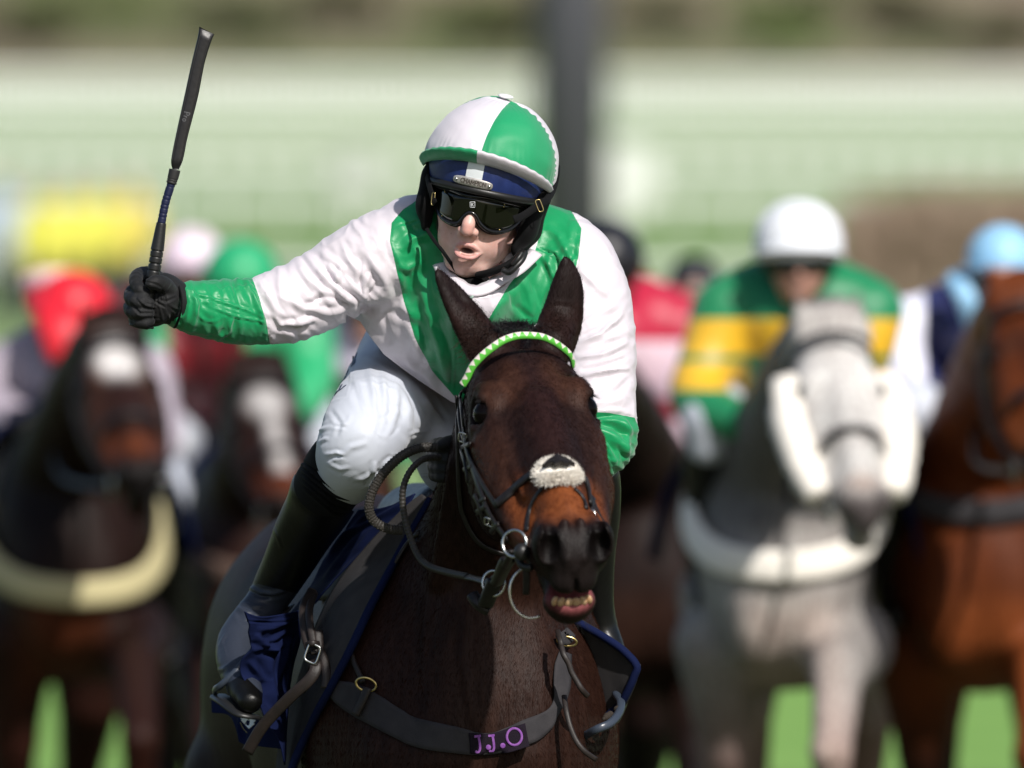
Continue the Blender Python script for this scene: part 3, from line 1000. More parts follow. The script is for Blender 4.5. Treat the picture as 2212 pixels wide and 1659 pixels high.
# shaved beard shadow
C_ = mixv(C_, (.46, .33, .29), .30 * smooth01((-.058 - L[:, 2]) / .02) * (.55 + .3 * nz))
dl = np.full(len(JV), 1.0)
for a, b, r in JLIP: dl = np.minimum(dl, seg_d(JV, a, b) - r)
C_ = mixv(C_, (.58, .23, .225), smooth01((.0014 - dl) / .0016))
Lm = MO.local(JV)
C_ = mixv(C_, (.05, .010, .010), smooth01(1.35 - np.sqrt((Lm[:, 0] / .0120) ** 2 + (Lm[:, 2] / .0056) ** 2)) * (Lm[:, 1] < .0035))
for c in ((.026, .085, -.052), (.045, .06, -.030), (-.030, .08, -.055)):
    d = np.linalg.norm(L[:, [0, 2]] - np.array(c)[[0, 2]], axis=1)
    C_ = mixv(C_, (.30, .13, .09), .75 * np.exp(-(d / .0011) ** 2) * (L[:, 1] > 0))
mesh_obj('body', JV, JF, M['skin'], person, attrs={'Col': C_})

# ---- helmet: shell, rubber rim, silk cap with peak
RX, RF, RU = .103, .122, .110
HCEN = (0, -.008, .055)
def shell(az, el, lift=0.0):
    """az 0 forward, + right; el 0 equator .. pi/2 crown (arrays)"""
    az = np.asarray(az, float); el = np.asarray(el, float); lift = np.asarray(lift, float)
    x = (RX + lift) * np.sin(az) * np.cos(el); f = (RF + lift) * np.cos(az) * np.cos(el); z = (RU + lift) * np.sin(el)
    p = np.stack([x + HCEN[0], f + HCEN[1], z + HCEN[2]], -1)
    return J.o + p @ J.A
def zrim(az): return .016 + .014 * np.clip(np.cos(az), 0, 1) ** 1.3 - .012 * np.clip(-np.cos(az), 0, 1)
def zcap(az): return .036 + .056 * np.clip(np.cos(az), 0, 1) ** 1.1 - .030 * np.clip(-np.cos(az), 0, 1)
def el_of(z): return np.arcsin(np.clip((z - HCEN[2]) / RU, -.95, .95))

def surf(azs, e0f, e1, m, lift):
    V = []
    n = len(azs)
    T_ = np.linspace(0, 1, m)
    AZ = np.repeat(azs, m); TT = np.tile(T_, n)
    e0 = np.repeat(e0f(azs), m); EL = e0 + (e1 - e0) * TT
    return AZ, TT, EL
azs = np.linspace(-math.pi, math.pi, 240, endpoint=False)
AZ, TT, EL = surf(azs, lambda a: el_of(zrim(a)), math.pi / 2, 60, 0)
mesh_obj('helmet', shell(AZ, EL, 0), grid_faces(240, 60, True), M['navy_shell'], person)
helmet = bpy.context.scene.objects['helmet']
# white tape down the front
a0, a1 = -.075, .200
A_, T_ = np.meshgrid(np.linspace(a0, a1, 24) - .10, np.linspace(0, 1, 20), indexing='ij')
e0 = el_of(zrim(A_) + .004); e1_ = el_of(zcap(A_) + .012)
mesh_obj('white_stripe', shell(A_.ravel(), (e0 + (e1_ - e0) * T_).ravel(), .0012), grid_faces(24, 20), M['whitepaint'], helmet)
# rim
rp = shell(azs, el_of(zrim(azs)), .0015)
V, F = sweep(rp, circ(.0062, 10, .8), closed=True)
mesh_obj('rim', V, F, M['rubber'], helmet)
# cap cover
na, me_ = 480, 110
azc = np.linspace(-math.pi, math.pi, na, endpoint=False)
AZ, TT, EL = surf(azc, lambda a: el_of(zcap(a)), math.pi / 2, me_, 0)
p0 = shell(AZ, EL, 0)
Lc = (p0 - J.o) @ J.A.T
btn = J.local(P(1096, 222, .0))
bx = .012
sx = (Lc[:, 0] - bx * smooth01(TT))        # front-back seam
xf = Lc[:, 0]; 
sy = (Lc[:, 1] - (-.012))                  # left-right seam
gq = np.where((sx > 0), 1, -1) * np.where((sy > 0), 1, -1) * np.minimum(np.abs(sx), np.abs(sy)) * 1300
# puff between seams, ruffles along the cross seam, gathers above the peak
dm = np.minimum(np.abs(sx), np.abs(sy))
lift = .0035 + .0065 * (1 - np.exp(-dm / .016)) * (1 - .5 * TT ** 6)
ruf = np.sin(Lc[:, 2] * 700 + 5 * vnoise(p0, 40, 4, 2) + 2.0 * np.sin(Lc[:, 2] * 90) + np.sign(Lc[:, 0])) * np.exp(-(np.abs(sy) / .0065) ** 2)
lift += .0013 * ruf * (np.abs(Lc[:, 0]) > .02) + .0015 * np.exp(-(np.abs(sy) / .004) ** 2)
lift += .0006 * np.sin(AZ * 46 + 3 * np.sin(AZ * 9)) * np.exp(-TT * 12) + .0011 * np.sin(AZ * 30 + 1.2 * np.sin(AZ * 7)) * np.exp(-(1 - TT) * 7) * smooth01((1 - TT) * 9)
lift += .0018 * vnoise(p0, 55, 8, 3)
mesh_obj('cap', shell(AZ, EL, lift), grid_faces(na, me_, True), M['cap_silk'], person, attrs={'g': gq})
cap = bpy.context.scene.objects['cap']
# button
top = shell(0.0, math.pi / 2, .006)
V, F = ball(top + np.array([.004, 0, .004]), (.0135, .0135, .0035), J.A, 20, 8)
mesh_obj('button', V, F, mat('cap_button', (.8, .77, .8), .5, bump=.3, bscale=300), cap)
# peak: a curved lip standing off the cap
n, m = 120, 9
pa = np.linspace(-1.42, 1.42, n)
Vp = []; g = []
for a in pa:
    e = float(el_of(zcap(a)))
    prof = max(math.cos(a * .98), 0) ** .75
    base = shell(a, e, .005) - J.A[2] * (.016 * prof)
    out = unit(J.A[0] * math.sin(a) * 1.0 + J.A[1] * math.cos(a) * 1.0)
    w = .001 + .021 * prof
    dn = .022 * prof + .001
    row = []
    for k in range(m):
        t = k / (m - 1)
        row.append(base + out * (w * math.sin(t * 1.45)) + J.A[2] * (dn * t ** 1.2) + J.A[2] * .0006 * math.sin(a * 40) * t)
    under = [row[-1] - J.A[2] * .0030 + out * .0020]
    for k in range(m - 2, -1, -2): under.append(row[k] - J.A[2] * .0036 + out * .0010)
    Vp += row + under
    g += [(-1 if a > -.02 else 1) * abs(a + .02) * 130] * (m + len(under))
mm = m + len(under)
F = [(i * mm + j, i * mm + (j + 1) % mm, (i + 1) * mm + (j + 1) % mm, (i + 1) * mm + j) for i in range(n - 1) for j in range(mm)]
F += [tuple(range(mm)), tuple(range((n - 1) * mm, n * mm))[::-1]]
mesh_obj('peak', np.array(Vp), F, M['cap_silk'], cap, attrs={'g': np.array(g)})
# badge
tmpV, tmpF = shell(*np.meshgrid(np.linspace(-1.2, 1.2, 60), np.linspace(-.5, 1.0, 40), indexing='ij'), .0015).reshape(-1, 3), grid_faces(60, 40)
SH = bvh(tmpV, tmpF)
def plate(tree, c, ax, L_, W_, lift, th, round_=.5, n=28):
    """rounded plate lying on a surface at image point c, long axis direction ax (image)"""
    ax = unit(ax); up = np.array([ax[1], -ax[0]])
    if up[1] > 0: up = -up
    ring = []
    for i in range(n):
        t = 2 * math.pi * i / n
        x = math.copysign(abs(math.cos(t)) ** round_, math.cos(t)) * L_ / 2; y = math.copysign(abs(math.sin(t)) ** round_, math.sin(t)) * W_ / 2
        ring.append((x, y))
    V = []
    for s_, l_ in ((1.0, lift), (1.0, lift + th * .7), (.95, lift + th), (.5, lift + th), (.01, lift + th)):
        for x, y in ring:
            sx_, sy_ = (x * s_ if s_ > .9 else x * s_), y * s_
            uu = c[0] + ax[0] * sx_ + up[0] * sy_; vv = c[1] + ax[1] * sx_ + up[1] * sy_
            V.append(hit(tree, uu, vv, lift=l_)[0])
    F = [(k * n + i, k * n + (i + 1) % n, (k + 1) * n + (i + 1) % n, (k + 1) * n + i) for k in range(4) for i in range(n)]
    return np.array(V), F
bc = Z2(427, 728); bax = (1, .235)
V, F = plate(SH, bc, bax, 86, 18.5, .0005, .0022, .55)
mesh_obj('badge', V, F, M['badge'], helmet)
for sx_ in (-1, 1):
    c = (bc[0] + sx_ * 35.5 * .973, bc[1] + sx_ * 35.5 * .229)
    V, F = ball(hit(SH, *c, lift=.0026)[0], .0026, None, 14, 8)
    mesh_obj('rivet', V, F, M['steel'], helmet)

# letters from strokes: serif capitals on a 1x1.0 body
GL = {
 'C': (.80, [[(.74, .80), (.62, .95), (.42, 1.0), (.18, .85), (.08, .5), (.18, .15), (.42, 0), (.62, .05), (.76, .22)], [(.74, .98), (.74, .72)]]),
 'H': (.95, [[(.18, 0), (.18, 1)], [(.78, 0), (.78, 1)], [(.18, .5), (.78, .5)], [(.06, 1), (.30, 1)], [(.06, 0), (.30, 0)], [(.66, 1), (.90, 1)], [(.66, 0), (.90, 0)]]),
 'A': (.90, [[(.10, 0), (.45, 1), (.80, 0)], [(.24, .36), (.66, .36)], [(0, 0), (.22, 0)], [(.66, 0), (.92, 0)]]),
 'M': (1.08, [[(.16, 0), (.20, 1), (.54, .15), (.88, 1), (.92, 0)], [(.06, 0), (.28, 0)], [(.82, 0), (1.02, 0)], [(.10, 1), (.24, 1)], [(.84, 1), (.98, 1)]]),
 'P': (.78, [[(.18, 0), (.18, 1), (.5, 1), (.68, .88), (.70, .72), (.58, .54), (.18, .48)], [(.06, 0), (.32, 0)], [(.06, 1), (.2, 1)]]),
 'I': (.42, [[(.20, 0), (.20, 1)], [(.06, 0), (.34, 0)], [(.06, 1), (.34, 1)]]),
 'O': (.95, [[(.47, 1), (.20, .88), (.08, .5), (.20, .12), (.47, 0), (.74, .12), (.86, .5), (.74, .88), (.47, 1)]]),
 'N': (.95, [[(.18, 0), (.18, 1), (.78, 0), (.78, 1)], [(.06, 0), (.30, 0)], [(.66, 1), (.90, 1)], [(.04, 1), (.18, 1)]]),
 'J': (.60, [[(.08, .98), (.50, .98)], [(.36, 1), (.38, .35), (.32, .05), (.16, -.06), (.04, .04)]]),
 '.': (.30, [[(.10, .03), (.18, .05)]]),
 'K': (.85, [[(.18, 0), (.18, 1)], [(.74, 1), (.20, .45)], [(.36, .58), (.78, 0)], [(.06, 0), (.30, 0)], [(.06, 1), (.30, 1)]]),
 'R': (.85, [[(.18, 0), (.18, 1), (.52, 1), (.68, .86), (.66, .64), (.48, .52), (.18, .52)], [(.44, .52), (.78, 0)]]),
 'r': (.55, [[(.15, 0), (.15, .62)], [(.15, .45), (.3, .62), (.46, .60)]]),
 'o': (.62, [[(.3, .62), (.1, .5), (.08, .15), (.3, 0), (.5, .15), (.5, .48), (.3, .62)]]),
 'W': (1.1, [[(.05, 1), (.28, 0), (.52, .9), (.76, 0), (1.0, 1)]]),
}
def lettering(text, tree, c, ax, h, stroke, lift, th, name, material, parent, gap=.06, flip=True, slant=0.0):
    ax = unit(ax); up = np.array([ax[1], -ax[0]])
    if up[1] > 0 and flip: up = -up
    tot = sum(GL[t][0] + gap for t in text) * h
    x0 = -tot / 2
    for t in text:
        b = Batch()
        for st in GL[t][1]:
            q = spline([(a, b_, 0) for a, b_ in st], 6 * len(st))[:, :2] if t in 'COPJRo' else np.asarray(st, float)
            if t in 'COPJRo' and len(st) == 2: q = np.asarray(st, float)
            pts, ns = [], []
            dense = []
            for (p, r) in zip(q[:-1], q[1:]):
                for k in np.linspace(0, 1, 4)[:-1]: dense.append(p * (1 - k) + r * k)
            dense.append(q[-1])
            for (a, b_) in dense:
                X_ = x0 + (a + slant * b_) * h; Y_ = (b_ - .5) * h
                p, nn = hit(tree, c[0] + ax[0] * X_ + up[0] * Y_, c[1] + ax[1] * X_ + up[1] * Y_, lift=lift)
                pts.append(p); ns.append(nn)
            V, F = sweep(np.array(pts), [(-stroke / 2, 0), (-stroke / 2, th), (stroke / 2, th), (stroke / 2, 0)], nrm=ns)
            b.add(V, F)
        b.obj(name, material, parent, smooth=False)
        x0 += (GL[t][0] + gap) * h
lettering('CHAMPION', SH, (bc[0] + 1, bc[1]), bax, 8.6, .0011, .0024, .0004, 'letter', M['badge_ink'], helmet, gap=-.06)

# ---- harness: black padded ear covers and straps
HH = mesh_obj('chin_pad', *(lambda vf: (vf[0], vf[1]))(sweep(spline([P(*a) for a in [(1128, 545, .005), (1112, 562, -.005), (1090, 576, -.01), (1060, 588, -.005), (1035, 594, .01)]], 24), circ(.0115, 12, .55), up=(0, -1, 0))), M['black_cloth'], person)
flx = (J.A[0], 1.9)
def ear_pad(segs):
    b = Field(axis(-.17, .14, .0028), axis(-.13, .17, .0028), axis(2.0, 2.32, .0028))
    for p, q, r0, r1, k, fl in segs: b.cone(J(*p), J(*q), r0, r1, k, fl)
    V, F = b.mesh(1); mesh_obj('ear_pad', V, F, M['black_cloth'], person)
ear_pad([((-.093, .020, .020), (-.091, .030, -.022), .028, .026, .01, flx), ((-.091, .030, -.022), (-.083, .030, -.052), .026, .017, .01, flx), ((-.098, -.020, .020), (-.090, -.015, -.050), .022, .018, .012, flx)])
ear_pad([((.093, .008, .018), (.088, .018, -.030), .027, .026, .01, flx), ((.088, .018, -.030), (.074, .030, -.062), .025, .016, .01, flx), ((.098, -.030, .015), (.090, -.030, -.040), .016, .016, .012, flx), ((.092, -.030, -.040), (.076, .012, -.078), .016, .012, .012, flx)])
lin = shell(np.linspace(-1.75, 1.75, 90), el_of(zrim(np.linspace(-1.75, 1.75, 90)) - .006), -.012)
V, F = sweep(lin, circ(.011, 10, .8)); mesh_obj('lining', V, F, M['black_cloth'], helmet)
# chin straps
def wstrap(uvy, w, t, name, material, parent, m=30, face=None):
    """free-hanging strap through points (u, v, depth)"""
    pts = spline([P(*a) for a in uvy], m)
    nn = np.tile(np.array(face if face is not None else (0, -1, 0.15)), (m, 1))
    V, F = sweep(pts, slab(w, t), nrm=nn)
    return mesh_obj(name, V, F, material, parent)
wstrap([(922, 495, .03), (938, 520, .01), (958, 545, .0), (985, 585, .02)], .0060, .0022, 'chin_strap', M['black_cloth'], HH)
V, F = sweep(spline([P(*a) for a in [(1085, 583, -.024), (1100, 588, -.028), (1116, 574, -.028), (1128, 560, -.022), (1134, 545, -.01)]], 20), circ(.0055, 8), up=(0, -1, 0)); mesh_obj('buckle', V, F, M['rubber'], HH)
V, F = sweep(spline([P(*a) for a in [(1108, 572, -.026), (1118, 560, -.028), (1126, 548, -.022)]], 10), circ(.0085, 8, .6), up=(0, -1, 0)); mesh_obj('buckle', V, F, M['rubber'], HH)

# ---- goggles

def gsurf(az, z, lift=0.0):
    x = (.079 + lift) * np.sin(az); f = (.083 + lift) * np.cos(az) + .020 - .020 * np.abs(np.sin(az)) ** 2
    return J.o + np.stack([x, f, z], -1) @ J.A
AZg, Zg = np.meshgrid(np.linspace(-1.35, 1.35, 90), np.linspace(-.08, .06, 40), indexing='ij')
GS = bvh(gsurf(AZg.ravel(), Zg.ravel()), grid_faces(90, 40))
outline_top = [Z1(*a) for a in [(378, 862), (385, 800), (430, 778), (510, 800), (620, 842), (760, 862), (880, 885), (1000, 915), (1062, 950)]]
outline_bot = [Z1(*a) for a in [(378, 862), (388, 935), (425, 1010), (490, 1055), (555, 1058), (600, 1005), (645, 975), (690, 1000), (720, 1060), (775, 1110), (850, 1128), (940, 1110), (1010, 1060), (1055, 1000), (1062, 950)]]
n, m = 70, 22
tp = spline([(a, b_, 0) for a, b_ in outline_top], n)[:, :2]; bt = spline([(a, b_, 0) for a, b_ in outline_bot], n)[:, :2]
def resx(c, xs_):
    o = np.argsort(c[:, 0]); return np.stack([xs_, np.interp(xs_, c[o, 0], c[o, 1])], 1)
tp = spline([(a, b_, 0) for a, b_ in outline_top], 400)[:, :2]; bt = spline([(a, b_, 0) for a, b_ in outline_bot], 400)[:, :2]
ts = (1 - np.cos(np.linspace(0, math.pi, n))) / 2
xs_ = Z1(380, 0)[0] + ts * (Z1(1060, 0)[0] - Z1(380, 0)[0])
tp, bt = resx(tp, xs_), resx(bt, xs_)
V = []
for i in range(n):
    for j in range(m):
        t = j / (m - 1)
        q = tp[i] * (1 - t) + bt[i] * t
        edge = min(t, 1 - t, i / (n - 1) * 2, (1 - i / (n - 1)) * 2)
        V.append(hit(GS, q[0], q[1], lift=.004 * smooth01(edge * 6))[0])
gog = mesh_obj('goggles', np.array(V), grid_faces(n, m), M['lens'], person)
ring = [(a, b_) for a, b_ in outline_top] + [(a, b_) for a, b_ in outline_bot[::-1]][1:-1]
rg = spline([(a, b_, 0) for a, b_ in ring + [ring[0]]], 120)[:-1, :2]
rr = np.array([hit(GS, a, b_, lift=.001)[0] for a, b_ in rg])
V, F = sweep(rr, circ(.0036, 8, 1.0), closed=True, up=(0, -1, 0)); mesh_obj('frame', V, F, M['goggle_rim'], gog)
rr2 = np.array([hit(GS, a, b_, lift=-.004)[0] for a, b_ in rg])
V, F = sweep(rr2, circ(.0060, 8, 1.0), closed=True, up=(0, -1, 0)); mesh_obj('foam', V, F, M['black_cloth'], gog)
kc = Z1(664, 914)
GT = bvh(np.array([tuple(x.co) for x in gog.data.vertices]), [tuple(p.vertices) for p in gog.data.polygons])
lettering('K', GT, kc, (1, .08), 7, .0008, .0006, .0003, 'letter', M['letter'], gog)
b2 = Batch()
q = [(-5, -6), (5, -6), (5, 6), (-5, 6)]
for i in range(4):
    a_, c_ = q[i], q[(i + 1) % 4]
    pp = [hit(GT, kc[0] + a_[0] * (1 - t) + c_[0] * t, kc[1] + a_[1] * (1 - t) + c_[1] * t, lift=.0006)[0] for t in np.linspace(0, 1, 4)]
    V, F = sweep(np.array(pp), circ(.00045, 5)); b2.add(V, F)
b2.obj('emblem_border', M['letter'], gog)
for zx, zy in ((450, 815), (428, 1000), (905, 930), (912, 915), (872, 1110), (448, 800)):
    V, F = ball(hit(GT, *Z1(zx, zy), lift=.0006)[0], .0013, None, 10, 6); mesh_obj('stud', V, F, M['brass'], gog)
# goggle strap
wstrap([(*Z1(985, 1030), -.055), (*Z1(1060, 1000), -.035), (*Z1(1170, 925), -.018), (*Z1(1240, 880), .0), (*Z1(1290, 800), .05), (*Z1(1318, 690), .09), (*Z1(1325, 600), .13)], .0125, .0022, 'goggle_strap', M['black_cloth'], gog, 40, (.45, -.9, .1))
wstrap([(*Z1(372, 905), -.03), (*Z1(352, 850), -.02), (*Z1(325, 760), .0), (*Z1(305, 680), .03)], .011, .0022, 'goggle_strap', M['black_cloth'], gog, 20, (-.75, -.6, .1))
def ring_rect(c3, ax, up_, w, h, r, name, parent, material):
    ax = unit(ax); up_ = unit(up_)
    pts = []
    for i in range(32):
        t = 2 * math.pi * i / 32
        pts.append(np.asarray(c3) + ax * math.copysign(abs(math.cos(t)) ** .45, math.cos(t)) * w / 2 + up_ * math.copysign(abs(math.sin(t)) ** .45, math.sin(t)) * h / 2)
    V, F = sweep(np.array(pts), circ(r, 6), closed=True, up=np.cross(ax, up_)); return mesh_obj(name, V, F, material, parent)
ring_rect(P(*Z1(1186, 922), -.022), (.95, .1, .30), (-.35, -.0, .94), .0085, .0205, .0009, 'strap_buckle', gog, M['brass'])
ring_rect(P(*Z1(357, 868), -.026), (.75, -.6, .0), (.10, -.0, .99), .0065, .0205, .0009, 'strap_buckle', gog, M['brass'])

# ------------------------------------------------------------------ the jockey's clothes
def Z(r, x, y):
    """enlargement reading: r=(x0,y0,scale) in source pixels"""
    return ((r[0] + x * r[2]) * .54, (r[1] + y * r[2]) * .54)
def A_(x, y): return ((450 + x * .5425) * .54, (950 + y * .5425) * .54)      # arm enlargement
def B_(x, y): return ((1650 + x * .6028) * .54, (950 + y * .6028) * .54)     # chest enlargement
def K_(x, y): return ((1200 + x * .4821) * .54, (1300 + y * .4821) * .54)    # knee enlargement
def L_(x, y): return ((750 + x * .7968) * .54, (1750 + y * .7968) * .54)     # boot enlargement
def G_(x, y): return ((800 + x * .4051) * .54, (2400 + y * .4051) * .54)     # foot enlargement

def cloth_chain(fd, rows, n=16, k=.02, flat=None):
    q = spline([(*P(u, v, y), r / 1300) for u, v, y, r in rows], n)
    for i in range(n - 1): fd.cone(q[i, :3], q[i + 1, :3], q[i, 3], q[i + 1, 3], k * .6, flat)

def jacket_mesh():
    fd = Field(axis(-.60, .27, .0052), axis(-.30, .80, .0085), axis(1.62, 2.25, .0052))
    # trunk from collar to waist, leaning back into the picture
    cloth_chain(fd, [(1052, 560, .13, 88), (1050, 620, .20, 150), (1045, 690, .30, 185), (1040, 750, .42, 190), (1035, 790, .56, 170)], 14, .05)
    fd.ell(P(1050, 640, .16), (.17, .11, .13), None, .05)
    # yoke of the shoulders
    cloth_chain(fd, [(845, 540, .14, 74), (930, 520, .15, 92), (1050, 545, .17, 90), (1165, 545, .17, 92), (1245, 575, .15, 82)], 14, .05)
    # whip arm
    cloth_chain(fd, [(850, 545, .13, 92), (775, 580, .12, 84), (700, 622, .11, 74), (630, 655, .09, 72), (580, 668, .08, 71)], 16, .03)
    cloth_chain(fd, [(590, 668, .08, 71), (520, 676, .06, 70), (455, 670, .03, 62), (400, 663, .0, 52), (384, 661, -.005, 47)], 12, .012)
    # rein arm
    cloth_chain(fd, [(1235, 570, .14, 88), (1268, 660, .12, 86), (1283, 760, .09, 80), (1286, 850, .06, 76), (1290, 905, .04, 76)], 16, .03)
    cloth_chain(fd, [(1292, 900, .04, 73), (1304, 950, .03, 66), (1268, 978, .0, 62), (1190, 990, -.02, 52), (1110, 992, -.03, 44), (1030, 988, -.03, 40)], 14, .02)
    # armpit gathers
    fd.cone(P(782, 690, .02), P(800, 668, .14), .010, .016, .02, mode='cut')
    # hem skirt
    hem = [(785, 700, .22), (830, 765, .20), (900, 822, .20), (975, 866, .22), (1080, 880, .26), (1200, 860, .30)]
    for (a, b) in zip(hem[:-1], hem[1:]):
        fd.cone(P(a[0] + 16, a[1] - 22, a[2] + .04), P(b[0] + 10, b[1] - 22, b[2] + .04), .030, .030, .05)
    fd.ell(P(852, 690, .24), (.058, .10, .075), None, .05)
    # open neck
    fd.ell(P(1030, 655, .035), (.055, .055, .048), None, .04)
    fd.ell(P(1030, 588, .035), (.052, .10, .036), None, .008, 'cut')
    fd.ell(J(0, -.02, -.045), (.072, .085, .068), J.A, .01, 'cut')
    V, F = fd.mesh(2)
    # cut the coat open below the hem line
    u, v = UV(V)
    return V, F
def hem_cut(V, F, line, below=True):
    u, v = UV(V[F].mean(1))
    lv = np.interp(u, [p[0] for p in line], [p[1] for p in line])
    keep = (v < lv) if below else (v > lv)
    F = F[keep]
    used = np.unique(F); remap = np.full(len(V), -1); remap[used] = np.arange(len(used))
    return V[used], remap[F]
GV, GF = jacket_mesh()
GV, GF = subdivide(GV, GF)
GN = normals(GV, GF)
rs = np.random.default_rng(21)
up_arm = [(545, 600), (700, 535), (800, 465), (850, 470), (835, 600), (790, 680), (650, 735), (582, 745)]
fore = [(372, 605), (540, 598), (585, 740), (500, 745), (360, 722)]
chestL = [(845, 480), (935, 430), (960, 640), (1000, 760), (985, 860), (930, 800), (870, 650)]
sideL = [(790, 620), (850, 520), (890, 730), (970, 860), (900, 815), (785, 700)]
chestR = [(1160, 540), (1190, 440), (1255, 490), (1245, 590), (1190, 660), (1060, 700)]
rarm = [(1260, 490), (1330, 620), (1362, 740), (1360, 890), (1255, 880), (1240, 760), (1200, 690)]
relb = [(1285, 892), (1362, 895), (1366, 940), (1345, 1020), (1290, 1040)]
st = []
st += rand_strokes(up_arm, lambda c: 52 if c[0] > 690 else 62, 13, 20, (70, 180), (6, 12), (.0012, .0032), rs)
st += rand_strokes(up_arm, 20, 10, 7, (70, 140), (5, 9), (.0008, .0018), rs)
st += rand_strokes(fore, 72, 10, 20, (60, 120), (4, 8), (.0010, .0024), rs)
st += rand_strokes(fore, 12, 6, 6, (70, 150), (2.5, 4), (.0008, .0015), rs)
st += rand_strokes(chestL, lambda c: 70 if c[1] < 640 else 62, 14, 12, (70, 190), (8, 15), (.0015, .0045), rs)
st += rand_strokes(sideL, 55, 10, 10, (60, 160), (7, 13), (.0015, .004), rs)
st += rand_strokes(chestR, 115, 13, 9, (70, 150), (6, 11), (.0012, .0032), rs)
st += rand_strokes(rarm, lambda c: 150 if c[1] > 650 else 120, 12, 16, (70, 160), (6, 12), (.0008, .0024), rs)
st += rand_strokes(relb, lambda c: 30 if c[1] < 950 else 60, 10, 8, (50, 120), (4, 8), (.0012, .0030), rs)
# folds read off the sleeve and chest
def S(f, pts, w, h): st.append(([f(*p) for p in pts], w, h))
S(A_, [(1700, 200), (1640, 330), (1700, 450), (1820, 480)], 7, .006); S(A_, [(1560, 210), (1640, 340), (1760, 440), (1830, 475)], 6, -.007)
S(A_, [(1400, 100), (1500, 230), (1640, 380), (1800, 480)], 9, .006); S(A_, [(1340, 130), (1420, 290), (1560, 420), (1780, 510)], 8, .005)
S(A_, [(1200, 420), (1400, 520), (1600, 560), (1820, 500)], 7, .0045); S(A_, [(1170, 560), (1240, 640), (1330, 640), (1500, 600)], 6, .006)
S(A_, [(1060, 300), (1140, 420), (1200, 540), (1290, 640)], 7, .005); S(A_, [(1400, 520), (1560, 430), (1700, 470), (1800, 500)], 6, -.005)
S(A_, [(1260, 660), (1360, 680), (1450, 660)], 6, -.006)
S(A_, [(1900, 260), (1850, 360), (1850, 480)], 6, .006); S(A_, [(1960, 330), (1900, 420), (1840, 490)], 6, -.006); S(A_, [(1830, 150), (1820, 300), (1845, 470)], 4, -.004)
S(A_, [(510, 370), (640, 420), (820, 480), (1000, 540), (1130, 600)], 2.6, .003); S(A_, [(500, 340), (540, 480), (520, 600), (470, 690)], 5, -.006)
S(A_, [(560, 360), (620, 500), (600, 640), (560, 720)], 6, .005); S(A_, [(700, 500), (900, 580), (1100, 620), (1160, 630)], 2.6, .003)
S(A_, [(860, 520), (880, 600), (850, 700), (760, 770)], 5, .005); S(A_, [(960, 300), (1040, 420), (1100, 560), (1090, 740)], 6, .005)
S(B_, [(1090, 700), (1250, 640), (1340, 560), (1400, 500)], 6, .005); S(B_, [(1080, 800), (1250, 780), (1440, 690)], 7, .006); S(B_, [(1130, 925), (1300, 890), (1440, 870)], 5, .007)
S(B_, [(1110, 880), (1280, 850), (1420, 800)], 6, -.006); S(B_, [(1100, 200), (1230, 330), (1340, 420)], 8, .003)
S(B_, [(1200, 1200), (1330, 1180), (1440, 1200)], 6, -.005); S(B_, [(1210, 1260), (1320, 1320), (1400, 1400), (1450, 1440)], 7, .008); S(B_, [(1230, 1230), (1340, 1260), (1450, 1330)], 6, -.007)
S(B_, [(1215, 1320), (1290, 1400), (1340, 1500), (1400, 1540)], 6, .007); S(B_, [(1210, 1400), (1250, 1480), (1290, 1560)], 6, -.006); S(B_, [(1390, 1190), (1430, 1300), (1400, 1440)], 7, .006)
S(B_, [(820, 80), (920, 200), (960, 330), (900, 500)], 8, .006); S(B_, [(940, 100), (960, 250), (900, 430), (860, 540)], 7, -.007); S(B_, [(700, 250), (760, 360), (800, 520)], 9, .005)
S(B_, [(640, 330), (680, 450), (760, 540)], 7, -.005); S(B_, [(1000, 60), (1060, 150), (1040, 260)], 6, .004)
S(B_, [(60, 250), (100, 500), (180, 720), (230, 950)], 11, .005); S(B_, [(20, 300), (30, 560), (120, 820)], 10, -.004); S(B_, [(150, 600), (200, 800), (250, 1000)], 8, .004)
S(B_, [(278, 730), (276, 850), (268, 1030)], 2.2, .0022); S(B_, [(255, 740), (252, 860), (250, 1010)], 2.0, -.0018)
S(Z1, [(60, 1090), (160, 1060), (250, 1040)], 2, -.003); S(Z1, [(100, 1280), (200, 1180), (350, 1140)], 9, .005); S(Z1, [(70, 1400), (160, 1420), (260, 1360)], 8, .004)
S(Z1, [(1180, 1260), (1300, 1300), (1340, 1380)], 2.4, -.004); S(Z1, [(1240, 1100), (1330, 1160), (1400, 1300)], 8, .004)
# collar and placket
# collar seam
S(Z1, [(450, 1440), (500, 1520), (600, 1570), (720, 1590), (840, 1560), (960, 1480), (1080, 1360)], 3, .004)
S(Z1, [(470, 1490), (540, 1570), (640, 1610), (760, 1620), (880, 1590), (1000, 1500)], 2.4, -.0035)
GV = folds(GV, GN, [(a_, w_ * 1.1, h_ * .85) for a_, w_, h_ in st], .45)
GN2 = normals(GV, GF)
gu, gvv = UV(GV)
def aniso(V, deg, across, along, seed):
    a_ = math.radians(deg); d1 = np.array([math.cos(a_), 0, -math.sin(a_)]); d2 = np.array([math.sin(a_), 0, math.cos(a_)])
    warp = .012 * np.stack([vnoise(V, 22, seed + 1, 2), vnoise(V, 22, seed + 2, 2), vnoise(V, 22, seed + 3, 2)], 1)
    W_ = V + warp
    Q = np.stack([W_ @ d1 * along, W_[:, 1] * across * .5, W_ @ d2 * across], 1)
    n_ = vnoise(Q, 1.0, seed, 3)
    return 1 - np.clip(np.abs(n_) * 2.2, 0, 1) ** .8
mk = lambda c: smooth01(c / 12 + .5)
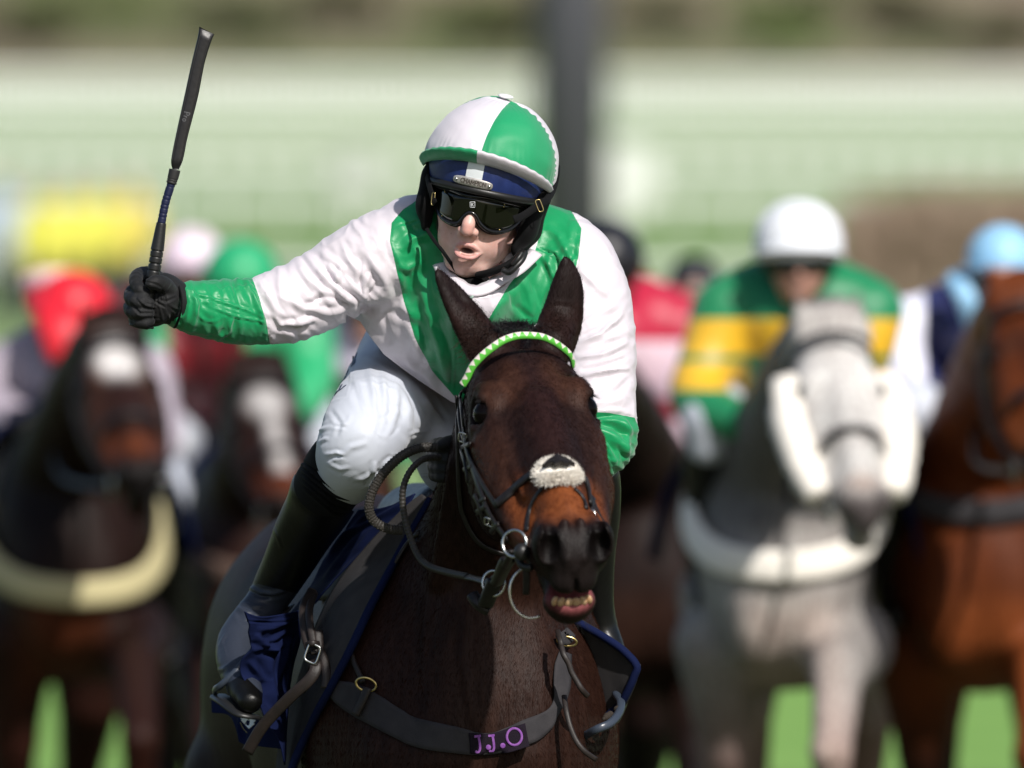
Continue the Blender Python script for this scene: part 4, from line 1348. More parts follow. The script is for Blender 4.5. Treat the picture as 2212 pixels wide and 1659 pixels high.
mA = mk(poly_sd(gu, gvv, [(560, 560), (820, 440), (850, 600), (800, 700), (570, 780)])); mF = mk(poly_sd(gu, gvv, [(340, 560), (575, 580), (600, 790), (340, 790)]))
mR = mk(poly_sd(gu, gvv, [(1230, 450), (1420, 500), (1420, 895), (1220, 895)])); mE = mk(poly_sd(gu, gvv, [(1220, 895), (1420, 895), (1420, 1100), (1220, 1100)]))
mC = np.clip(1 - mA - mF - mR - mE, 0, 1)
rel = mA * aniso(GV, 55, 85, 13, 1) * .0022 + mF * aniso(GV, 72, 120, 22, 2) * .0016 + mR * aniso(GV, 155, 75, 12, 3) * .0020 + mE * aniso(GV, 35, 110, 20, 4) * .0026 + mC * aniso(GV, 62, 60, 11, 5) * .0022
GV = GV + GN2 * (vnoise(GV, 17, 33, 3) * .0022 + rel)[:, None]
gu, gvv = UV(GV)
# the colours: where each panel of the silks is green
pg = [
    [(905, 428), (870, 452), (846, 480), (842, 520), (858, 590), (872, 650), (896, 730), (932, 800), (982, 858), (1060, 905), (1068, 800), (1010, 770), (996, 745), (975, 690), (962, 640), (958, 560), (960, 420)],
    [(1154, 548), (1168, 500), (1176, 440), (1205, 430), (1235, 455), (1256, 492), (1250, 550), (1244, 581), (1215, 620), (1190, 655), (1171, 690), (1110, 740), (1050, 700), (1100, 615)],
    [(300, 540), (543, 596), (560, 640), (575, 690), (584, 750), (300, 800)],
    [(1270, 889), (1320, 893), (1372, 902), (1400, 960), (1390, 1100), (900, 1100), (940, 905)],
]
gs = np.max([poly_sd(gu, gvv, p) * (1 if i != 3 else 1) for i, p in enumerate(pg)], axis=0)
fade = np.where((GV[:, 1] > .30) & (gvv > 600), -20, gs)
gs = np.where(gs > 0, np.minimum(gs, np.where(GN2[:, 1] > .35, -5, 99)), gs)
# drop hidden cloth behind the horse's neck that would come out through it is left in place; open the hem
line = [(300, 2000), (745, 2000), (748, 680), (778, 694), (800, 728), (830, 766), (870, 797), (905, 822), (975, 868), (1010, 880), (1040, 2000), (2000, 2000)]
GV = GV + GN2 * (-.0013 * np.exp(-(gs / 1.5) ** 2) + .0006 * np.exp(-((np.abs(gs) - 4) / 2.0) ** 2) * np.sin(gvv * .9))[:, None]
JV_, F4, used = cut_along(GV, GF, line)
jacket = mesh_obj('jacket', JV_, F4, M['silk'], person, attrs={'g': gs[used]})
JB = bvh(JV_, F4)
# snap button on the collar front
V, F = plate(JB, (1016, 638), (1, .05), 16, 16, .0006, .0016, 1.0); mesh_obj('snap_button', V, F, M['cap_silk'], jacket)
# collar roll
co = [(948, 570, .055), (960, 592, .03), (985, 612, .005), (1018, 629, -.012), (1050, 624, -.012), (1082, 604, .0), (1122, 580, .02), (1160, 545, .055)]
pts = spline([P(*a) for a in co], 60)
def cprof(t): return [(-.013 + .0008 * math.sin(t * 60), .0004), (-.006, .0016 + .0003 * math.sin(t * 90)), (.006, .0018), (.011, .0004), (.009, -.002), (-.009, -.002)]
V, F = sweep(pts, cprof, nrm=np.tile((0.0, -.82, .55), (60, 1))); col = mesh_obj('collar', V, F, M['silk'], jacket, attrs={'g': np.full(len(V), -5.0)})
# black roll neck
nk = Field(axis(-.12, .06, .003), axis(-.10, .14, .003), axis(1.98, 2.14, .003))
nk.cone(P(1016, 606, .055), P(1022, 640, .045), .030, .036, .01)
for i, (v0, r) in enumerate([(603, .031), (611, .033), (619, .034), (628, .036)]): nk.ell(P(1016, v0, .052 - .003 * i), (r, r, .0045), None, .003)
V, F = nk.mesh(1); mesh_obj('roll_neck', V, F, M['black_cloth'], person)
lettering('Mr.' if False else 'r.', JB, Z1(690, 1480), (1, -.05), 8, .0013, .004, .0004, 'letter', M['letter'], jacket)
lettering('M.', JB, Z1(975, 1365), (.8, -.62), 15, .0022, .0015, .0006, 'letter', M['patch'], jacket, slant=.2)

# ---- breeches
def breeches_mesh():
    fd = Field(axis(-.36, .30, .0055), axis(-.20, 1.05, .0085), axis(1.52, 2.02, .0055))
    cloth_chain(fd, [(1000, 730, .66, 165), (935, 770, .52, 150), (862, 838, .40, 112), (797, 914, .14, 88), (776, 950, .045, 77)], 18, .03)
    cloth_chain(fd, [(804, 905, .11, 94), (771, 965, .055, 80), (758, 1000, .09, 74), (742, 1030, .15, 66)], 10, .02)
    cloth_chain(fd, [(1080, 740, .66, 150), (1150, 800, .50, 135), (1225, 890, .30, 105), (1262, 950, .16, 84), (1272, 1010, .20, 60)], 14, .03)
    fd.ell(P(1040, 760, .78), (.19, .20, .17), None, .06)
    fd.cone(P(960, 900, .42), P(985, 985, .36), .085, .07, .05)
    V, F = fd.mesh(2); return V, F
BV, BF = breeches_mesh(); BV, BF = subdivide(BV, BF); BN = normals(BV, BF)
st = []
S(K_, [(130, 1000), (150, 880), (270, 840)], 4, .004); S(K_, [(270, 838), (390, 850)], 3.2, -.003); S(K_, [(160, 980), (200, 950), (240, 945)], 3.5, .004)
S(K_, [(200, 1080), (300, 1060), (370, 1080)], 3.5, .004); S(K_, [(220, 1130), (300, 1090), (380, 1095)], 3, -.0035); S(K_, [(230, 1150), (330, 1200), (420, 1180)], 4, .003)
S(K_, [(640, 1290), (610, 1200), (625, 1130)], 5, .005); S(K_, [(540, 1330), (600, 1260), (680, 1200)], 5, -.005); S(K_, [(700, 1220), (730, 1160), (800, 1100), (790, 1060)], 6, .006)
S(K_, [(740, 1160), (780, 1110), (800, 1070)], 4, -.005); S(K_, [(430, 1290), (520, 1280), (600, 1230)], 4, .003); S(K_, [(400, 470), (560, 470), (700, 500), (820, 560)], 3.5, .0022)
S(K_, [(830, 540), (900, 700), (900, 880)], 6, .004); S(K_, [(870, 520), (960, 700), (950, 880)], 4, -.0035); S(K_, [(930, 600), (1000, 740), (990, 870)], 4, .003)
S(K_, [(990, 640), (1050, 760), (1040, 870)], 3.5, -.003); S(K_, [(1020, 600), (1100, 720), (1200, 860)], 6, .005); S(K_, [(1060, 560), (1150, 700), (1230, 800)], 5, -.004)
S(K_, [(380, 600), (300, 620), (262, 640)], 2.4, .0018); S(K_, [(460, 250), (420, 430), (380, 600)], 1.8, .0014); S(K_, [(900, 910), (960, 890), (1120, 870)], 3, .0025)
kp = [(690, 890), (860, 900), (870, 990), (800, 1050), (700, 990)]
st += rand_strokes(kp, 160, 22, 8, (25, 60), (3, 5), (.0006, .0014), rs)
st += rand_strokes([(760, 770), (900, 800), (960, 900), (880, 960), (740, 860)], 55, 14, 12, (60, 150), (5, 9), (.0008, .0018), rs)
for i in range(7):
    o = i * 62
    S(K_, [(520 + o * .9, 330 + o * .4), (560 + o * .75, 520 + o * .55), (600 + o * .5, 740 + o * .3), (560 + o * .45, 960)], 7 + i % 3, .0030 * (1 if i % 2 else -.8))
S(K_, [(440, 420), (500, 640), (560, 820), (700, 960)], 2.0, .0014); S(K_, [(250, 700), (330, 820), (300, 930)], 5, -.003); S(K_, [(330, 1110), (420, 1020), (560, 980)], 6, .003)
BV = folds(BV, BN, [(a_, w_ * 1.15, h_ * .62) for a_, w_, h_ in st], .4)
BV = BV + normals(BV, BF) * (vnoise(BV, 40, 41, 3) * .0009)[:, None]
breeches = mesh_obj('breeches', BV, BF, M['breeches'], person)
BB = bvh(BV, BF)
# side print on the thigh
for a, b_ in [((470, 240), (420, 330)), ((450, 290), (425, 350)), ((400, 380), (330, 500)), ((380, 420), (350, 470)), ((345, 500), (290, 580)), ((375, 505), (300, 560)), ((430, 260), (445, 300))]:
    V, F = strap(BB, [K_(*a), K_((a[0] + b_[0]) / 2 + 8, (a[1] + b_[1]) / 2), K_(*b_)], .006, .0006, .0006, 10)
    mesh_obj('print', V, F, mat('navy_print', (.02, .03, .07), .5) if 'navy_print' not in bpy.data.materials else bpy.data.materials['navy_print'], breeches)

# ---- boots
def boot_mesh(rows, foot, parent, lbl=None):
    fd = Field(axis(-.55, .40, .0055), axis(-.20, .62, .008), axis(1.20, 1.80, .0055))
    cloth_chain(fd, rows, 18, .012)
    cloth_chain(fd, foot, 10, .02)
    V, F = fd.mesh(1); V, F = subdivide(V, F)
    return V, F
rowsL = [(702, 1062, .17, 76), (690, 1092, .20, 70), (655, 1150, .25, 62), (625, 1210, .30, 54), (597, 1262, .34, 47), (575, 1300, .35, 42), (545, 1340, .33, 41)]
footL = [(550, 1335, .33, 41), (520, 1380, .30, 45), (512, 1420, .25, 43), (522, 1465, .19, 38), (540, 1515, .12, 27)]
V, F = boot_mesh(rowsL, footL, person)
N = normals(V, F)
st = []
S(L_, [(305, 750), (360, 780), (430, 785), (520, 760)], 4, .006); S(L_, [(310, 770), (380, 800), (460, 800)], 4, -.005); S(L_, [(245, 850), (300, 880), (330, 870)], 4, .005)
S(L_, [(240, 870), (280, 920), (330, 930)], 5, -.004); S(L_, [(420, 440), (450, 500), (470, 560)], 3, .0016); S(G_, [(180, 480), (220, 400), (260, 330)], 3, .003)
S(G_, [(215, 400), (235, 480), (260, 560)], 2, .002); S(G_, [(150, 700), (220, 690), (330, 620)], 4, .003); S(L_, [(255, 830), (330, 850), (400, 850)], 4, .004)
S(G_, [(380, 620), (420, 520), (450, 420)], 1.4, -.001)
V = folds(V, N, [(a_, w_ * 1.2, h_ * .55) for a_, w_, h_ in st], .5)
V = V + normals(V, F) * (vnoise(V, 30, 51, 3) * .0005)[:, None]
# the top edge is open
V_, F_, used = cut_along(V * np.array([1, 1, 1]), F, [(0, 3000), (3000, 3001)])
cu, cv = UV(V[F].mean(1))
keep = cv > 1010 + (cu - 612) * .62
gone = np.unique(F[~keep]); F = F[keep]; used = np.unique(F)
ed_ = np.intersect1d(gone, used); u_, v_ = UV(V[ed_]); V[ed_, 2] = HC + (980 - (1010 + (u_ - 612) * .62)) * (V[ed_, 1] + CAMD) / FP
rm = np.full(len(V), -1); rm[used] = np.arange(len(used)); V = V[used]; F = rm[F]
cu, cv = UV(V)
fm = np.minimum(cv - (1262 + (cu - 560) * .25), -poly_sd(cu, cv, [G_(270, 1010), G_(280, 820), G_(420, 730), G_(700, 1000), G_(700, 1260), G_(420, 1260)])) * 1.0
bootL = mesh_obj('boot', V, F, M['boot_two'], person, attrs={'g': fm})
BT = bvh(V, F)
# stretch cuff between knee and boot
fd = Field(axis(-.42, -.17, .0045), axis(-.05, .40, .006), axis(1.60, 1.84, .0045))
cloth_chain(fd, [(740, 1000, .10, 74), (722, 1030, .13, 73), (700, 1062, .17, 70), (690, 1085, .20, 66)], 10, .01)
V, F = fd.mesh(1); V, F = subdivide(V, F); N = normals(V, F); st = []
for i in range(9):
    o = i * 17
    S(L_, [(560 + o * .2, 110 + o), (640 + o * .2, 170 + o * 1.05), (740, 240 + o * 1.0), (860 - o * .4, 280 + o * .8)], 3.4, .0035 * (1 if i % 2 else -1))
V = folds(V, N, st, .6)
mesh_obj('boot_sock', V, F, M['black_cloth'], person)
rowsR = [(1282, 1030, .20, 58), (1286, 1110, .24, 52), (1284, 1190, .29, 44), (1288, 1290, .33, 36), (1300, 1360, .35, 32)]
footR = [(1300, 1360, .35, 32), (1318, 1430, .33, 36), (1320, 1500, .27, 36), (1308, 1552, .18, 28)]
V, F = boot_mesh(rowsR, footR, person); mesh_obj('boot', V, F, M['boot'], person)
for i in range(7):
    a = i * .9
    V, F = ball(P(1325 + 10 * math.sin(a), 1535 + 12 * math.cos(a * 1.3), .14), (.006 + .002 * math.sin(i), .006, .005), None, 8, 6)

# ---- whip hand and whip
def H_(x, y): return ((480 + x * .7835) * .54, (60 + y * .7835) * .54)       # whip enlargement
WY = -.065
glove = Field(axis(-.70, -.50, .0017), axis(-.14, .06, .0022), axis(1.93, 2.10, .0017))
g = lambda pts, k=.004, n=8: glove.chain([(*P(u, v, y), r / 1300) for u, v, y, r in pts], n, k)
g([(386, 655, -.005, 39), (362, 650, -.010, 43), (345, 650, -.015, 40)], .02)          # wrist and back of hand
g([(352, 622, -.02, 30), (338, 640, -.03, 34), (330, 672, -.03, 33)], .02)              # palm mass
# index finger hooked round the handle, top of the fist
g([(352, 612, .01, 16), (328, 594, .01, 16), (305, 592, -.02, 14.5), (293, 602, -.055, 13.5), (298, 622, -.080, 13), (312, 636, -.088, 12)], .004, 12)
# middle, ring and little fingers
g([(345, 640, .00, 17), (312, 628, -.005, 17), (288, 630, -.035, 15.5), (284, 644, -.070, 15), (300, 652, -.092, 14), (322, 655, -.088, 12)], .003, 12)
g([(342, 662, .00, 17), (308, 656, -.01, 17), (284, 660, -.040, 15), (285, 672, -.072, 14.5), (302, 676, -.090, 13.5), (322, 676, -.084, 12)], .003, 12)
g([(342, 684, -.005, 15), (312, 684, -.015, 15), (292, 686, -.045, 13), (294, 694, -.070, 12.5), (308, 697, -.084, 12), (324, 694, -.078, 11)], .003, 12)
# thumb across the front
g([(368, 640, -.035, 20), (356, 618, -.065, 18), (340, 610, -.090, 15.5), (326, 612, -.100, 12.5)], .005, 10)
g([(372, 660, -.02, 26), (352, 650, -.052, 26), (342, 672, -.050, 26)], .015)
V, F = glove.mesh(1)
N = normals(V, F); st = []
st += rand_strokes([(330, 610), (385, 620), (385, 700), (335, 700)], 60, 30, 14, (15, 45), (2.2, 4), (.0008, .0018), rs)
S(A_, [(430, 330), (380, 400), (360, 480)], 3, .002); S(A_, [(470, 440), (400, 470), (350, 460)], 3, -.002); S(A_, [(180, 440), (240, 500), (330, 520)], 3, .0025)
S(A_, [(130, 480), (200, 560), (330, 560)], 3, -.0022)
V = folds(V, N, st, .5)
gl = mesh_obj('glove', V, F, M['glove'], person)
gl.data.materials.append(M['mesh_glove'])
cu, cv = UV(V[F].mean(1)); gl.data.polygons.foreach_set('material_index', ((cu < 325) & (cv > 632)).astype(np.int32))
V, F = sweep(spline([P(a, b_, c) for a, b_, c in [(388, 622, -.035), (394, 655, -.062), (386, 692, -.045), (376, 700, .0), (374, 660, .05), (380, 622, .03)]], 40), slab(.012, .002), up=(-1, 0, 0)); mesh_obj('wrist_band', V, F, M['black_cloth'], gl)
# rein hand behind the neck
g2 = Field(axis(-.22, .02, .0025), axis(-.16, .10, .003), axis(1.68, 1.86, .0025))
q2 = lambda pts, n=8: g2.chain([(*P(u, v, y), r / 1300) for u, v, y, r in pts], n, .005)
q2([(1040, 988, -.03, 34), (1000, 985, -.03, 34), (975, 985, -.03, 30)])
for i, (v0, r) in enumerate([(962, 15), (984, 16), (1006, 15), (1024, 13)]):
    q2([(985, v0, .0, r), (955, v0 - 2, -.005, r), (938, v0 + 2, -.035, r - 1), (946, v0 + 6, -.07, r - 2), (968, v0 + 8, -.08, r - 2)], 9)
q2([(1005, 962, -.06, 16), (975, 955, -.08, 14), (952, 962, -.09, 12)])
V, F = g2.mesh(1); mesh_obj('glove', V, F, M['mesh_glove'], person)

whip = thing('whip', P(330, 600, WY), 'black padded riding whip held upright in a raised gloved fist', 'whip')
hp = [H_(*a) for a in [(108, 1600), (165, 1350), (190, 1200), (212, 1060), (232, 960), (262, 860), (280, 790), (310, 640), (355, 400), (440, 75)]]
base3 = [np.array(P(a, b_, WY)) for a, b_ in hp]
def wtube(i0, i1, r0, r1, name, m, n=40, rib=None, flat=1.0):
    pts = spline(base3, 400)
    def par(k):   # arc position of control point k
        d = np.linalg.norm(pts - base3[k], axis=1); return int(d.argmin())
    a, b_ = par(i0), par(i1)
    idx = np.linspace(a, b_, n).astype(int); idx = np.unique(idx); q = pts[idx]
    def prof(t):
        r = r0 + (r1 - r0) * t
        if rib: r += rib[0] * (1 if (t * rib[1]) % 1 < .86 else -1.2)
        return circ(r, 12, flat)
    V, F = sweep(q, prof, up=(0, -1, 0)); return mesh_obj(name, V, F, m, whip)
wtube(0, 2, .0102, .0098, 'handle', M['rubber'], 180, (.0009, 11))
wtube(2, 3, .0112, .0082, 'grip_collar', M['rubber'], 30)
wtube(3, 5, .0066, .0066, 'wound_thread', M['bluetape'], 160, (.0004, 22))
wtube(5, 6, .0082, .0090, 'tape', M['whiptape'], 60, (.0005, 6))
V, F = ball(P(*H_(110, 1585), WY + .0), (.0185, .0185, .006), np.array([unit((1, 0, -.15)), (0, 1, 0), unit((.15, 0, 1))]), 24, 10); mesh_obj('end_cap', V, F, M['rubber'], whip)
V, F = sweep(np.array([P(*H_(110, 1588), WY) + .0182 * np.array([math.cos(t), math.sin(t) * 1.0, -.15 * math.cos(t)]) for t in np.linspace(0, 2 * math.pi, 40)[:-1]]), circ(.0025, 8), closed=True); mesh_obj('end_ring', V, F, M['rubber'], whip)
# padded flap: two stitched leather leaves over a cushion
fl_l = [H_(*a) for a in [(268, 790), (262, 740), (285, 620), (330, 420), (370, 240), (402, 110), (410, 62)]]
fl_r = [H_(*a) for a in [(300, 790), (322, 735), (345, 620), (395, 420), (430, 240), (470, 110), (480, 98)]]
a = spline([(x, y, 0) for x, y in fl_l], 70)[:, :2]; c = spline([(x, y, 0) for x, y in fl_r], 70)[:, :2]
Vf = []; pr = 15
for i in range(70):
    t = i / 69; m2 = (a[i] + c[i]) / 2; h = (c[i] - a[i]) / 2 * (1.02 + .14 * t)
    th = .0075 * min(1, (1 - t) * 12 + .35) * (min(1, t * 8 + .5))
    for k in range(pr * 2):
        an = math.pi * 2 * k / (pr * 2)
        x = math.copysign(abs(math.cos(an)) ** .55, math.cos(an)); y = math.copysign(abs(math.sin(an)) ** .8, math.sin(an))
        p = P(m2[0] + h[0] * x, m2[1] + h[1] * x, WY + y * th + (.0018 if abs(x) > .86 and False else 0))
        Vf.append(p)
Ff = [(i * 30 + j, i * 30 + (j + 1) % 30, (i + 1) * 30 + (j + 1) % 30, (i + 1) * 30 + j) for i in range(69) for j in range(30)] + [tuple(range(30)), tuple(range(69 * 30, 70 * 30))[::-1]]
flap = mesh_obj('padded_flap', np.array(Vf), Ff, M['whip'], whip)
FB = bvh(np.array(Vf), [f for f in Ff if len(f) == 4])
for s_, k_ in ((.80, 'seam'), (-.80, 'seam')):
    pts = [(a[i] + c[i]) / 2 + s_ * (c[i] - a[i]) / 2 for i in range(4, 68)]
    V, F = sweep(np.array([hit(FB, p[0], p[1], lift=.0004)[0] for p in pts]), circ(.0009, 6)); mesh_obj('seam', V, F, M['whiptape'], flap)
lettering('Pro', FB, H_(337, 520), (-.26, 1), 11, .0008, .0004, .0002, 'letter', mat('grey_print', (.16, .16, .17), .5), flap, flip=False)

# ------------------------------------------------------------------ bridle
def Hd(x, y): return ((1650 + x * .4822) * .54, (1250 + y * .4822) * .54)     # horse face enlargement
def Mz(x, y): return ((1750 + x * .4822) * .54, (1750 + y * .4822) * .54)     # muzzle enlargement
def C_p(x, y): return ((1200 + x * .6555) * .54, (2300 + y * .6555) * .54)    # chest enlargement
bridle = thing('bridle', H(0, .1, .01), 'black leather bridle with a green and white browband and white fleece noseband', 'bridle')
# browband: padded strip with green and white darts
bb = [Hd(*a) for a in [(418, 600), (455, 540), (500, 450), (570, 370), (660, 295), (760, 230), (870, 195), (980, 192), (1080, 205), (1170, 245), (1250, 300), (1310, 360), (1338, 450)]]
n = 140
q = spline([(a, b, 0) for a, b in bb], n)
pts, ns = [], []
for a in q:
    p, nn = hit(HB, a[0], a[1], lift=.003); pts.append(p); ns.append(nn)
pts = np.array(pts); tq = np.linspace(-1, 1, n)
yc = np.minimum(np.polyval(np.polyfit(tq, pts[:, 1], 2), tq), -.40 + .0 * tq)
yc = -.425 - .035 * (1 - tq ** 2) + .035 * tq
pts = np.array([P(a[0], a[1], y_) for a, y_ in zip(q, yc)])
ctr = P(1122, 860, -.36)
ns = np.array([unit(unit(p - ctr) * .75 + np.array([0, -.66, .0])) for p in pts])
T_ = np.gradient(pts, axis=0); T_ /= np.linalg.norm(T_, axis=1, keepdims=True)
Sd = np.cross(T_, ns)
w = .0064
def bprof(k):
    r = []
    for j in range(13):
        s_ = -1 + 2 * j / 12
        r.append((s_ * w, .0012 + .0038 * math.sqrt(max(1 - s_ * s_, 0))))
    return r
nd = 19
Vb = []; 
for i in range(n):
    for a, b in bprof(i): Vb.append(pts[i] + Sd[i] * a + ns[i] * b)
tt = np.repeat(np.arange(n) / (n - 1), 13); ss = np.tile(np.linspace(-1, 1, 13), n)
if Sd[n // 2][2] < 0: ss = -ss
ph = (tt * nd) % 1
tri = 1 - 2 * np.abs(ph - .5)                # 0..1..0
gb = (tri * 1.7 - (ss + .70)) * 3
m_bb = silk('browband', (.76, .66, .62), (.08, .42, .035), rough=.42, bump=.1, var=.03)
mesh_obj('browband', np.array(Vb), np.array(grid_faces(n, 13)), m_bb, bridle, attrs={'g': gb})
V, F = sweep(pts - ns * .001, slab(.0125, .0025), nrm=ns); mesh_obj('browband_lining', V, F, M['bridle'], bridle)
def bs(name, uv, w, t=.003, lift=.002, m=None, mt='bridle'): return strap(HB, uv, w, t, lift, m, name, M[mt], bridle)
# headpiece, cheekpiece, throat lash
hp_ = lambda L: [Hd(*a) for a in L]
mp_ = lambda L: [Mz(*a) for a in L]
bs('cheekpiece', hp_([(410, 640), (425, 760), (440, 900), (452, 1020), (468, 1130), (505, 1250), (545, 1370), (590, 1500), (630, 1620)]) + mp_([(430, 590), (490, 700), (560, 790), (600, 850)]), .0125, .0032, .004)
bs('noseband_cheek', hp_([(398, 700), (405, 900), (440, 1060), (500, 1220), (560, 1360), (640, 1500), (715, 1610)]), .0095, .003, .003)
bs('throat_lash', hp_([(385, 690), (390, 900), (395, 1150), (400, 1400), (415, 1620)]) + mp_([(230, 640), (280, 760), (360, 870), (470, 930), (560, 960)]), .009, .003, .004)
bs('noseband', [Mz(500, 560), Mz(600, 470), Mz(700, 380), Mz(800, 310), Mz(880, 285)], .0150, .0035, .0035)
bs('noseband', [Mz(1210, 340), Mz(1235, 420), Mz(1245, 500), Mz(1250, 560)], .0095, .0035, .0035)
bs('lower_noseband', [Mz(880, 420), Mz(820, 500), Mz(780, 580), Mz(755, 680), Mz(748, 780)], .0078, .0026, .002)
bs('lower_noseband', [Mz(1130, 430), Mz(1180, 470), Mz(1215, 530), Mz(1230, 600)], .0070, .0026, .002)
bs('strap_tail', [Mz(232, 100), Mz(262, 190), Mz(285, 290), Mz(292, 370)], .0075, .003, .008)
bs('strap_tail', [Mz(340, 480), Mz(385, 580), Mz(410, 680), Mz(440, 720)], .0105, .0035, .006)
wstrap([(*Mz(1310, 330), -.60), (*Mz(1325, 430), -.61), (*Mz(1345, 540), -.60)], .008, .003, 'strap_tail', M['bridle'], bridle, 16, (.7, -.6, .2))
wstrap([(*Mz(1280, 520), -.66), (*Mz(1330, 640), -.68), (*Mz(1372, 720), -.69), (*Mz(1360, 790), -.70)], .009, .0035, 'strap_tail', M['bridle'], bridle, 16, (.4, -.9, .2))
wstrap([(*Mz(1285, 500), -.68), (*Mz(1270, 560), -.70), (*Mz(1290, 630), -.71), (*Mz(1310, 690), -.72)], .012, .0035, 'cheekpiece', M['bridle'], bridle, 16, (.5, -.8, .2))
# keepers
for a, ang in (((470, 1105), 75), ((490, 1290), 68), ((600, 1560), 62)):
    c = Hd(*a); d = np.array([math.cos(math.radians(ang)), math.sin(math.radians(ang))]); sd = np.array([d[1], -d[0]])
    V, F = strap(HB, [c - sd * 9, c, c + sd * 9], .0085, .0035, .0045, 8); mesh_obj('keeper', V, F, M['bridle'], bridle)
for a, ang in (((395, 590), 60), ((500, 740), 55)):
    c = Mz(*a); d = np.array([math.cos(math.radians(ang)), math.sin(math.radians(ang))]); sd = np.array([d[1], -d[0]])
    V, F = strap(HB, [c - sd * 11, c, c + sd * 11], .0095, .0035, .0050, 8); mesh_obj('keeper', V, F, M['bridle'], bridle)
def on_head(u, v, lift): return hit(HB, u, v, lift=lift)[0]
def buckle(c, w, h, ang, tree_lift=.008, parent=bridle, r=.0013):
    p, nn = hit(HB, c[0], c[1], lift=tree_lift)
    a = math.radians(ang); ax = unit(np.array([math.cos(a), -.25, -math.sin(a)])); up = unit(np.cross(ax, nn))
    ring_rect(p, ax, up, w, h, r, 'buckle', parent, M['steel'])
    V, F = sweep(np.array([p - up * h * .45, p + up * h * .5]), circ(r * .8, 6)); mesh_obj('buckle_tongue', V, F, M['steel'], parent)
buckle(Hd(458, 1040), .014, .019, 18); buckle(Mz(462, 690), .014, .018, 25)
c = P(*Mz(1285, 660), -.73); ring_rect(c, unit((.4, -.3, -1)), unit((.9, -.2, .3)), .022, .013, .0014, 'buckle', bridle, M['steel'])
# bit ring and mouthpiece end
def torus(c3, ax, up_, R, r, name, mt, parent, n=48, a0=0, a1=2 * math.pi):
    full = abs(a1 - a0 - 2 * math.pi) < 1e-3
    t = np.linspace(a0, a1, n + 1)[:-1] if full else np.linspace(a0, a1, n)
    pts = np.asarray(c3) + np.outer(np.cos(t), unit(ax)) * R[0] + np.outer(np.sin(t), unit(up_)) * R[1]
    V, F = sweep(pts, circ(r, 8), closed=full, up=np.cross(unit(ax), unit(up_))); return mesh_obj(name, V, F, M[mt], parent)
bc_ = on_head(*Mz(650, 890), .0) 
torus(P(*Mz(640, 880), -.74), (.85, -.45, -.1), (.1, .1, 1), (.0215, .0215), .0024, 'bit_ring', 'steel', bridle)
torus(P(*Mz(1320, 800), -.74), (.5, .8, 0), (0, 0, 1), (.020, .0215), .0024, 'bit_ring', 'steel', bridle)
V, F = ball(P(*Mz(700, 950), -.76), (.013, .012, .014), None, 20, 12); mesh_obj('bit_guard', V, F, M['rubber'], bridle)
V, F = sweep(spline([P(*Mz(735, 1080), -.75), P(*Mz(740, 1180), -.745), P(*Mz(735, 1300), -.735)], 10), slab(.011, .003), nrm=np.tile((0, -1, 0), (10, 1))); mesh_obj('curb_strap', V, F, M['bridle'], bridle)
V, F = sweep(spline([P(*Mz(655, 960), -.74), P(*Mz(700, 1060), -.75), P(*Mz(780, 1085), -.76)], 12), circ(.0062, 8)); mesh_obj('cheek_end', V, F, M['rubber'], bridle)
# fleece on the noseband
fc = H(0, 0, 0)
cen, nn = hit(HB, 1206, 1024, lift=.004)
fleece_base = []
rg = np.random.default_rng(5)
roots = []; dirs = []
Fr = Frame(cen, H.A[0], -H.A[1], H.A[2])
def fleece_pt(a, r):   # rounded saddle shape across the nose
    x = .0345 * r * math.copysign(abs(math.cos(a)) ** .85, math.cos(a)); y = .0285 * r * math.copysign(abs(math.sin(a)) ** .85, math.sin(a))
    return x, y
Vb = []; nr, na_ = 14, 48
for i in range(nr + 1):
    r = i / nr
    for j in range(na_):
        a = 2 * math.pi * j / na_
        x, y = fleece_pt(a, r)
        y *= (1.15 if y > 0 else .95)
        z = .014 * math.sqrt(max(1 - r ** 2.6, 0)) * (1 - .35 * math.exp(-(r / .28) ** 2)) - .005 - 6.5 * x * x
        Vb.append(Fr(x, y, z))
Fb = [(i * na_ + j, i * na_ + (j + 1) % na_, (i + 1) * na_ + (j + 1) % na_, (i + 1) * na_ + j) for i in range(nr) for j in range(na_)]
fl = mesh_obj('fleece_pad', np.array(Vb), Fb, M['fleece'], bridle)
Vb = np.array(Vb); Nb = normals(Vb, np.array(Fb))
if (Nb @ H.A[2]).mean() < 0: Nb = -Nb
nf = 5200
fi = rg.integers(0, len(Fb), nf); fa = np.array(Fb)[fi]; wts = rg.dirichlet(np.ones(4), nf)
rt = (Vb[fa] * wts[:, :, None]).sum(1); dn = (Nb[fa] * wts[:, :, None]).sum(1)
rc = rt - Fr.o; out = rc - np.outer(rc @ H.A[2], H.A[2]); rr_ = np.linalg.norm(out, axis=1, keepdims=True)
ol_ = np.stack([out @ H.A[0], out @ (-H.A[1])], 1); keepf = ((ol_[:, 0] / .0295) ** 2 + ((ol_[:, 1] - .005) / .0150) ** 2) > 1
clump = vnoise(rt, 320, 77, 2)[:, None]
dd = dn * .40 + out / (rr_ + 1e-6) * (1.0 + .25 * clump) + H.A[0] * .25 * clump
V, F = strands(rt[keepf], dd[keepf], .0105, .00085, .45, 4, rg, .16)
o = mesh_obj('fleece', V, F, M['fleece'], bridle); o['kind'] = 'stuff'
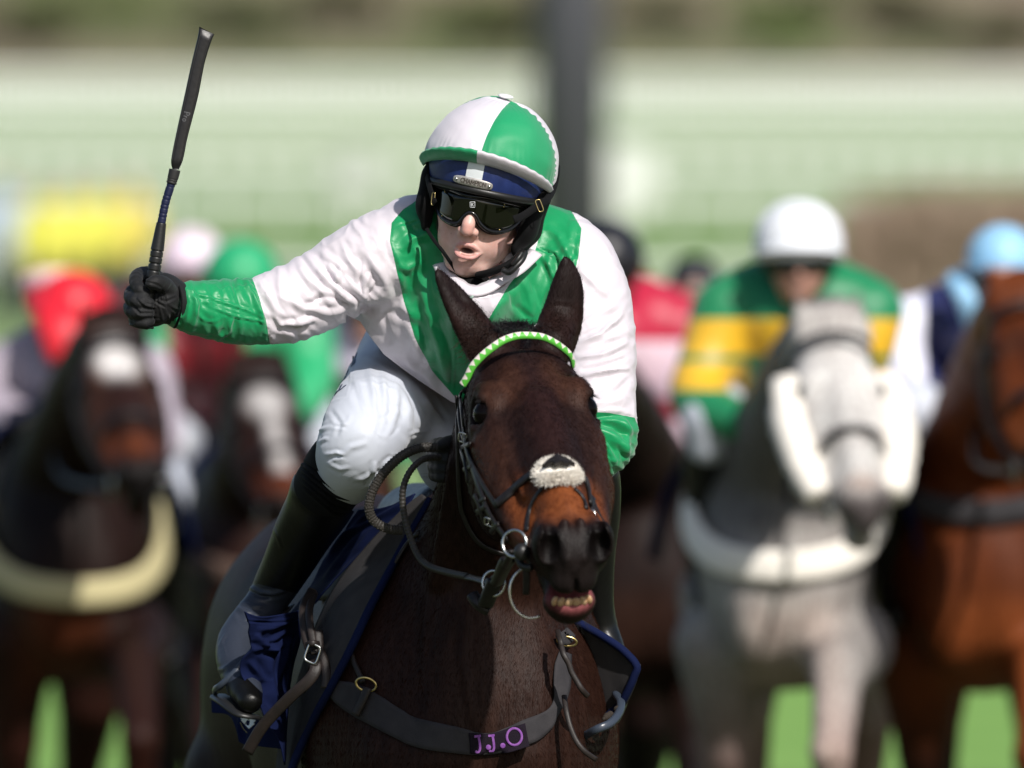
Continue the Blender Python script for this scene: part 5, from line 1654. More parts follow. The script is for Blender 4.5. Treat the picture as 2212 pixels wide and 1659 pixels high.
# dark leather star at the crossing of the noseband
sp = [(0, .020), (.007, .013), (.018, .009), (.034, -.002), (.020, -.004), (.019, -.013), (.005, -.006), (-.008, -.013), (-.013, -.005), (-.033, -.004), (-.020, .006), (-.008, .013)]
Vs = [Fr(x * .80, y * .80 + .006, .0215 - 6.5 * x * x) for x, y in sp] + [Fr(x * .80, y * .80 + .006, .0130 - 6.5 * x * x) for x, y in sp]
k = len(sp); Vs.append(Fr(0, .008, .0218)); Fs = [(i, (i + 1) % k, 2 * k) for i in range(k)] + [(i, (i + 1) % k, k + (i + 1) % k, k + i) for i in range(k)]
mesh_obj('leather_star', np.array(Vs), Fs, M['bridle'], bridle, smooth=False)

# ------------------------------------------------------------------ reins
reins = thing('reins', P(930, 1000, -.05), 'black pimpled rubber reins looped over the neck from the hidden hand to the bit', 'reins')
def rein(rows, name, w, t, ribs, mt='rein', m=None, pim=False):
    L = np.array([P(a, b, c) for a, b, c in rows]); m = m or ribs * 4
    q = spline(L, m)
    def prof(tt):
        k = 1 + (.09 if (tt * ribs) % 1 < .5 else -.04)
        return [(-w / 2 * k, 0), (-w / 2 * .8 * k, t * .5 * k), (0, t * .62 * k), (w / 2 * .8 * k, t * .5 * k), (w / 2 * k, 0), (w / 2 * .8 * k, -t * .5 * k), (0, -t * .62 * k), (-w / 2 * .8 * k, -t * .5 * k)]
    nrm = np.array([(0.15, -1, .1)] * m)
    V, F = sweep(q, prof, nrm=nrm); o = mesh_obj(name, V, F, M[mt], reins)
    return q
q = rein([(945, 966, -.11), (905, 968, -.12), (868, 985, -.13), (832, 1018, -.13), (806, 1058, -.125), (797, 1096, -.12), (808, 1125, -.11), (838, 1142, -.10), (868, 1145, -.09)], 'rubber_rein', .0155, .0065, 46)
q1 = q
rein([(950, 988, -.12), (915, 992, -.14), (888, 1015, -.155), (872, 1050, -.16), (870, 1090, -.16), (880, 1140, -.165), (900, 1195, -.18), (925, 1222, -.22), (965, 1236, -.30), (1010, 1246, -.42)], 'rubber_rein', .0105, .0085, 74)
rein([(1010, 1246, -.42), (1035, 1252, -.50), (1058, 1256, -.56), (1080, 1240, -.62), (1098, 1210, -.70), (1105, 1190, -.735)], 'leather_rein', .0125, .004, 4, 'bridle', 30)
# pimples on the flat of the loop
pb = Batch()
for i in range(6, len(q1) - 6, 3):
    T0 = unit(q1[i + 1] - q1[i - 1]); S0 = unit(np.cross(T0, (0.15, -1, .1)))
    for s_ in (-.0045, 0, .0045):
        V, F = ball(q1[i] + S0 * (s_ + (.002 if i % 2 else 0)) + np.array([0, -.0036, 0]), .00125, None, 6, 4); pb.add(V, F)
o = pb.obj('pimples', M['rein'], reins); o['kind'] = 'stuff'
torus(P(*Mz(465, 1210), -.56), (.9, -.3, -.25), (.2, .1, 1), (.0185, .020), .0022, 'martingale_ring', 'steel', reins)
rcx = P(*Mz(775, 1285), -.70)
torus(rcx, (1, .1, .05), (-.05, 0, 1), (.034, .041), .0021, 'lead_ring', 'steel', reins, 44, math.pi * .58, math.pi * 1.62)
V, F = sweep(spline([P(*Mz(590, 990), -.68), P(*Mz(540, 1080), -.64), P(*Mz(490, 1190), -.58)], 14), slab(.024, .010), nrm=np.tile((.3, -1, .1), (14, 1))); mesh_obj('connector', V, F, M['bridle'], reins)
V, F = sweep(spline([P(*Mz(480, 1180), -.575), P(*Mz(440, 1280), -.56), P(*Mz(400, 1380), -.54)], 14), slab(.026, .009), nrm=np.tile((.3, -1, .1), (14, 1))); mesh_obj('rein_stop', V, F, M['bridle'], reins)
V, F = sweep(spline([P(*Mz(290, 1310), -.52), P(*Mz(340, 1380), -.53), P(*Mz(430, 1440), -.53)], 14), slab(.020, .009), nrm=np.tile((.1, -1, .5), (14, 1))); mesh_obj('rein_stop', V, F, M['bridle'], reins)

# ------------------------------------------------------------------ hair: forelock, mane, ear fringe
rg = np.random.default_rng(9)
def hair(name, pts3, dirs_, L_, w_, curl, jit, droop, parent=main_horse, mt='hair', seg=5):
    V, F = strands(np.array(pts3), np.array(dirs_, float), L_, w_, curl, seg, rg, jit, droop)
    o = mesh_obj(name, V, F, M[mt], parent); o['kind'] = 'stuff'; return o
R_, D_ = [], []
for i in range(1100):
    u = rg.normal(1115, 26); v = rg.uniform(700, 722)
    u = min(max(u, 1058), 1182)
    p, nn = hit(HB, u, v, lift=-.002); R_.append(p); D_.append(unit(np.array([(u - 1118) / 90, -.55, 1.0]) + rg.normal(0, .25, 3)))
hair('forelock', R_, D_, .024, .00045, .9, .7, .8)
R_, D_ = [], []
for base, n_, dr in (((1030, 700), 300, (-.3, -.5, .7)), ((1050, 730), 300, (-.2, -.8, .5)), ((1205, 700), 260, (.25, -.6, .6)), ((1016, 745), 300, (-.6, -.4, -.2))):
    for i in range(n_):
        u = rg.normal(base[0], 13); v = rg.normal(base[1], 20); p, nn = hit(HB, u, v, lift=-.001)
        if np.linalg.norm(p - P(base[0], base[1], -.38)) > .12: continue
        R_.append(p); D_.append(unit(nn * .5 + np.array(dr)))
hair('ear_fringe', R_, D_, .010, .00030, .4, .3, .2, mt='brownhair')
R_, D_ = [], []
for i in range(420):
    t = rg.random(); u = 985 - 30 * t + rg.normal(0, 6); v = 960 + 190 * t; p = P(u + 12, v, -.02 + .12 * t)
    R_.append(p); D_.append((-.8 - .4 * rg.random(), -.3, -.1 + .5 * rg.normal()))
hair('mane', R_, D_, .040, .0004, .9, .5, .5)
# whiskers and lashes
R_, D_ = [], []
for q_ in (-1, 1):
    for i in range(60):
        t = rg.random(); p = H(q_ * (.078 + .014 * t), .150 + .03 * t, -.022); R_.append(p); D_.append(H.A[0] * q_ * .8 + H.A[2] * .3 + H.A[1] * .6)
hair('eyelashes', R_, D_, .014, .0003, .2, .15, .2)
R_, D_ = [], []
for i in range(70):
    x = rg.uniform(-.035, .035); p = H(x, .56 + .02 * rg.random(), -.175 - .01 * rg.random()); R_.append(p); D_.append(np.array([x * 8, -.2, -1]))
hair('chin_whiskers', R_, D_, .018, .0002, .2, .4, .1)

# ------------------------------------------------------------------ saddle cloths and pad
def sheet(cols_, nu, nv, thick, name, mt, parent, ripple=0.0, seed=0, smooth=True, drape=0.0):
    """cols_: list of curves (each a list of (u,v,y)); lofted sheet with real thickness"""
    C1 = [spline([P(*a) for a in c], nv) for c in cols_]
    C1 = np.array(C1)                                 # (k, nv, 3)
    G = np.zeros((nu, nv, 3))
    for j in range(nv): G[:, j] = spline(C1[:, j], nu)
    V = G.reshape(-1, 3); F = np.array(grid_faces(nu, nv)); N = normals(V, F)
    if N[:, 1].mean() > 0: N = -N; F = F[:, ::-1]
    if ripple: V = V + N * (vnoise(V, 30, seed, 3) * ripple)[:, None]
    if drape:
        W_ = V.copy()
        for i in range(len(V)):
            d = Vector(V[i]) - CAMP; L0 = d.length; d.normalize()
            loc, nn, k_, ds = HB.ray_cast(CAMP, d)
            if loc is not None and ds < L0 + drape: W_[i] = V[i] + np.array(d) * (ds - drape - L0)
        G2_ = W_.reshape(nu, nv, 3)
        for _ in range(6):
            G2_[1:-1] = (G2_[:-2] + 2 * G2_[1:-1] + G2_[2:]) / 4; G2_[:, 1:-1] = (G2_[:, :-2] + 2 * G2_[:, 1:-1] + G2_[:, 2:]) / 4
        V = G2_.reshape(-1, 3)
        N = normals(V, F)
        if N[:, 1].mean() > 0: N = -N; F = F[:, ::-1]
    return V, F, N
def thick_obj(V, F, N, th, name, mt, parent, attrs=None):
    n_ = len(V); E = {}
    for f in F:
        for i in range(len(f)):
            a, b = int(f[i]), int(f[(i + 1) % len(f)])
            k_ = (min(a, b), max(a, b)); E.setdefault(k_, []).append((a, b))
    side = [(b, a, a + n_, b + n_) for k_, l in E.items() if len(l) == 1 for a, b in l]
    V2 = np.vstack([V, V - N * th]); F2 = np.vstack([F, F[:, ::-1] + n_, np.array(side)])
    return mesh_obj(name, V2, F2, M[mt] if isinstance(mt, str) else mt, parent)
cloth = thing('saddle_cloth', P(760, 1250, .3), 'navy saddle cloth with a crumpled turned-up corner and white marking under the boot', 'saddle cloth')
pad = thing('saddle_pad', P(800, 1300, .3), 'dark grey foam saddle pad with navy binding on both shoulders of the dark bay horse', 'saddle pad')
# grey pad, near shoulder
V, F, N = sheet([[(912, 1068, .16), (880, 1090, .17), (800, 1170, .20), (735, 1250, .23), (690, 1330, .26), (655, 1420, .28), (625, 1520, .29), (600, 1620, .30), (596, 1680, .30)],
                 [(918, 1072, .15), (895, 1110, .15), (838, 1190, .16), (780, 1290, .165), (735, 1370, .17), (700, 1460, .18), (660, 1550, .19), (625, 1640, .20), (615, 1690, .2)],
                 [(925, 1080, .15), (908, 1112, .14), (862, 1190, .13), (805, 1290, .12), (765, 1370, .12), (722, 1460, .13), (672, 1555, .14), (628, 1650, .16), (612, 1700, .17)]], 26, 90, .01, 'p', 'pad', pad, .002, 3, drape=.022)
thick_obj(V, F, N, .012, 'pad_panel', 'pad', pad)
edge = V.reshape(26, 90, 3)[-1]
Vv, Ff_ = sweep(edge + np.array([.003, -.003, 0]), circ(.0095, 10, .75), up=(0, -1, 0)); mesh_obj('binding', Vv, Ff_, M['navy'], pad)
# pad on the far shoulder, its corner standing away
V, F, N = sheet([[(1236, 1338, .10), (1290, 1368, .08), (1340, 1400, .06), (1378, 1438, .05)],
                 [(1238, 1400, .13), (1290, 1430, .10), (1335, 1462, .08), (1362, 1482, .06)],
                 [(1240, 1470, .15), (1285, 1500, .12), (1320, 1520, .10), (1338, 1524, .08)],
                 [(1242, 1560, .17), (1262, 1565, .15), (1285, 1562, .13), (1300, 1556, .11)]], 30, 30, .01, 'p', 'pad', pad, .0015, 5)
thick_obj(V, F, N, .012, 'pad_panel', 'pad', pad)
G = V.reshape(30, 30, 3)
b = Batch()
ed = np.vstack([G[0, :, :], G[1:, -1, :], G[-1, ::-1, :][1:]])
Vv, Ff_ = sweep(spline(ed[::3], 90) + np.array([0, -.002, 0]), circ(.0085, 10, .8), up=(0, -1, 0)); mesh_obj('binding', Vv, Ff_, M['navy'], pad)
# navy cloth above the pad, against the withers
def navy(colsx, nu, nv, rip, seed, strokes=(), th=.0025, name='cloth_panel', dr=.03):
    V, F, N = sheet(colsx, nu, nv, .003, 'c', 'navy', cloth, rip, seed, drape=dr)
    if strokes: V = folds(V, N, strokes, .8)
    return thick_obj(V, F, N, th, name, 'navy', cloth), V
st = [([L_(*a) for a in p], w_, h_) for p, w_, h_ in [
    ([(1080, 330), (960, 400), (800, 480), (720, 580)], 5, .005), ([(1130, 300), (980, 430), (860, 560), (720, 680)], 4, -.004), ([(900, 380), (820, 460), (740, 540), (700, 620)], 6, .005),
    ([(860, 480), (770, 600), (680, 720)], 6, .005), ([(1000, 470), (860, 600), (720, 740)], 5, .004)]]
navy([[(*L_(850, 365), .30), (*L_(770, 470), .34), (*L_(690, 600), .38), (*L_(620, 740), .40), (*L_(540, 850), .42), (*L_(480, 930), .44)],
      [(*L_(980, 350), .25), (*L_(860, 470), .29), (*L_(760, 600), .33), (*L_(660, 720), .36), (*L_(590, 800), .38), (*L_(540, 900), .4)],
      [(*L_(1140, 280), .19), (*L_(1060, 400), .19), (*L_(930, 520), .21), (*L_(800, 650), .24), (*L_(690, 760), .27), (*L_(640, 830), .29)]], 30, 60, .003, 7, st)
# crumpled flap over the boot
G2 = lambda x, y, d: (*G_(x, y), d)
st = [([G_(*a) for a in p], w_, h_) for p, w_, h_ in [
    ([(560, 330), (600, 430), (700, 470), (800, 400)], 8, .011), ([(580, 440), (640, 480), (760, 430), (900, 340)], 6, -.010), ([(520, 500), (600, 480), (700, 490), (800, 440)], 7, .008),
    ([(560, 300), (700, 280), (900, 200)], 9, .006), ([(480, 600), (560, 700), (640, 820)], 8, .006), ([(700, 500), (680, 700), (720, 900), (760, 1050)], 10, .007),
    ([(880, 350), (840, 500), (800, 680), (760, 860)], 5, .006), ([(940, 330), (880, 500), (850, 700), (840, 900)], 4, -.006), ([(450, 210), (700, 230), (1000, 190)], 2.2, -.003), ([(600, 800), (640, 950), (740, 1120)], 8, -.006)]]
navy([[G2(445, 115, .06), G2(500, 250, .08), G2(480, 330, .09), G2(520, 400, .10), G2(510, 500, .11), G2(410, 600, .12), G2(400, 720, .13), G2(460, 840, .13), G2(560, 1000, .14), G2(660, 1200, .15), G2(780, 1400, .16), G2(835, 1600, .17)],
      [G2(590, 170, .10), G2(620, 250, .12), G2(640, 400, .13), G2(640, 600, .14), G2(600, 800, .15), G2(660, 1000, .16), G2(740, 1200, .17), G2(810, 1400, .18), G2(838, 1610, .18)],
      [G2(800, 150, .17), G2(820, 300, .19), G2(820, 500, .20), G2(780, 700, .20), G2(770, 900, .20), G2(790, 1100, .20), G2(820, 1300, .20), G2(840, 1620, .19)],
      [G2(1030, 100, .27), G2(1010, 250, .28), G2(980, 450, .28), G2(930, 650, .28), G2(890, 850, .27), G2(870, 1050, .25), G2(860, 1300, .23), G2(845, 1630, .2)]], 60, 110, .003, 9, st, .003)
sh, Vl = navy([[G2(110, 930, .46), G2(112, 1000, .46), G2(115, 1110, .45)], [G2(240, 1010, .42), G2(250, 1060, .42), G2(290, 1150, .41)],
      [G2(400, 1120, .36), G2(400, 1250, .36), G2(390, 1400, .35)], [G2(560, 1180, .32), G2(560, 1300, .31), G2(560, 1440, .31)], [G2(780, 1250, .28), G2(800, 1360, .27), G2(800, 1470, .27)]], 60, 30, .003, 13, [([G_(390, 1150), G_(395, 1300), G_(400, 1420)], 5, .006)])
CB = bvh(Vl, grid_faces(60, 30))
mw = M['letter']
for pl in ([(400, 1150), (425, 1140), (410, 1178)], [(432, 1145), (488, 1170), (442, 1225), (410, 1190)], [(498, 1172), (555, 1190), (530, 1215), (545, 1225), (488, 1272), (450, 1232)]):
    pc = np.array([G_(*a) for a in pl]); V = [hit(CB, *a, lift=.0012)[0] for a in pc] + [hit(CB, *a, lift=.0002)[0] for a in pc]; k = len(pl)
    mesh_obj('white_mark', np.array(V), [tuple(range(k)), tuple(range(k, 2 * k))[::-1]] + [(i, (i + 1) % k, k + (i + 1) % k, k + i) for i in range(k)], mw, cloth, smooth=False)
for pl in ([(400, 1210), (430, 1270), (470, 1312)], [(112, 960), (160, 985), (230, 1010)]):
    V, F = strap(CB, [G_(*a) for a in pl], .0012, .0006, .0008, 14); mesh_obj('piping', V, F, M['brass'] if False else mat('yellow_piping', (.35, .28, .10), .6) if 'yellow_piping' not in bpy.data.materials else bpy.data.materials['yellow_piping'], cloth)
# saddle behind the knees, and its stirrups
sad = thing('saddle', P(960, 1060, .45), 'small dark racing saddle under the jockey, mostly hidden by the horse neck', 'saddle')
sf = Field(axis(-.40, .16, .009), axis(.15, .95, .012), axis(1.50, 1.86, .009))
sf.cone(HT(0, .02, 1.60), HT(0, .36, 1.58), .055, .075, .03); sf.cone(HT(-.12, .10, 1.52), HT(-.20, .16, 1.40), .055, .035, .04, (unit((1, .3, .6)), 2.2)); sf.cone(HT(.12, .10, 1.52), HT(.20, .16, 1.40), .055, .035, .04, (unit((1, .3, -.6)), 2.2))
V, F = sf.mesh(1); mesh_obj('seat', V, F, M['boot'], sad)
st_ = thing('stirrup', P(*G_(330, 900), .10), 'dark stirrup iron crossing the instep of the boot at the left', 'stirrup')
pl = [G2(540, 480, .19), G2(440, 600, .17), G2(330, 730, .16), G2(200, 850, .17), G2(155, 890, .20), G2(180, 960, .24), G2(240, 1010, .28)]
V, F = sweep(spline([P(*a) for a in pl], 50), slab(.011, .0055), nrm=np.tile((-.2, -1, .25), (50, 1))); mesh_obj('iron', V, F, M['boot_foot'], st_)
V, F = sweep(spline([P(*a) for a in [G2(180, 960, .22), G2(260, 1010, .16), G2(420, 1130, .12), G2(540, 1165, .14)]], 20), slab(.03, .006), nrm=np.tile((0, -.3, 1), (20, 1))); mesh_obj('tread', V, F, M['rubber'], st_)
V, F = sweep(spline([P(*a) for a in [G2(540, 480, .19), G2(640, 330, .20), G2(800, 180, .30), G2(900, 60, .36)]], 20), slab(.014, .003), nrm=np.tile((-.5, -1, .2), (20, 1))); mesh_obj('stirrup_leather', V, F, M['leather'], st_)
st2 = thing('stirrup', P(1300, 1560, .10), 'muddy stirrup iron under the boot at the right below the pad corner', 'stirrup')
pl = [(1262, 1590, .02), (1290, 1575, -.01), (1318, 1562, .0), (1336, 1540, .03), (1340, 1518, .06), (1330, 1500, .09)]
V, F = sweep(spline([P(*a) for a in pl], 40), slab(.014, .007), nrm=np.tile((.3, -1, .2), (40, 1))); mesh_obj('iron', V, F, M['boot_foot'], st2)
for i in range(8):
    a, r_ = rg.uniform(1300, 1338), rg.uniform(.003, .007)
    V, F = ball(P(a, 1556 - (a - 1300) * .7, -.004 + (a - 1300) * .0012), (r_, r_ * .7, r_), None, 8, 6); mesh_obj('mud_clod', V, F, mat('mud', (.022, .015, .010), .9) if 'mud' not in bpy.data.materials else bpy.data.materials['mud'], st2)

# ------------------------------------------------------------------ breast girth and neck strap
bgirth = thing('breast_girth', P(1000, 1580, -.1), 'dark grey elastic breast girth lettered J.J.O in purple across the bay chest', 'breast girth')
def band(tree, top, bot, nn_, name, mt, parent, th=.003, lift=.006, ruff=.0, mid=7, yoff=None):
    a = spline([(x, y, 0) for x, y in top], nn_)[:, :2]; c = spline([(x, y, 0) for x, y in bot], nn_)[:, :2]
    V = []
    for i in range(nn_):
        for j in range(mid):
            t = j / (mid - 1); q_ = a[i] * (1 - t) + c[i] * t
            e = abs(t - .5) * 2
            V.append(hit(tree, q_[0], q_[1], lift=lift + ruff * (math.sin(i * .55 + 2 * math.sin(i * .13)) * .6 + math.sin(i * 1.3 + math.sin(i * .31)) * .4) * e ** 3 * (1.2 if t < .5 else .6))[0])
    V = np.array(V).reshape(nn_, mid, 3)
    for _ in range(3): V[1:-1] = (V[:-2] + 2 * V[1:-1] + V[2:]) / 4
    V = V.reshape(-1, 3); F = np.array(grid_faces(nn_, mid)); N = normals(V, F)
    if N[:, 1].mean() > 0: N = -N; F = F[:, ::-1]
    return thick_obj(V, F, N, th, name, mt, parent), V, F
tp_ = [C_p(*a) for a in [(95, 380), (120, 450), (160, 540), (230, 640), (330, 660), (400, 690), (480, 730), (600, 810), (700, 870), (850, 905), (1000, 940), (1080, 960), (1180, 962), (1280, 925), (1380, 880), (1480, 840), (1530, 790), (1540, 740), (1535, 650), (1545, 550), (1570, 470)]]
bt_ = [C_p(*a) for a in [(60, 480), (80, 560), (110, 650), (165, 710), (240, 790), (340, 860), (430, 915), (560, 985), (700, 1050), (860, 1080), (1000, 1094), (1100, 1096), (1220, 1090), (1330, 1060), (1450, 1010), (1530, 930), (1550, 880), (1600, 790), (1632, 690), (1640, 600), (1640, 490)]]
o, BVv, BFf = band(HB, tp_, bt_, 130, 'elastic_band', 'elastic', bgirth, .003, .007, .0032)
EBV = bvh(BVv, BFf)
pa_ = [C_p(*a) for a in [(1030, 962), (1150, 968), (1260, 940), (1372, 905)]]; pb_ = [C_p(*a) for a in [(1040, 1092), (1160, 1098), (1280, 1078), (1398, 1040)]]
o, PV_, PF_ = band(EBV, pa_, pb_, 30, 'name_patch', 'patch', bgirth, .002, .0022, .0006)
PB_ = bvh(PV_, PF_)
def letter_at(ch, c, h, ax=(1, -.12)):
    lettering(ch, PB_, c, ax, h, .0038, .0006, .0005, 'letter', M['purple'], bgirth)
letter_at('J', C_p(1092, 1028), 58 * .54 * .0 + 33); letter_at('J', C_p(1178, 1024), 33); 
V, F = ball(hit(PB_, *C_p(1150, 1052), lift=.001)[0], (.0046, .0015, .0046), None, 12, 8); mesh_obj('full_stop', V, F, M['purple'], bgirth)
V, F = ball(hit(PB_, *C_p(1238, 1042), lift=.001)[0], (.0046, .0015, .0046), None, 12, 8); mesh_obj('full_stop', V, F, M['purple'], bgirth)
tt = np.linspace(0, 2 * math.pi, 41)[:-1]; oc = C_p(1308, 988)
V, F = sweep(np.array([hit(PB_, oc[0] + 16 * math.cos(t), oc[1] + 18 * math.sin(t), lift=.001)[0] for t in tt]), [(-.0020, 0), (-.0020, .0006), (.0020, .0006), (.0020, 0)], closed=True, up=(0, -1, 0)); mesh_obj('letter', V, F, M['purple'], bgirth)
def clear(q, gap):
    q = np.array(q)
    for i in range(len(q)):
        d = Vector(q[i]) - CAMP; L0 = d.length; d.normalize()
        loc, nn, k_, ds = HB.ray_cast(CAMP, d)
        if loc is not None and ds < L0 + gap: q[i] += np.array(d) * (ds - gap - L0)
    for _ in range(4): q[1:-1] = (q[:-2] + 2 * q[1:-1] + q[2:]) / 4
    return q
def tk(name, pts_, w, t=.0035, mt='leather', parent=bgirth, face=(0, -1, .15), m=40, gap=.028):
    V, F = sweep(clear(spline([P(*a) for a in pts_], m), gap), slab(w, t), nrm=np.tile(face, (m, 1))); return mesh_obj(name, V, F, M[mt], parent)
L3 = lambda x, y, d: (*L_(x, y), d)
C3 = lambda x, y, d: (*C_p(x, y), d)
# buckled billets on the near side
tk('billet', [L3(625, 770, .20), L3(585, 850, .15), L3(585, 940, .12), L3(600, 1020, .10), L3(620, 1080, .085)], .016, .005)
tk('billet', [L3(635, 785, .20), L3(612, 860, .14), L3(615, 940, .105), L3(628, 1010, .09), L3(640, 1090, .075)], .013, .005)
tk('billet', [L3(655, 975, .10), L3(660, 1060, .085), L3(690, 1140, .07), L3(700, 1200, .06), L3(695, 1260, .06)], .017, .006, face=(.2, -1, .1))
tk('loose_strap', [L3(640, 1120, .07), L3(645, 1170, .06), L3(600, 1230, .06), L3(530, 1290, .07), L3(450, 1370, .09), L3(370, 1460, .11), L3(300, 1580, .13)], .0200, .004)
for a in ((628, 1035), (640, 1140)):
    tk('keeper', [L3(a[0] - 22, a[1] + 6, .075), L3(a[0], a[1] - 2, .065), L3(a[0] + 22, a[1] + 2, .075)], .011, .006)
ring_rect(P(*L3(628, 1085, .062)), unit((1, -.2, -.45)), unit((.35, 0, 1)), .022, .030, .0022, 'buckle', bgirth, M['steel'])
# neck strap of the girth
neck = thing('neck_strap', P(800, 1400, 0), 'thin brown leather neck strap hanging from the withers to brass rings on the breast girth', 'strap')
npt = [L_(*a) for a in [(1180, 485), (1120, 540), (1070, 620), (1010, 710), (950, 800), (880, 890), (845, 950), (832, 1030), (840, 1110), (870, 1180), (895, 1235)]]
V, F = strap(HB, npt, .0092, .004, .006, 60); mesh_obj('strap', V, F, M['leather'], neck)
rp_ = hit(HB, *C_p(438, 680), lift=.016)[0]
torus(rp_, (1, -.1, -.3), (.3, -.2, .9), (.017, .011), .0022, 'ring', 'brass', neck)
V, F = strap(HB, [C_p(448, 700), C_p(425, 760), C_p(400, 815), C_p(380, 860)], .0165, .005, .015, 16); mesh_obj('tab', V, F, M['leather'], neck)
rp_ = hit(HB, *C_p(1580, 428), lift=.018)[0]
torus(rp_, (1, 0, -.1), (0, -.3, 1), (.016, .008), .0022, 'ring', 'brass', neck)
tk('strap', [C3(1574, 345, -.07), C3(1580, 370, -.08), C3(1590, 410, -.09), C3(1598, 450, -.09)], .009, .004, 'leather', neck)
tk('strap', [C3(1596, 440, -.09), C3(1610, 490, -.10), C3(1640, 540, -.10), C3(1655, 590, -.10), C3(1690, 650, -.10), C3(1720, 700, -.10), C3(1752, 735, -.09)], .0095, .005, 'leather', neck, (.2, -1, 0))
tk('strap', [C3(1612, 740, -.06), C3(1625, 830, -.08), C3(1650, 930, -.09), C3(1690, 1020, -.10), C3(1740, 1080, -.10), C3(1805, 1125, -.09)], .0088, .004, 'leather', neck, (.1, -1, 0))
tk('fold', [C3(1590, 350, .0), C3(1612, 385, -.01), C3(1636, 380, .0), C3(1650, 350, .02)], .022, .003, 'elastic', bgirth, (.3, -1, .1))

# ------------------------------------------------------------------ the racecourse
def ramp_mat(name, cols, scale, rough=.9, stretch=None, coord='Object', detail=6, bump=.0, bscale=30, bdist=.02):
    m = bpy.data.materials.new(name); m.use_nodes = True; nt = m.node_tree; bs_ = nt.nodes['Principled BSDF']
    bs_.inputs['Roughness'].default_value = rough; bs_.inputs['Specular IOR Level'].default_value = .2
    tc = nt.nodes.new('ShaderNodeTexCoord'); mp = nt.nodes.new('ShaderNodeMapping'); lk(nt, tc.outputs[coord], mp.inputs[0])
    if stretch: mp.inputs['Scale'].default_value = stretch
    nz = nt.nodes.new('ShaderNodeTexNoise'); nz.inputs['Scale'].default_value = scale; nz.inputs['Detail'].default_value = detail; lk(nt, mp.outputs[0], nz.inputs['Vector'])
    cr = nt.nodes.new('ShaderNodeValToRGB'); cr.color_ramp.elements[0].position = .3; cr.color_ramp.elements[1].position = .7
    for i, c in enumerate(cols):
        p_ = .3 + .4 * i / (len(cols) - 1)
        e_ = cr.color_ramp.elements[0] if i == 0 else (cr.color_ramp.elements[-1] if i == len(cols) - 1 else cr.color_ramp.elements.new(p_))
        e_.color = (*c, 1)
    lk(nt, nz.outputs['Fac'], cr.inputs[0]); lk(nt, cr.outputs[0], bs_.inputs['Base Color'])
    if bump:
        n2 = nt.nodes.new('ShaderNodeTexNoise'); n2.inputs['Scale'].default_value = bscale; n2.inputs['Detail'].default_value = 6; lk(nt, tc.outputs[coord], n2.inputs['Vector'])
        b_ = nt.nodes.new('ShaderNodeBump'); b_.inputs['Strength'].default_value = bump; b_.inputs['Distance'].default_value = bdist
        lk(nt, n2.outputs['Fac'], b_.inputs['Height']); lk(nt, b_.outputs[0], bs_.inputs['Normal'])
    return m
GRASS = ramp_mat('turf', [(.16, .31, .065), (.20, .37, .085), (.24, .41, .10)], .35, bump=.5, bscale=9, bdist=.05)
GRASS2 = ramp_mat('far_turf', [(.18, .28, .11), (.22, .32, .13), (.27, .36, .17)], .05, bump=.2)
HILL = ramp_mat('hillside', [(.12, .13, .055), (.20, .17, .10), (.26, .19, .14), (.17, .20, .08), (.15, .15, .075)], .035, bump=.3, bscale=.6, bdist=.5)
def terr_h(x, y):
    """ground height: level course, then the far side of the valley climbing away"""
    y = np.asarray(y, float); x = np.asarray(x, float)
    h = np.interp(y, [-200, 88, 97, 115, 132, 150, 178, 215, 300, 400, 800, 1700], [0, 0, .35, 2.5, 3.9, 5.1, 6.5, 8.5, 12.5, 18, 62, 190])
    return h + .35 * np.sin(x * .05 + y * .011) * smooth01((y - 230) / 150)
ys_ = np.concatenate([np.linspace(-120, 90, 22), np.linspace(92, 420, 110), np.linspace(440, 1700, 40)])
xs_ = np.concatenate([np.linspace(-900, -60, 22), np.linspace(-50, 50, 21), np.linspace(60, 900, 22)])
XX, YY = np.meshgrid(xs_, ys_, indexing='ij')
def strip(name, y0, y1, mt_, lift=0.0):
    yy = np.concatenate([[y0], ys_[(ys_ > y0) & (ys_ < y1)], [y1]])
    X1, Y1 = np.meshgrid(xs_, yy, indexing='ij')
    V = np.stack([X1.ravel(), Y1.ravel(), (terr_h(X1, Y1) + lift).ravel()], 1)
    F = np.array(grid_faces(len(xs_), len(yy)))
    o = mesh_obj(name, V, F, mt_); tag(o, kind='structure'); return o
NEAR_TURF = ramp_mat('dull_near_turf', [(.060, .066, .034), (.085, .098, .048), (.080, .075, .048)], .8, bump=.8, bscale=12, bdist=.05)  # unseen trodden strip, dulled to cut the green bounce onto the horses
strip('track', -120, 42, NEAR_TURF, .004)
strip('ground', 42, 100, GRASS)
strip('meadow', 100, 266, GRASS2)
strip('hillside', 266, 1700, HILL)

WHITEP = mat('white_plastic', (.80, .81, .80), .5)
POSTM = mat('dark_post', (.050, .050, .062), .6)
def rail_fence(name, y, x0, x1, h, step, label, grp, boards=(1.0,), w=.10, t=.05, pw=.07):
    zc = float(terr_h(0, y))
    r = thing(name, ((x0 + x1) / 2, y, zc), label, 'fence', grp)
    for hb in boards:
        V, F = box(((x0 + x1) / 2, y - .03, zc + h * hb), (x1 - x0, t, w)); mesh_obj('rail', V, F, WHITEP, r, smooth=False)
    me0 = None
    n_ = int((x1 - x0) / step)
    V, F = box((0, 0, h / 2), (pw, pw, h)); p0 = mesh_obj('post', V, F, WHITEP, None, smooth=False)
    for i in range(n_ + 1):
        o = p0 if i == 0 else p0.copy()
        if i: COL.objects.link(o)
        o.parent = r; o.location = (x0 + i * step - (x0 + x1) / 2, .04, 0)
    return r
def dist_of(v, hgt):    # not used for placing: a reading aid
    return v
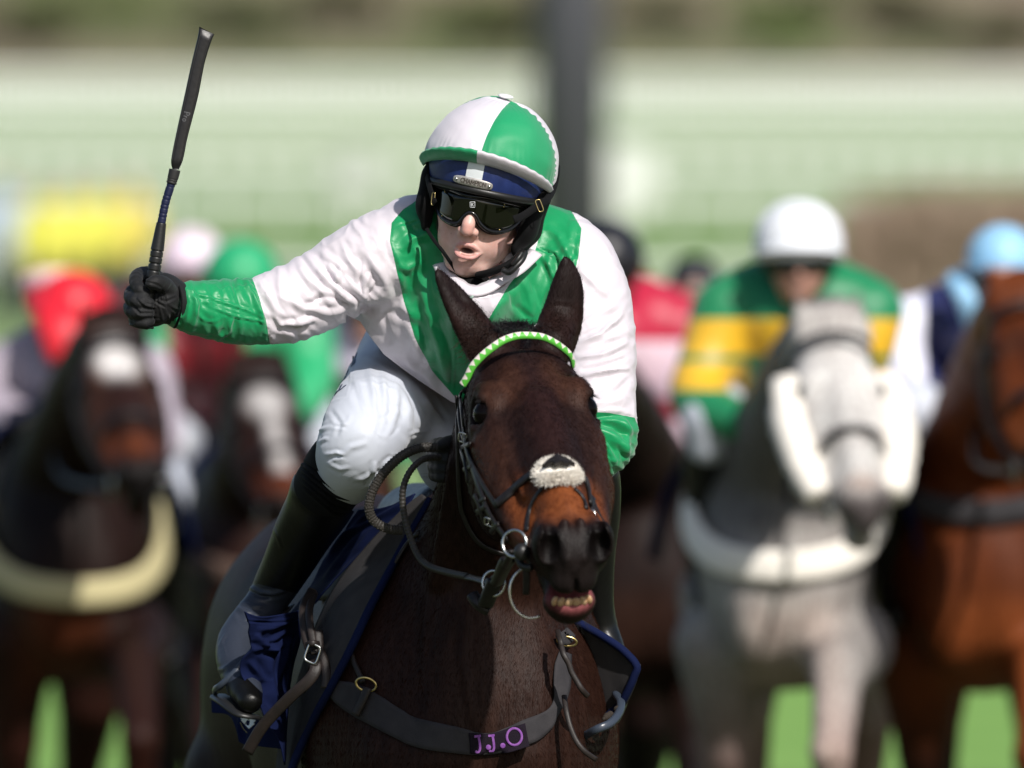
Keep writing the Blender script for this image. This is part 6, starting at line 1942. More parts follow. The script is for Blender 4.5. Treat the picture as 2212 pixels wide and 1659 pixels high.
# picket-like white fencing climbing the slope, several courses of it
def at_v(v, y): return HC + (980 - v) * (y + CAMD) / FP
RF = 'white rails of the far side of the course'
lab = ['tall white picket fence running right across below the brown hillside', 'white rail below the tall picket fence, above the pale strip of turf',
       'low white rail in the middle of the far turf, behind the jockey helmet', 'lowest white rail, nearest of the far side, above the yellow jackets']
for i, (y, hh, stp, nb, pw) in enumerate([(215, 1.10, .21, (.95, .35), .085), (180, .55, .60, (.90, .35), .08), (152, .46, .8, (.86,), .08), (133, .32, 1.1, (.85,), .07)]):
    g0 = float(terr_h(0, y)); W2 = (y + CAMD) * .05
    r = thing('rail_fence', (0, y, g0), lab[i], 'fence', RF)
    for hb in nb:
        V, F = box((0, y - pw * .7, g0 + hh * hb), (2 * W2, .04, .11)); mesh_obj('rail', V, F, WHITEP, r, smooth=False)
    V, F = box((0, 0, hh / 2 - .1), (pw, .06, hh + .2)); p0 = mesh_obj('post', V, F, WHITEP, None, smooth=False)
    n_ = min(int(2 * W2 / stp), 130)
    for k in range(n_):
        o = p0 if k == 0 else p0.copy()
        if k: COL.objects.link(o)
        o.parent = r; o.location = (-W2 + 2 * W2 * k / (n_ - 1), 0, 0)

# dark mast with its cabinet, standing on the far turf
my = 128.0; mx_ = P(1232, 0, my)[0]; mz = float(terr_h(0, my))
mast = thing('mast', (mx_, my, mz), 'tall dark steel mast rising out of the top of the picture behind the jockey helmet', 'mast')
V, F = sweep(np.array([(mx_, my, mz), (mx_, my, mz + 4), (mx_, my, mz + 10)]), lambda t: circ(.50 - .04 * t, 14)); mesh_obj('pole', V, F, POSTM, mast)
V, F = box((mx_ + .30, my - .2, mz + .38), (.75, .5, .85)); mesh_obj('cabinet', V, F, POSTM, mast, smooth=False)
V, F = box((mx_, my, mz + .04), (1.1, 1.0, .10)); mesh_obj('base', V, F, WHITEP, mast, smooth=False)
# round white boards on short legs
for (u, v, y, R0, lb) in ((772, 375, 150, .45, 'round white course board left of the jockey helmet on the far turf'), (1335, 395, 150, .62, 'larger round white course board just right of the dark mast')):
    c = P(u, v, y); r = thing('course_board', (c[0], y, float(terr_h(c[0], y))), lb, 'board', 'round white course boards')
    V, F = ball(c, (R0, .05, R0), None, 28, 14); mesh_obj('disc', V, F, mat('pale_board', (.62, .64, .60), .7) if u > 1000 else mat('grey_board', (.42, .45, .40), .7), r)
    V, F = box((c[0], y + .08, (c[2] + r.location.z) / 2 - .05), (.10, .08, c[2] - r.location.z + .1)); mesh_obj('leg', V, F, WHITEP, r, smooth=False)

# leaf clumps for trees and hedges
def leaf_mesh(cen, rad, n, size, seed, name, mt_, parent):
    r_ = np.random.default_rng(seed)
    # several lobes of unequal size
    lob = r_.normal(0, .45, (9, 3)); lob[:, 2] = np.abs(lob[:, 2]) * .8 - .3; lr = r_.uniform(.35, .65, 9)
    k_ = r_.integers(0, 9, n); d = r_.normal(size=(n, 3)); d /= np.linalg.norm(d, axis=1, keepdims=True)
    p = (lob[k_] + d * (lr[k_] * r_.uniform(.6, 1.0, n) ** .5)[:, None]) * np.asarray(rad) + np.asarray(cen)
    a = r_.normal(size=(n, 3)); a /= np.linalg.norm(a, axis=1, keepdims=True); b_ = np.cross(a, r_.normal(size=(n, 3))); b_ /= np.linalg.norm(b_, axis=1, keepdims=True)
    s_ = size * r_.uniform(.6, 1.3, (n, 1))
    V = np.stack([p - a * s_, p + b_ * s_ * .6, p + a * s_, p - b_ * s_ * .6], 1).reshape(-1, 3)
    return mesh_obj(name, V, np.arange(4 * n).reshape(n, 4), mt_, parent, smooth=False)
LEAF_D = ramp_mat('dark_leaves', [(.045, .055, .026), (.075, .08, .038), (.09, .08, .045)], .8)
LEAF_G = ramp_mat('green_leaves', [(.11, .15, .055), (.15, .20, .07), (.18, .22, .09)], .8)
LEAF_B = ramp_mat('bare_twigs', [(.25, .17, .13), (.34, .25, .19), (.40, .31, .24)], .8)
BARK = mat('bark', (.07, .05, .035), .9, bump=.5, bscale=20, bdist=.02)
tl = [(40, 100, 'dark'), (215, 118, 'green'), (480, 128, 'dark'), (735, 132, 'dark'), (1000, 112, 'green'), (1115, 60, 'dark'), (1420, 128, 'dark'), (1660, 115, 'green'), (1790, 90, 'dark'), (1990, 122, 'dark'), (2160, 100, 'dark'),
      (330, 40, 'bare'), (620, 30, 'bare'), (880, 36, 'bare'), (1540, 20, 'bare'), (1880, 30, 'bare'), (2120, 24, 'bare')]
where = ['at the far left edge', 'next from the far left', 'behind the top of the whip', 'left of the jockey helmet', 'above and left of the jockey helmet', 'just left of the mast', 'right of the mast', 'in the middle of the right half', 'second from the right of its row', 'near the right edge', 'at the right edge',
         'high on the hill above the whip', 'high on the hill between whip and helmet', 'high on the hill over the helmet', 'high on the hill right of the mast', 'high on the hill towards the right', 'high on the hill at the right corner']
for i, (u, v, kd) in enumerate(tl):
    y = 330 + (i * 37) % 60 if kd != 'bare' else 520 + (i * 53) % 90
    g0 = float(terr_h(P(u, v, y)[0], y)); c = P(u, v, y); Rr = {'dark': 1.25, 'green': 1.5, 'bare': 2.3}[kd]
    w_ = {'dark': 'dark bushy tree ', 'green': 'bright green bushy tree ', 'bare': 'bare brown tree '}[kd]
    t = thing('bush_tree' if kd != 'bare' else 'bare_tree', (c[0], y, g0), w_ + where[i], 'tree', 'trees on the hillside beyond the fences')
    leaf_mesh((c[0], y, max(c[2], g0 + Rr * .55)), (Rr * 1.5, Rr, Rr * .8), 900, .16 if kd != 'bare' else .2, 100 + i, 'crown', {'dark': LEAF_D, 'green': LEAF_G, 'bare': LEAF_B}[kd], t)
    V, F = sweep(np.array([(c[0], y, g0 - .2), (c[0] + .05, y, g0 + Rr * .4), (c[0] - .05, y, g0 + Rr * .9)]), lambda q_: circ(.16 - .08 * q_, 7)); mesh_obj('trunk', V, F, BARK, t)
# brown clipped hedge at the right
hy = 124.0; hg = float(terr_h(0, hy)); hx0, hx1 = P(1810, 0, hy)[0], P(2420, 0, hy)[0]
hedge = thing('hedge', ((hx0 + hx1) / 2, hy, hg), 'bare brown birch hedge behind the rider in navy at the right', 'hedge')
rgh = np.random.default_rng(3); nh = 9000
p = np.stack([rgh.uniform(hx0, hx1, nh), hy + rgh.normal(0, .35, nh), hg + (1.62 + .12 * np.sin(rgh.uniform(0, 6, nh))) * rgh.random(nh) ** .7], 1)
p[:, 2] -= np.clip((hx0 + .9 - p[:, 0]), 0, 1) * .9 * rgh.random(nh)
d = rgh.normal(0, .35, (nh, 3)); d[:, 2] = 1; d /= np.linalg.norm(d, axis=1, keepdims=True); sdd = np.cross(d, rgh.normal(size=(nh, 3))); sdd /= np.linalg.norm(sdd, axis=1, keepdims=True)
V = np.stack([p - sdd * .03, p + sdd * .03, p + d * .28 + sdd * .006, p + d * .28 - sdd * .006], 1).reshape(-1, 3)
o = mesh_obj('twigs', V, np.arange(4 * nh).reshape(nh, 4), LEAF_B, hedge, smooth=False); o['kind'] = 'stuff'

# ------------------------------------------------------------------ riders and horses behind
def two(name, ca, cb, **k): return silk(name, ca, cb, rough=.45, bump=0, sheen=.2, **k)
BRE = M['breeches']; DKHELM = mat('dark_helmet', (.012, .012, .016), .4)
SKIN2 = mat('skin_far', (.50, .27, .21), .5)
def bg_rider(y, cap, lab_, jm, gfun, capm, capg=None, sc=1.0, tilt=0.0, elbows=None, hands=None, knees=None, lean=0.0, capr=.118, stand=False):
    c0 = P(cap[0], cap[1], y)
    W = lambda x, z, d: c0 + np.array([x * sc, d * sc, z * sc])
    t = thing('person', (c0[0], y + .3, c0[2] - .6), lab_, 'person', 'riders of the chasing pack')
    el = elbows or [(-.29, -.44, .02), (.29, -.44, .02)]; ha = hands or [(-.06, -.50, -.14), (.06, -.50, -.14)]
    kn = knees or [(-.25, -.50, .10), (.25, -.50, .10)]
    def part(name, build, mt_, lo=(-.6, -.35, -1.15), hi=(.6, .95, .2), st_=.016, g=None):
        a, b_ = W(lo[0], lo[2], lo[1]), W(hi[0], hi[2], hi[1])
        fd = Field(axis(a[0], b_[0], st_), axis(a[1], b_[1], st_ * 1.3), axis(a[2], b_[2], st_)); build(fd)
        V, F = fd.mesh(2)
        at = None
        if g is not None:
            Lq = (V - c0) / sc; at = {'g': g(Lq[:, 0], Lq[:, 2], Lq[:, 1]) * 900}
        return mesh_obj(name, V, F, mt_, t, attrs=at)
    def ch(fd, rows, k=.02, n=8):
        q = spline([(*W(x, z, d), r * sc) for x, z, d, r in rows], n)
        for i in range(n - 1): fd.cone(q[i, :3], q[i + 1, :3], q[i, 3], q[i + 1, 3], k)
    def body(fd):
        fd.ell(W(0, -.055, -.035), (.066, .075, .085)); ch(fd, [(0, -.13, .02, .05), (0, -.22, .15, .07), (0, -.30, .45, .10), (0, -.34, .7, .09)])
        fd.ell(W(0, -.075, -.110), (.013, .02, .02)); fd.ell(W(0, -.125, -.065), (.03, .03, .025))
        for q in (0, 1):
            s_ = -1 if q == 0 else 1
            ch(fd, [(s_ * .18, -.18, .12, .04), (*el[q], .035), (*ha[q], .035)]); ch(fd, [(s_ * .1, -.38, .7, .07), (kn[q][0], kn[q][1] - .01, kn[q][2] + .04, .035), (kn[q][0] * 1.03, kn[q][1] - .22, kn[q][2] + .215, .022), (kn[q][0] * 1.05, kn[q][1] - .38, kn[q][2] + .30, .018)])
    part('body', body, SKIN2)
    def jac(fd):
        ch(fd, [(lean * .2, -.19, .10, .125), (lean * .6, -.27, .28, .165), (lean, -.30, .52, .165), (lean, -.34, .66, .14)], .04)
        ch(fd, [(-.19, -.16, .13, .075), (0, -.12, .16, .09), (.19, -.16, .13, .075)], .04)
        for q in (0, 1):
            s_ = -1 if q == 0 else 1
            h_ = np.array(ha[q]); e_ = np.array(el[q]); w_ = e_ * .12 + h_ * .88
            ch(fd, [(s_ * .19, -.18, .12, .078), ((s_ * .19 + el[q][0]) / 2, (-.18 + el[q][1]) / 2, .10, .070), (*el[q], .062), (*w_, .042)], .03, 10)
    jk = part('jacket', jac, jm, g=gfun)
    def bre(fd):
        for q in (0, 1):
            s_ = -1 if q == 0 else 1
            ch(fd, [(s_ * .09, -.34, .72, .14), (s_ * .17, -.40, .42, .105), (*kn[q], .070), (kn[q][0], kn[q][1] - .06, kn[q][2] + .04, .058)])
    part('breeches', bre, BRE)
    for q in (0, 1):
        def boot(fd, q=q):
            k_ = kn[q]
            ch(fd, [(k_[0], k_[1] - .07, k_[2] + .06, .058), (k_[0] * 1.03, k_[1] - .22, k_[2] + .20, .048), (k_[0] * 1.05, k_[1] - .40, k_[2] + .30, .036), (k_[0] * 1.05, k_[1] - .46, k_[2] + .16, .034)])
        part('boot', boot, M['boot'])
        def glv(fd, q=q):
            fd.ell(W(*ha[q]), (.042, .04, .045)); 
        part('glove', glv, M['glove'], st_=.012)
    # helmet with cap, band and goggles
    Vh, Fh = ball(W(0, .0, .0), np.array([capr, capr * 1.15, capr]) * sc, None, 28, 18)
    keep = [f for f in Fh if np.mean([Vh[i][2] for i in f]) > W(0, -.035, 0)[2] + .0 and True]
    at = {'g': (capg((Vh - c0)[:, 0], (Vh - c0)[:, 2]) * 900 if capg else np.full(len(Vh), -5.0))}
    cp_ = mesh_obj('cap', Vh, keep, capm, t, attrs=at)
    Vh, Fh = ball(W(0, -.012, .0), np.array([capr * .93, capr * 1.02, capr * .93]) * sc, None, 24, 14); hm = mesh_obj('helmet', Vh, [f for f in Fh if np.mean([Vh[i][2] for i in f]) > W(0, -.075, 0)[2]], DKHELM, t)
    pk = [W(.105 * math.sin(a), -.030 + .012 * math.cos(a), -.125 * math.cos(a) - .02) for a in np.linspace(-1.3, 1.3, 14)]
    V, F = sweep(np.array(pk), slab(.035, .006), up=(0, 0, 1)); mesh_obj('peak', V, F, capm, cp_, attrs={'g': np.full(len(V), -5.0)})
    gg = [W(.070 * math.sin(a), -.055, -.112 * math.cos(a)) for a in np.linspace(-1.3, 1.3, 14)]
    V, F = sweep(np.array(gg), slab(.045, .010), nrm=[(math.sin(a), -math.cos(a), 0) for a in np.linspace(-1.3, 1.3, 14)]); mesh_obj('goggles', V, F, M['lens'], hm)
    return t

def bg_horse(y, wx, ang, poll_, nose_, lab_, base, light, sc=1.06, lift=.12, mark=None, legs=GALLOP, muzz=(.012, .010, .010), seed=0, legc=None, wide=.86, headc=None):
    s0 = (y + CAMD) / FP
    O = np.array([(wx - 1106) * s0, y + .45, lift])
    pw, nw = P(*poll_), P(*nose_)
    fd = Field(axis(O[0] - .95, O[0] + .95, .021), axis(y - 1.3, y + 2.5, .028), axis(.0, 2.35, .021))
    T = horse_body(fd, O, math.radians(ang), legs, neck=[(0, -.10, 1.36, .20), (0, -.2, 1.40, .18)], sc=sc, wide=wide)
    b0 = T(0, -.22, 1.42); m0 = (b0 * .5 + pw * .5) + np.array([0, .05, .02])
    fd.chain([(*T(0, -.12, 1.32), .20), (*b0, .17), (*m0, .125), (*(pw + np.array([0, .08, -.03])), .10)], 8, .05)
    Hh = head_frame(pw, nw - pw, (.97, .12, .0))
    horse_head(fd, Hh, False, 0.5)
    for q in (-1, 1): fd.cone(Hh(q * .06, .0, -.04), Hh(q * .065, -.03, -.04) + np.array([q * .01, 0, .11]), .034, .006, .01)
    V, F = fd.mesh(2)
    C, Lh, on, nzz = coat_colors(V, Hh, base=base, tan=light, black=muzz)
    if headc is not None:
        w = (1 - on) * smooth01((V[:, 2] - lift - 1.22) / .12) * smooth01((T(0, -.05, 0)[1] - V[:, 1]) / .1); C = C * (1 - .6 * w[:, None])  # neck of a grey darker than its body, shade below the head painted in
        w = on * smooth01((Lh[:, 1] + .02) / .08); w = w * (1 - smooth01((Lh[:, 1] - .46) / .06)); C = C * (1 - w[:, None]) + np.array(headc) * w[:, None]
    if mark is not None:
        w = smooth01(mark(Lh)) * on; C = C * (1 - w[:, None]) + np.array((.95, .93, .90)) * w[:, None]
    zz = V[:, 2]; w = smooth01((1.0 + lift - zz) / .3)
    lc = np.array(legc if legc is not None else (.012, .009, .009)); C = C * (1 - w[:, None]) + lc * w[:, None]
    mo_ = .75 + .35 * vnoise(V, 7, seed, 3)[:, None]; C = C * mo_
    w = smooth01((.16 - np.abs(T(0, 0, 0)[0] - V[:, 0])) / .1) * smooth01((T(0, -.2, 0)[1] - V[:, 1]) / .1) * smooth01((1.45 - zz) / .1) * (1 - on) * .5
    C = C * (1 - w[:, None]) + np.array(light) * w[:, None]
    t = thing('horse', (O[0], O[1], 0), lab_, 'horse', 'horses of the chasing pack')
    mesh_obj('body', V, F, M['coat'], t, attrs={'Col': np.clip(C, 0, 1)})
    for q in (-1, 1):
        Ve, Fe = ball(Hh(q * .090, .18, -.05), .022, None, 12, 8); mesh_obj('eye', Ve, Fe, M['eye'], t)
    tr = bvh(V, F)
    # mane
    return t, tr, Hh, T, V
def bg_bridle(tr, Hh, lab_, mt_=None, fleece_cheeks=False, noseband_fleece=False):
    r = thing('bridle', Hh(0, .1, .01), lab_, 'bridle', 'bridles of the chasing pack')
    def rs_(name, pts_, w, t_, m_, cl=False, nrm=None):
        V, F = sweep(spline([Hh(*p) for p in pts_], 20), slab(w, t_), nrm=[Hh.A[2]] * 20 if nrm is None else nrm); return mesh_obj(name, V, F, m_, r)
    for q in (-1, 1):
        rs_('cheekpiece', [(q * .095, .05, -.08), (q * .118, .18, -.11), (q * .105, .33, -.12), (q * .075, .47, -.12)], .018, .005, M['bridle'], nrm=[Hh.A[0] * q * .7 + Hh.A[2] * .7] * 20)
        torus(Hh(q * .068, .49, -.13), Hh.A[1], Hh.A[2], (.028, .028), .004, 'bit_ring', 'steel', r)
    rs_('noseband', [(-.085, .36, -.10), (-.06, .36, -.02), (0, .36, .006), (.06, .36, -.02), (.085, .36, -.10)], .024, .005, M['bridle'])
    rs_('browband', [(-.10, .06, -.08), (-.07, .06, .0), (0, .055, .022), (.07, .06, .0), (.10, .06, -.08)], .022, .005, mt_ or M['bridle'])
    if fleece_cheeks:
        for q in (-1, 1):
            rows = [(*Hh(q * .118, .12, -.07), .036), (*Hh(q * .125, .24, -.085), .042), (*Hh(q * .108, .38, -.10), .040), (*Hh(q * .085, .46, -.11), .028)]
            V, F = sweep(spline([q_[:3] for q_ in rows], 24), lambda tt_: circ(.034 + .010 * math.sin(math.pi * tt_), 12, 1.0)); N = normals(V, np.array([f for f in F if len(f) == 4]))
            V = V + N * (np.random.default_rng(int(q + 5)).normal(0, .003, (len(V), 1))); mesh_obj('fleece_cheek', V, F, M['fleece'], r)
    if noseband_fleece:
        V, F = ball(Hh(0, .36, .012), (.075, .035, .03), Hh.A, 20, 12); mesh_obj('fleece_pad', V, F, M['fleece'], r)
    return r
def bg_girth(tr, T, z0, w, lab_, mt_):
    """webbing round the chest, found by looking in at the body from outside"""
    pts, ns = [], []
    for a in np.linspace(-1.35, 1.35, 40):
        zc = z0 + .22 * abs(math.sin(a)) ** 2.2
        o_ = Vector(T(1.2 * math.sin(a), -.05 - 1.2 * math.cos(a), zc)); d_ = (Vector(T(0, -.05, zc)) - o_).normalized()
        loc, nn, k_, ds = tr.ray_cast(o_, d_)
        if loc is None: continue
        pts.append(np.array(loc) - np.array(d_) * .035); ns.append(-np.array(d_))
    pts = np.array(pts); ns = np.array(ns)
    for _ in range(6): pts[1:-1] = (pts[:-2] + 2 * pts[1:-1] + pts[2:]) / 4
    r = thing('breast_girth', pts[len(pts) // 2], lab_, 'breast girth', 'breast girths of the chasing pack')
    V, F = sweep(pts, slab(w, .012), nrm=ns); mesh_obj('band', V, F, mt_, r); return r
def bg_reins(Hh, hand, lab_):
    r = thing('reins', hand, lab_, 'reins', 'reins of the chasing pack')
    for q in (-1, 1):
        a = Hh(q * .068, .49, -.14); m_ = a * .5 + np.asarray(hand) * .5 + np.array([q * .05, 0, -.06])
        V, F = sweep(spline([a, m_, np.asarray(hand)], 16), slab(.02, .005), nrm=[(0, -1, .2)] * 16); mesh_obj('rein', V, F, M['bridle'], r)
    return r
def bg_cloth(T, lab_, mt_):
    """saddle cloth hanging either side of the withers"""
    r = thing('saddle_cloth', T(0, .1, 1.6), lab_, 'saddle cloth', 'saddle cloths of the chasing pack')
    rows = []
    for i in range(15):
        a = -1.45 + 2.9 * i / 14
        x = .335 * math.sin(a); zz = 1.28 + .36 * math.cos(a) - .10 * abs(math.sin(a)) ** 3
        rows.append([T(x * (1.0), -.12 + .0 * abs(x), zz), T(x, .15, zz + .012), T(x, .42, zz - .01)])
    V = np.array(rows).reshape(-1, 3); F = np.array(grid_faces(15, 3)); N = normals(V, F)
    thick_obj(V, F, N, .012, 'cloth_panel', mt_, r); return r

star = lambda c, r_: (lambda L: 1.6 - np.sqrt((L[:, 0] / r_[0]) ** 2 + ((L[:, 1] - c) / r_[1]) ** 2 + 0 * L[:, 2]) - 3 * (L[:, 2] < -.05))
# grey with the white-capped rider
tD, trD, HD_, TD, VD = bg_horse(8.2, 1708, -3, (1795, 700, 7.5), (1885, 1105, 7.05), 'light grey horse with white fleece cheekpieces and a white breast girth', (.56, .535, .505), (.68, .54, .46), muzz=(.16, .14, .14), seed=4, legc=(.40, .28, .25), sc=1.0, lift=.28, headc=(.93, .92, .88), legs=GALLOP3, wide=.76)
bg_bridle(trD, HD_, 'bridle with long white fleece cheekpieces on the light grey horse', fleece_cheeks=True)
bg_girth(trD, TD, 1.21, .075, 'white fleece breast girth on the light grey horse', M['fleece'])
SIL_D = two('green_gold_silks', (.004, .20, .075), (.72, .42, .02), var=.05)
gD = lambda x, z, d: np.maximum(.046 - np.abs(z + .235), .036 - np.abs(z + .335) - (np.abs(x) < .12) * .2)
rD = bg_rider(8.3, (1725, 528), 'rider in green and gold hooped silks and a white cap on the light grey horse', SIL_D, gD, mat('white_cap', (.80, .82, .86), .45, attr=None), sc=.94,
              elbows=[(-.255, -.40, .02), (.13, -.40, .12)], hands=[(-.10, -.47, -.14), (.10, -.47, -.12)], knees=[(-.23, -.445, -.04), (.24, -.50, .14)], lean=-.08, capr=.116)
bg_reins(HD_, P(1715, 960, 8.15), 'dark reins of the light grey horse')
bg_cloth(TD, 'navy saddle cloth on the light grey horse', 'navy')
# chestnut at the right edge
tE, trE, HE_, TE, VE = bg_horse(8.5, 2140, -3, (2212, 640, 7.9), (2285, 1010, 7.4), 'bright chestnut horse cut by the right edge of the picture', (.20, .050, .014), (.34, .095, .028), seed=6, legs=GALLOP3, sc=1.02, lift=.25, legc=(.03, .012, .008))
bg_bridle(trE, HE_, 'dark bridle on the chestnut horse at the right edge')
bg_girth(trE, TE, 1.34, .06, 'dark breast girth on the chestnut horse', M['elastic'])
SIL_E = two('navy_blue_silks', (.010, .014, .085), (.72, .72, .84), var=.05)
gE = lambda x, z, d: np.maximum(np.abs(x) - .185, -.2)
rE = bg_rider(8.8, (2165, 562), 'rider in navy silks with pale sleeves and a light blue cap, right edge', SIL_E, gE, mat('light_blue_cap', (.30, .56, .80), .45), capr=.088,
              elbows=[(-.33, -.15, .10), (.25, -.40, .05)], hands=[(-.16, -.34, .0), (.10, -.42, -.12)], knees=[(-.21, -.37, -.06), (.24, -.42, .14)], lean=-.12)
V, F = sweep(spline([P(2062, 600, 8.76), P(2085, 640, 8.70), P(2105, 700, 8.74)], 12), slab(.05, .02), nrm=[(0, -1, .2)] * 12); mesh_obj('blue_stripe', V, F, bpy.data.materials['light_blue_cap'], rE)
bg_reins(HE_, P(2120, 860, 8.5), 'dark reins of the chestnut horse')
bg_cloth(TE, 'navy saddle cloth on the chestnut horse', 'navy')
# dark horse half hidden to the right of the leader
tC, trC, HC2, TC, VC = bg_horse(11.0, 1370, 4, (1255, 760, 10.3), (1215, 1090, 9.9), 'dark brown horse mostly hidden behind the leader, to its right', (.024, .012, .010), (.05, .022, .014), seed=8, sc=1.05, lift=.16)
bg_bridle(trC, HC2, 'bridle on the dark brown horse hidden behind the leader')
SIL_C = two('crimson_white_silks', (.45, .012, .045), (.80, .60, .68), var=.05)
gC = lambda x, z, d: np.maximum(np.maximum(.030 - np.abs(z + .42), .030 - np.abs(z + .54)), (.07 - np.abs(z + .27)) - .0)
rC = bg_rider(11.2, (1305, 560), 'rider in crimson silks with pale pink hoops right behind the leader', SIL_C, gC, DKHELM, capr=.10,
              elbows=[(-.2, -.42, .02), (.21, -.46, .03)], hands=[(-.10, -.5, -.14), (.06, -.55, -.12)], knees=[(-.22, -.52, .14), (.22, -.60, .10)], lean=.10, sc=1.08)
bg_cloth(TC, 'blue saddle cloth on the dark brown horse behind the leader', 'navy')
SIL_C2 = two('pink_red_silks', (.78, .50, .55), (.50, .02, .06), var=.05)
rC2 = bg_rider(14.5, (1500, 610), 'rider in pink and red silks glimpsed between the leader and the green and gold rider', SIL_C2, lambda x, z, d: .06 - np.abs(x + .01) , DKHELM, capr=.08, elbows=[(-.25, -.36, .02), (.2, -.40, .03)], knees=[(-.20, -.50, .14), (.22, -.52, .10)])
tC2, trC2, HC3, TC2, VC2 = bg_horse(14.6, 1490, 0, (1520, 840, 14.0), (1530, 1110, 13.6), 'brown horse glimpsed between the leader and the light grey horse', (.045, .02, .013), (.07, .03, .02), seed=18, sc=1.0, lift=.05)
# dark bay with a star at the left
tA, trA, HA_, TA, VA = bg_horse(11.5, 128, 6, (240, 712, 10.9), (322, 1045, 10.4), 'dark bay horse with a white star and a cream breast girth at the left', (.034, .015, .011), (.17, .045, .016), mark=star(.115, (.050, .075)), seed=10, legs=GALLOP3, wide=.78, sc=1.05, lift=.19, legc=(.045, .014, .010))
bg_bridle(trA, HA_, 'bridle on the dark bay horse with a white star')
bg_girth(trA, TA, 1.14, .075, 'cream breast girth on the dark bay horse at the left', mat('cream_webbing', (.50, .44, .24), .8))
SIL_A = two('mauve_black_silks', (.018, .014, .028), (.42, .36, .42), var=.05)
gA = lambda x, z, d: np.maximum(np.abs(x + .03) - .15, (z + .26))
rA = bg_rider(12.0, (158, 672), 'rider in black and mauve silks with a bright red cap at the far left', SIL_A, gA, mat('red_cap', (.70, .015, .03), .45), capr=.112, elbows=[(-.24, -.26, .02), (.22, -.36, .05)], hands=[(-.13, -.30, -.14), (.02, -.36, -.12)], knees=[(-.22, -.44, .14), (.24, -.50, .14)], lean=-.10)
V, F = sweep(spline([P(100, 640, 12.0), P(125, 700, 11.82), P(150, 775, 11.8)], 12), slab(.12, .04), nrm=[(0, -1, .2)] * 12); mesh_obj('red_scarf', V, F, bpy.data.materials['red_cap'], rA)
V, F = sweep(spline([P(60, 612, 12.5), P(110, 600, 12.45), P(180, 606, 12.5)], 12), slab(.05, .03), nrm=[(0, -1, .2)] * 12); mesh_obj('pink_band', V, F, bpy.data.materials['pink_red_silks'], rA, attrs={'g': np.full(len(V), -5.)})
bg_cloth(TA, 'dark saddle cloth on the dark bay horse with the star', 'navy'); bg_reins(HA_, P(110, 900, 11.7), 'dark reins of the dark bay horse with the star')
# dark bay with a blaze
tB, trB, HB_, TB, VB = bg_horse(13.8, 560, 2, (560, 800, 13.2), (640, 1110, 12.7), 'dark bay horse with a long white blaze, second from the left', (.036, .016, .012), (.17, .045, .018),
    mark=lambda L: np.maximum(1.6 - np.sqrt((L[:, 0] / .050) ** 2 + ((L[:, 1] - .13) / .065) ** 2), (1.5 - np.abs(L[:, 0]) / .022) * (L[:, 1] > .1) * (L[:, 1] < .45)) - 3 * (L[:, 2] < -.05), seed=12, sc=1.04, lift=.12, legc=(.05, .016, .012))
bg_bridle(trB, HB_, 'bridle on the dark bay horse with a long blaze')
bg_girth(trB, TB, 1.24, .06, 'brown breast girth on the dark bay horse with a blaze', mat('brown_webbing', (.10, .06, .045), .8))
SIL_B = two('green_maroon_silks', (.16, .004, .010), (.02, .36, .14), var=.05)
rB = bg_rider(14.2, (520, 600), 'rider in maroon silks with green sleeves and a green cap at the left', SIL_B, lambda x, z, d: np.abs(x + .10) - .115, mat('green_cap', (.02, .36, .15), .45), capr=.115,
              elbows=[(-.27, -.30, .02), (.20, -.32, .03)], hands=[(-.20, -.52, -.14), (.10, -.45, -.12)], knees=[(-.22, -.50, .14), (.22, -.50, .14)], lean=-.12)
gwh = bpy.data.materials['white_cap']
V, F = ball(P(368, 955, 14.0), (.055, .05, .055), None, 16, 10); mesh_obj('white_glove', V, F, gwh, rB)
bg_cloth(TB, 'dark saddle cloth on the horse with a blaze', 'navy')
SIL_H = two('white_green_silks', (.78, .72, .84), (.02, .36, .14), var=.05)
rH = bg_rider(16.5, (790, 640), 'rider in white silks with green cuffs below the raised whip arm', SIL_H, lambda x, z, d: -z - .40, gwh, capr=.10, elbows=[(-.16, -.40, .02), (.22, -.40, .03)], hands=[(-.12, -.52, -.14), (.06, -.5, -.12)])
tH, trH, HH2, TH_, VH = bg_horse(16.6, 760, 0, (770, 850, 16.0), (780, 1110, 15.6), 'brown horse nearly hidden behind the leader, to its left', (.05, .02, .012), (.09, .035, .02), seed=20, sc=1.0, lift=.05)
rF = bg_rider(17.5, (412, 562), 'rider in a pale pink cap behind the green-capped rider', two('maroon_silks', (.10, .003, .008), (.10, .003, .008), var=.05), lambda x, z, d: -1 + 0 * x, mat('pale_pink_cap', (.80, .66, .76), .45), capr=.105)
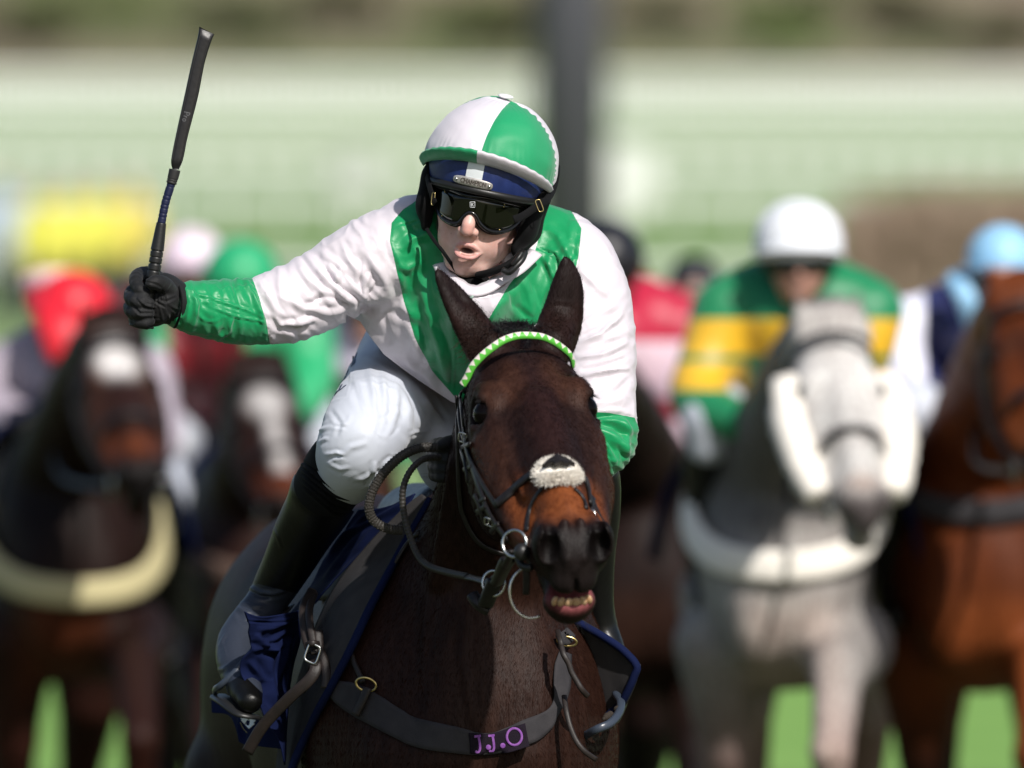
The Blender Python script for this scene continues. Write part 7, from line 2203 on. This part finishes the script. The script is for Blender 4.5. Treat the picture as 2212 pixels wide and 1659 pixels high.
tF, trF, HF2, TF_, VF = bg_horse(17.6, 425, 0, (440, 830, 17.0), (450, 1090, 16.6), 'dark horse hidden between the star-faced and the blazed horse', (.02, .010, .009), (.05, .02, .014), seed=22, sc=1.0, lift=.05)

# ------------------------------------------------------------------ stewards in yellow jackets on the far side
YEL = mat('hi_vis_yellow', (.66, .62, .09), .7); YEL2 = mat('hi_vis_orange_yellow', (.66, .52, .12), .7); DK = mat('dark_trousers', (.015, .016, .025), .9); BLU = mat('pale_blue_coat', (.42, .50, .66), .8)
for i, (u, m_, lb) in enumerate([(85, YEL, 'steward in a lemon yellow jacket, second from the left edge'), (150, YEL, 'steward in a lemon yellow jacket, third from the left edge'), (215, YEL, 'steward in a lemon yellow jacket nearest the dark bay horse with the star'), (285, YEL2, 'steward in an orange yellow jacket next to the raised fist'), (5, BLU, 'bystander in a pale blue coat at the left edge')]):
    y = 126 + i * .5; x = P(u, 0, y)[0]; g0 = float(terr_h(x, y)); sc = 1.0
    t = thing('person', (x, y, g0), lb, 'person', 'people watching beyond the course')
    def fig(fd, nm):
        p_ = lambda a, b_, c: np.array([x + a, y + b_, g0 + c])
        if nm == 'body': fd.ell(p_(0, 0, 1.66), (.08, .10, .12)); fd.cone(p_(0, 0, 1.5), p_(0, 0, 1.0), .07, .09); [fd.cone(p_(q * .1, 0, .9), p_(q * .1, 0, .05), .06, .04) for q in (-1, 1)]; [fd.ell(p_(q * .28, -.05, .82), (.04, .04, .05)) for q in (-1, 1)]
        if nm == 'jacket': fd.cone(p_(0, 0, 1.38), p_(0, 0, .85), .19, .20, .05); [fd.cone(p_(q * .2, 0, 1.38), p_(q * .29, -.03, .90), .085, .065, .03) for q in (-1, 1)]; fd.cone(p_(0, 0, 1.50), p_(0, 0, 1.42), .10, .12)
        if nm == 'trousers': [fd.cone(p_(q * .1, 0, .85), p_(q * .11, 0, .08), .11, .08) for q in (-1, 1)]
    for nm, mm_ in (('body', SKIN2), ('jacket', m_), ('trousers', DK)):
        fd = Field(axis(x - .5, x + .5, .03), axis(y - .4, y + .4, .03), axis(g0 - .05, g0 + 1.9, .03)); fig(fd, nm); V, F = fd.mesh(1); mesh_obj(nm, V, F, mm_, t)
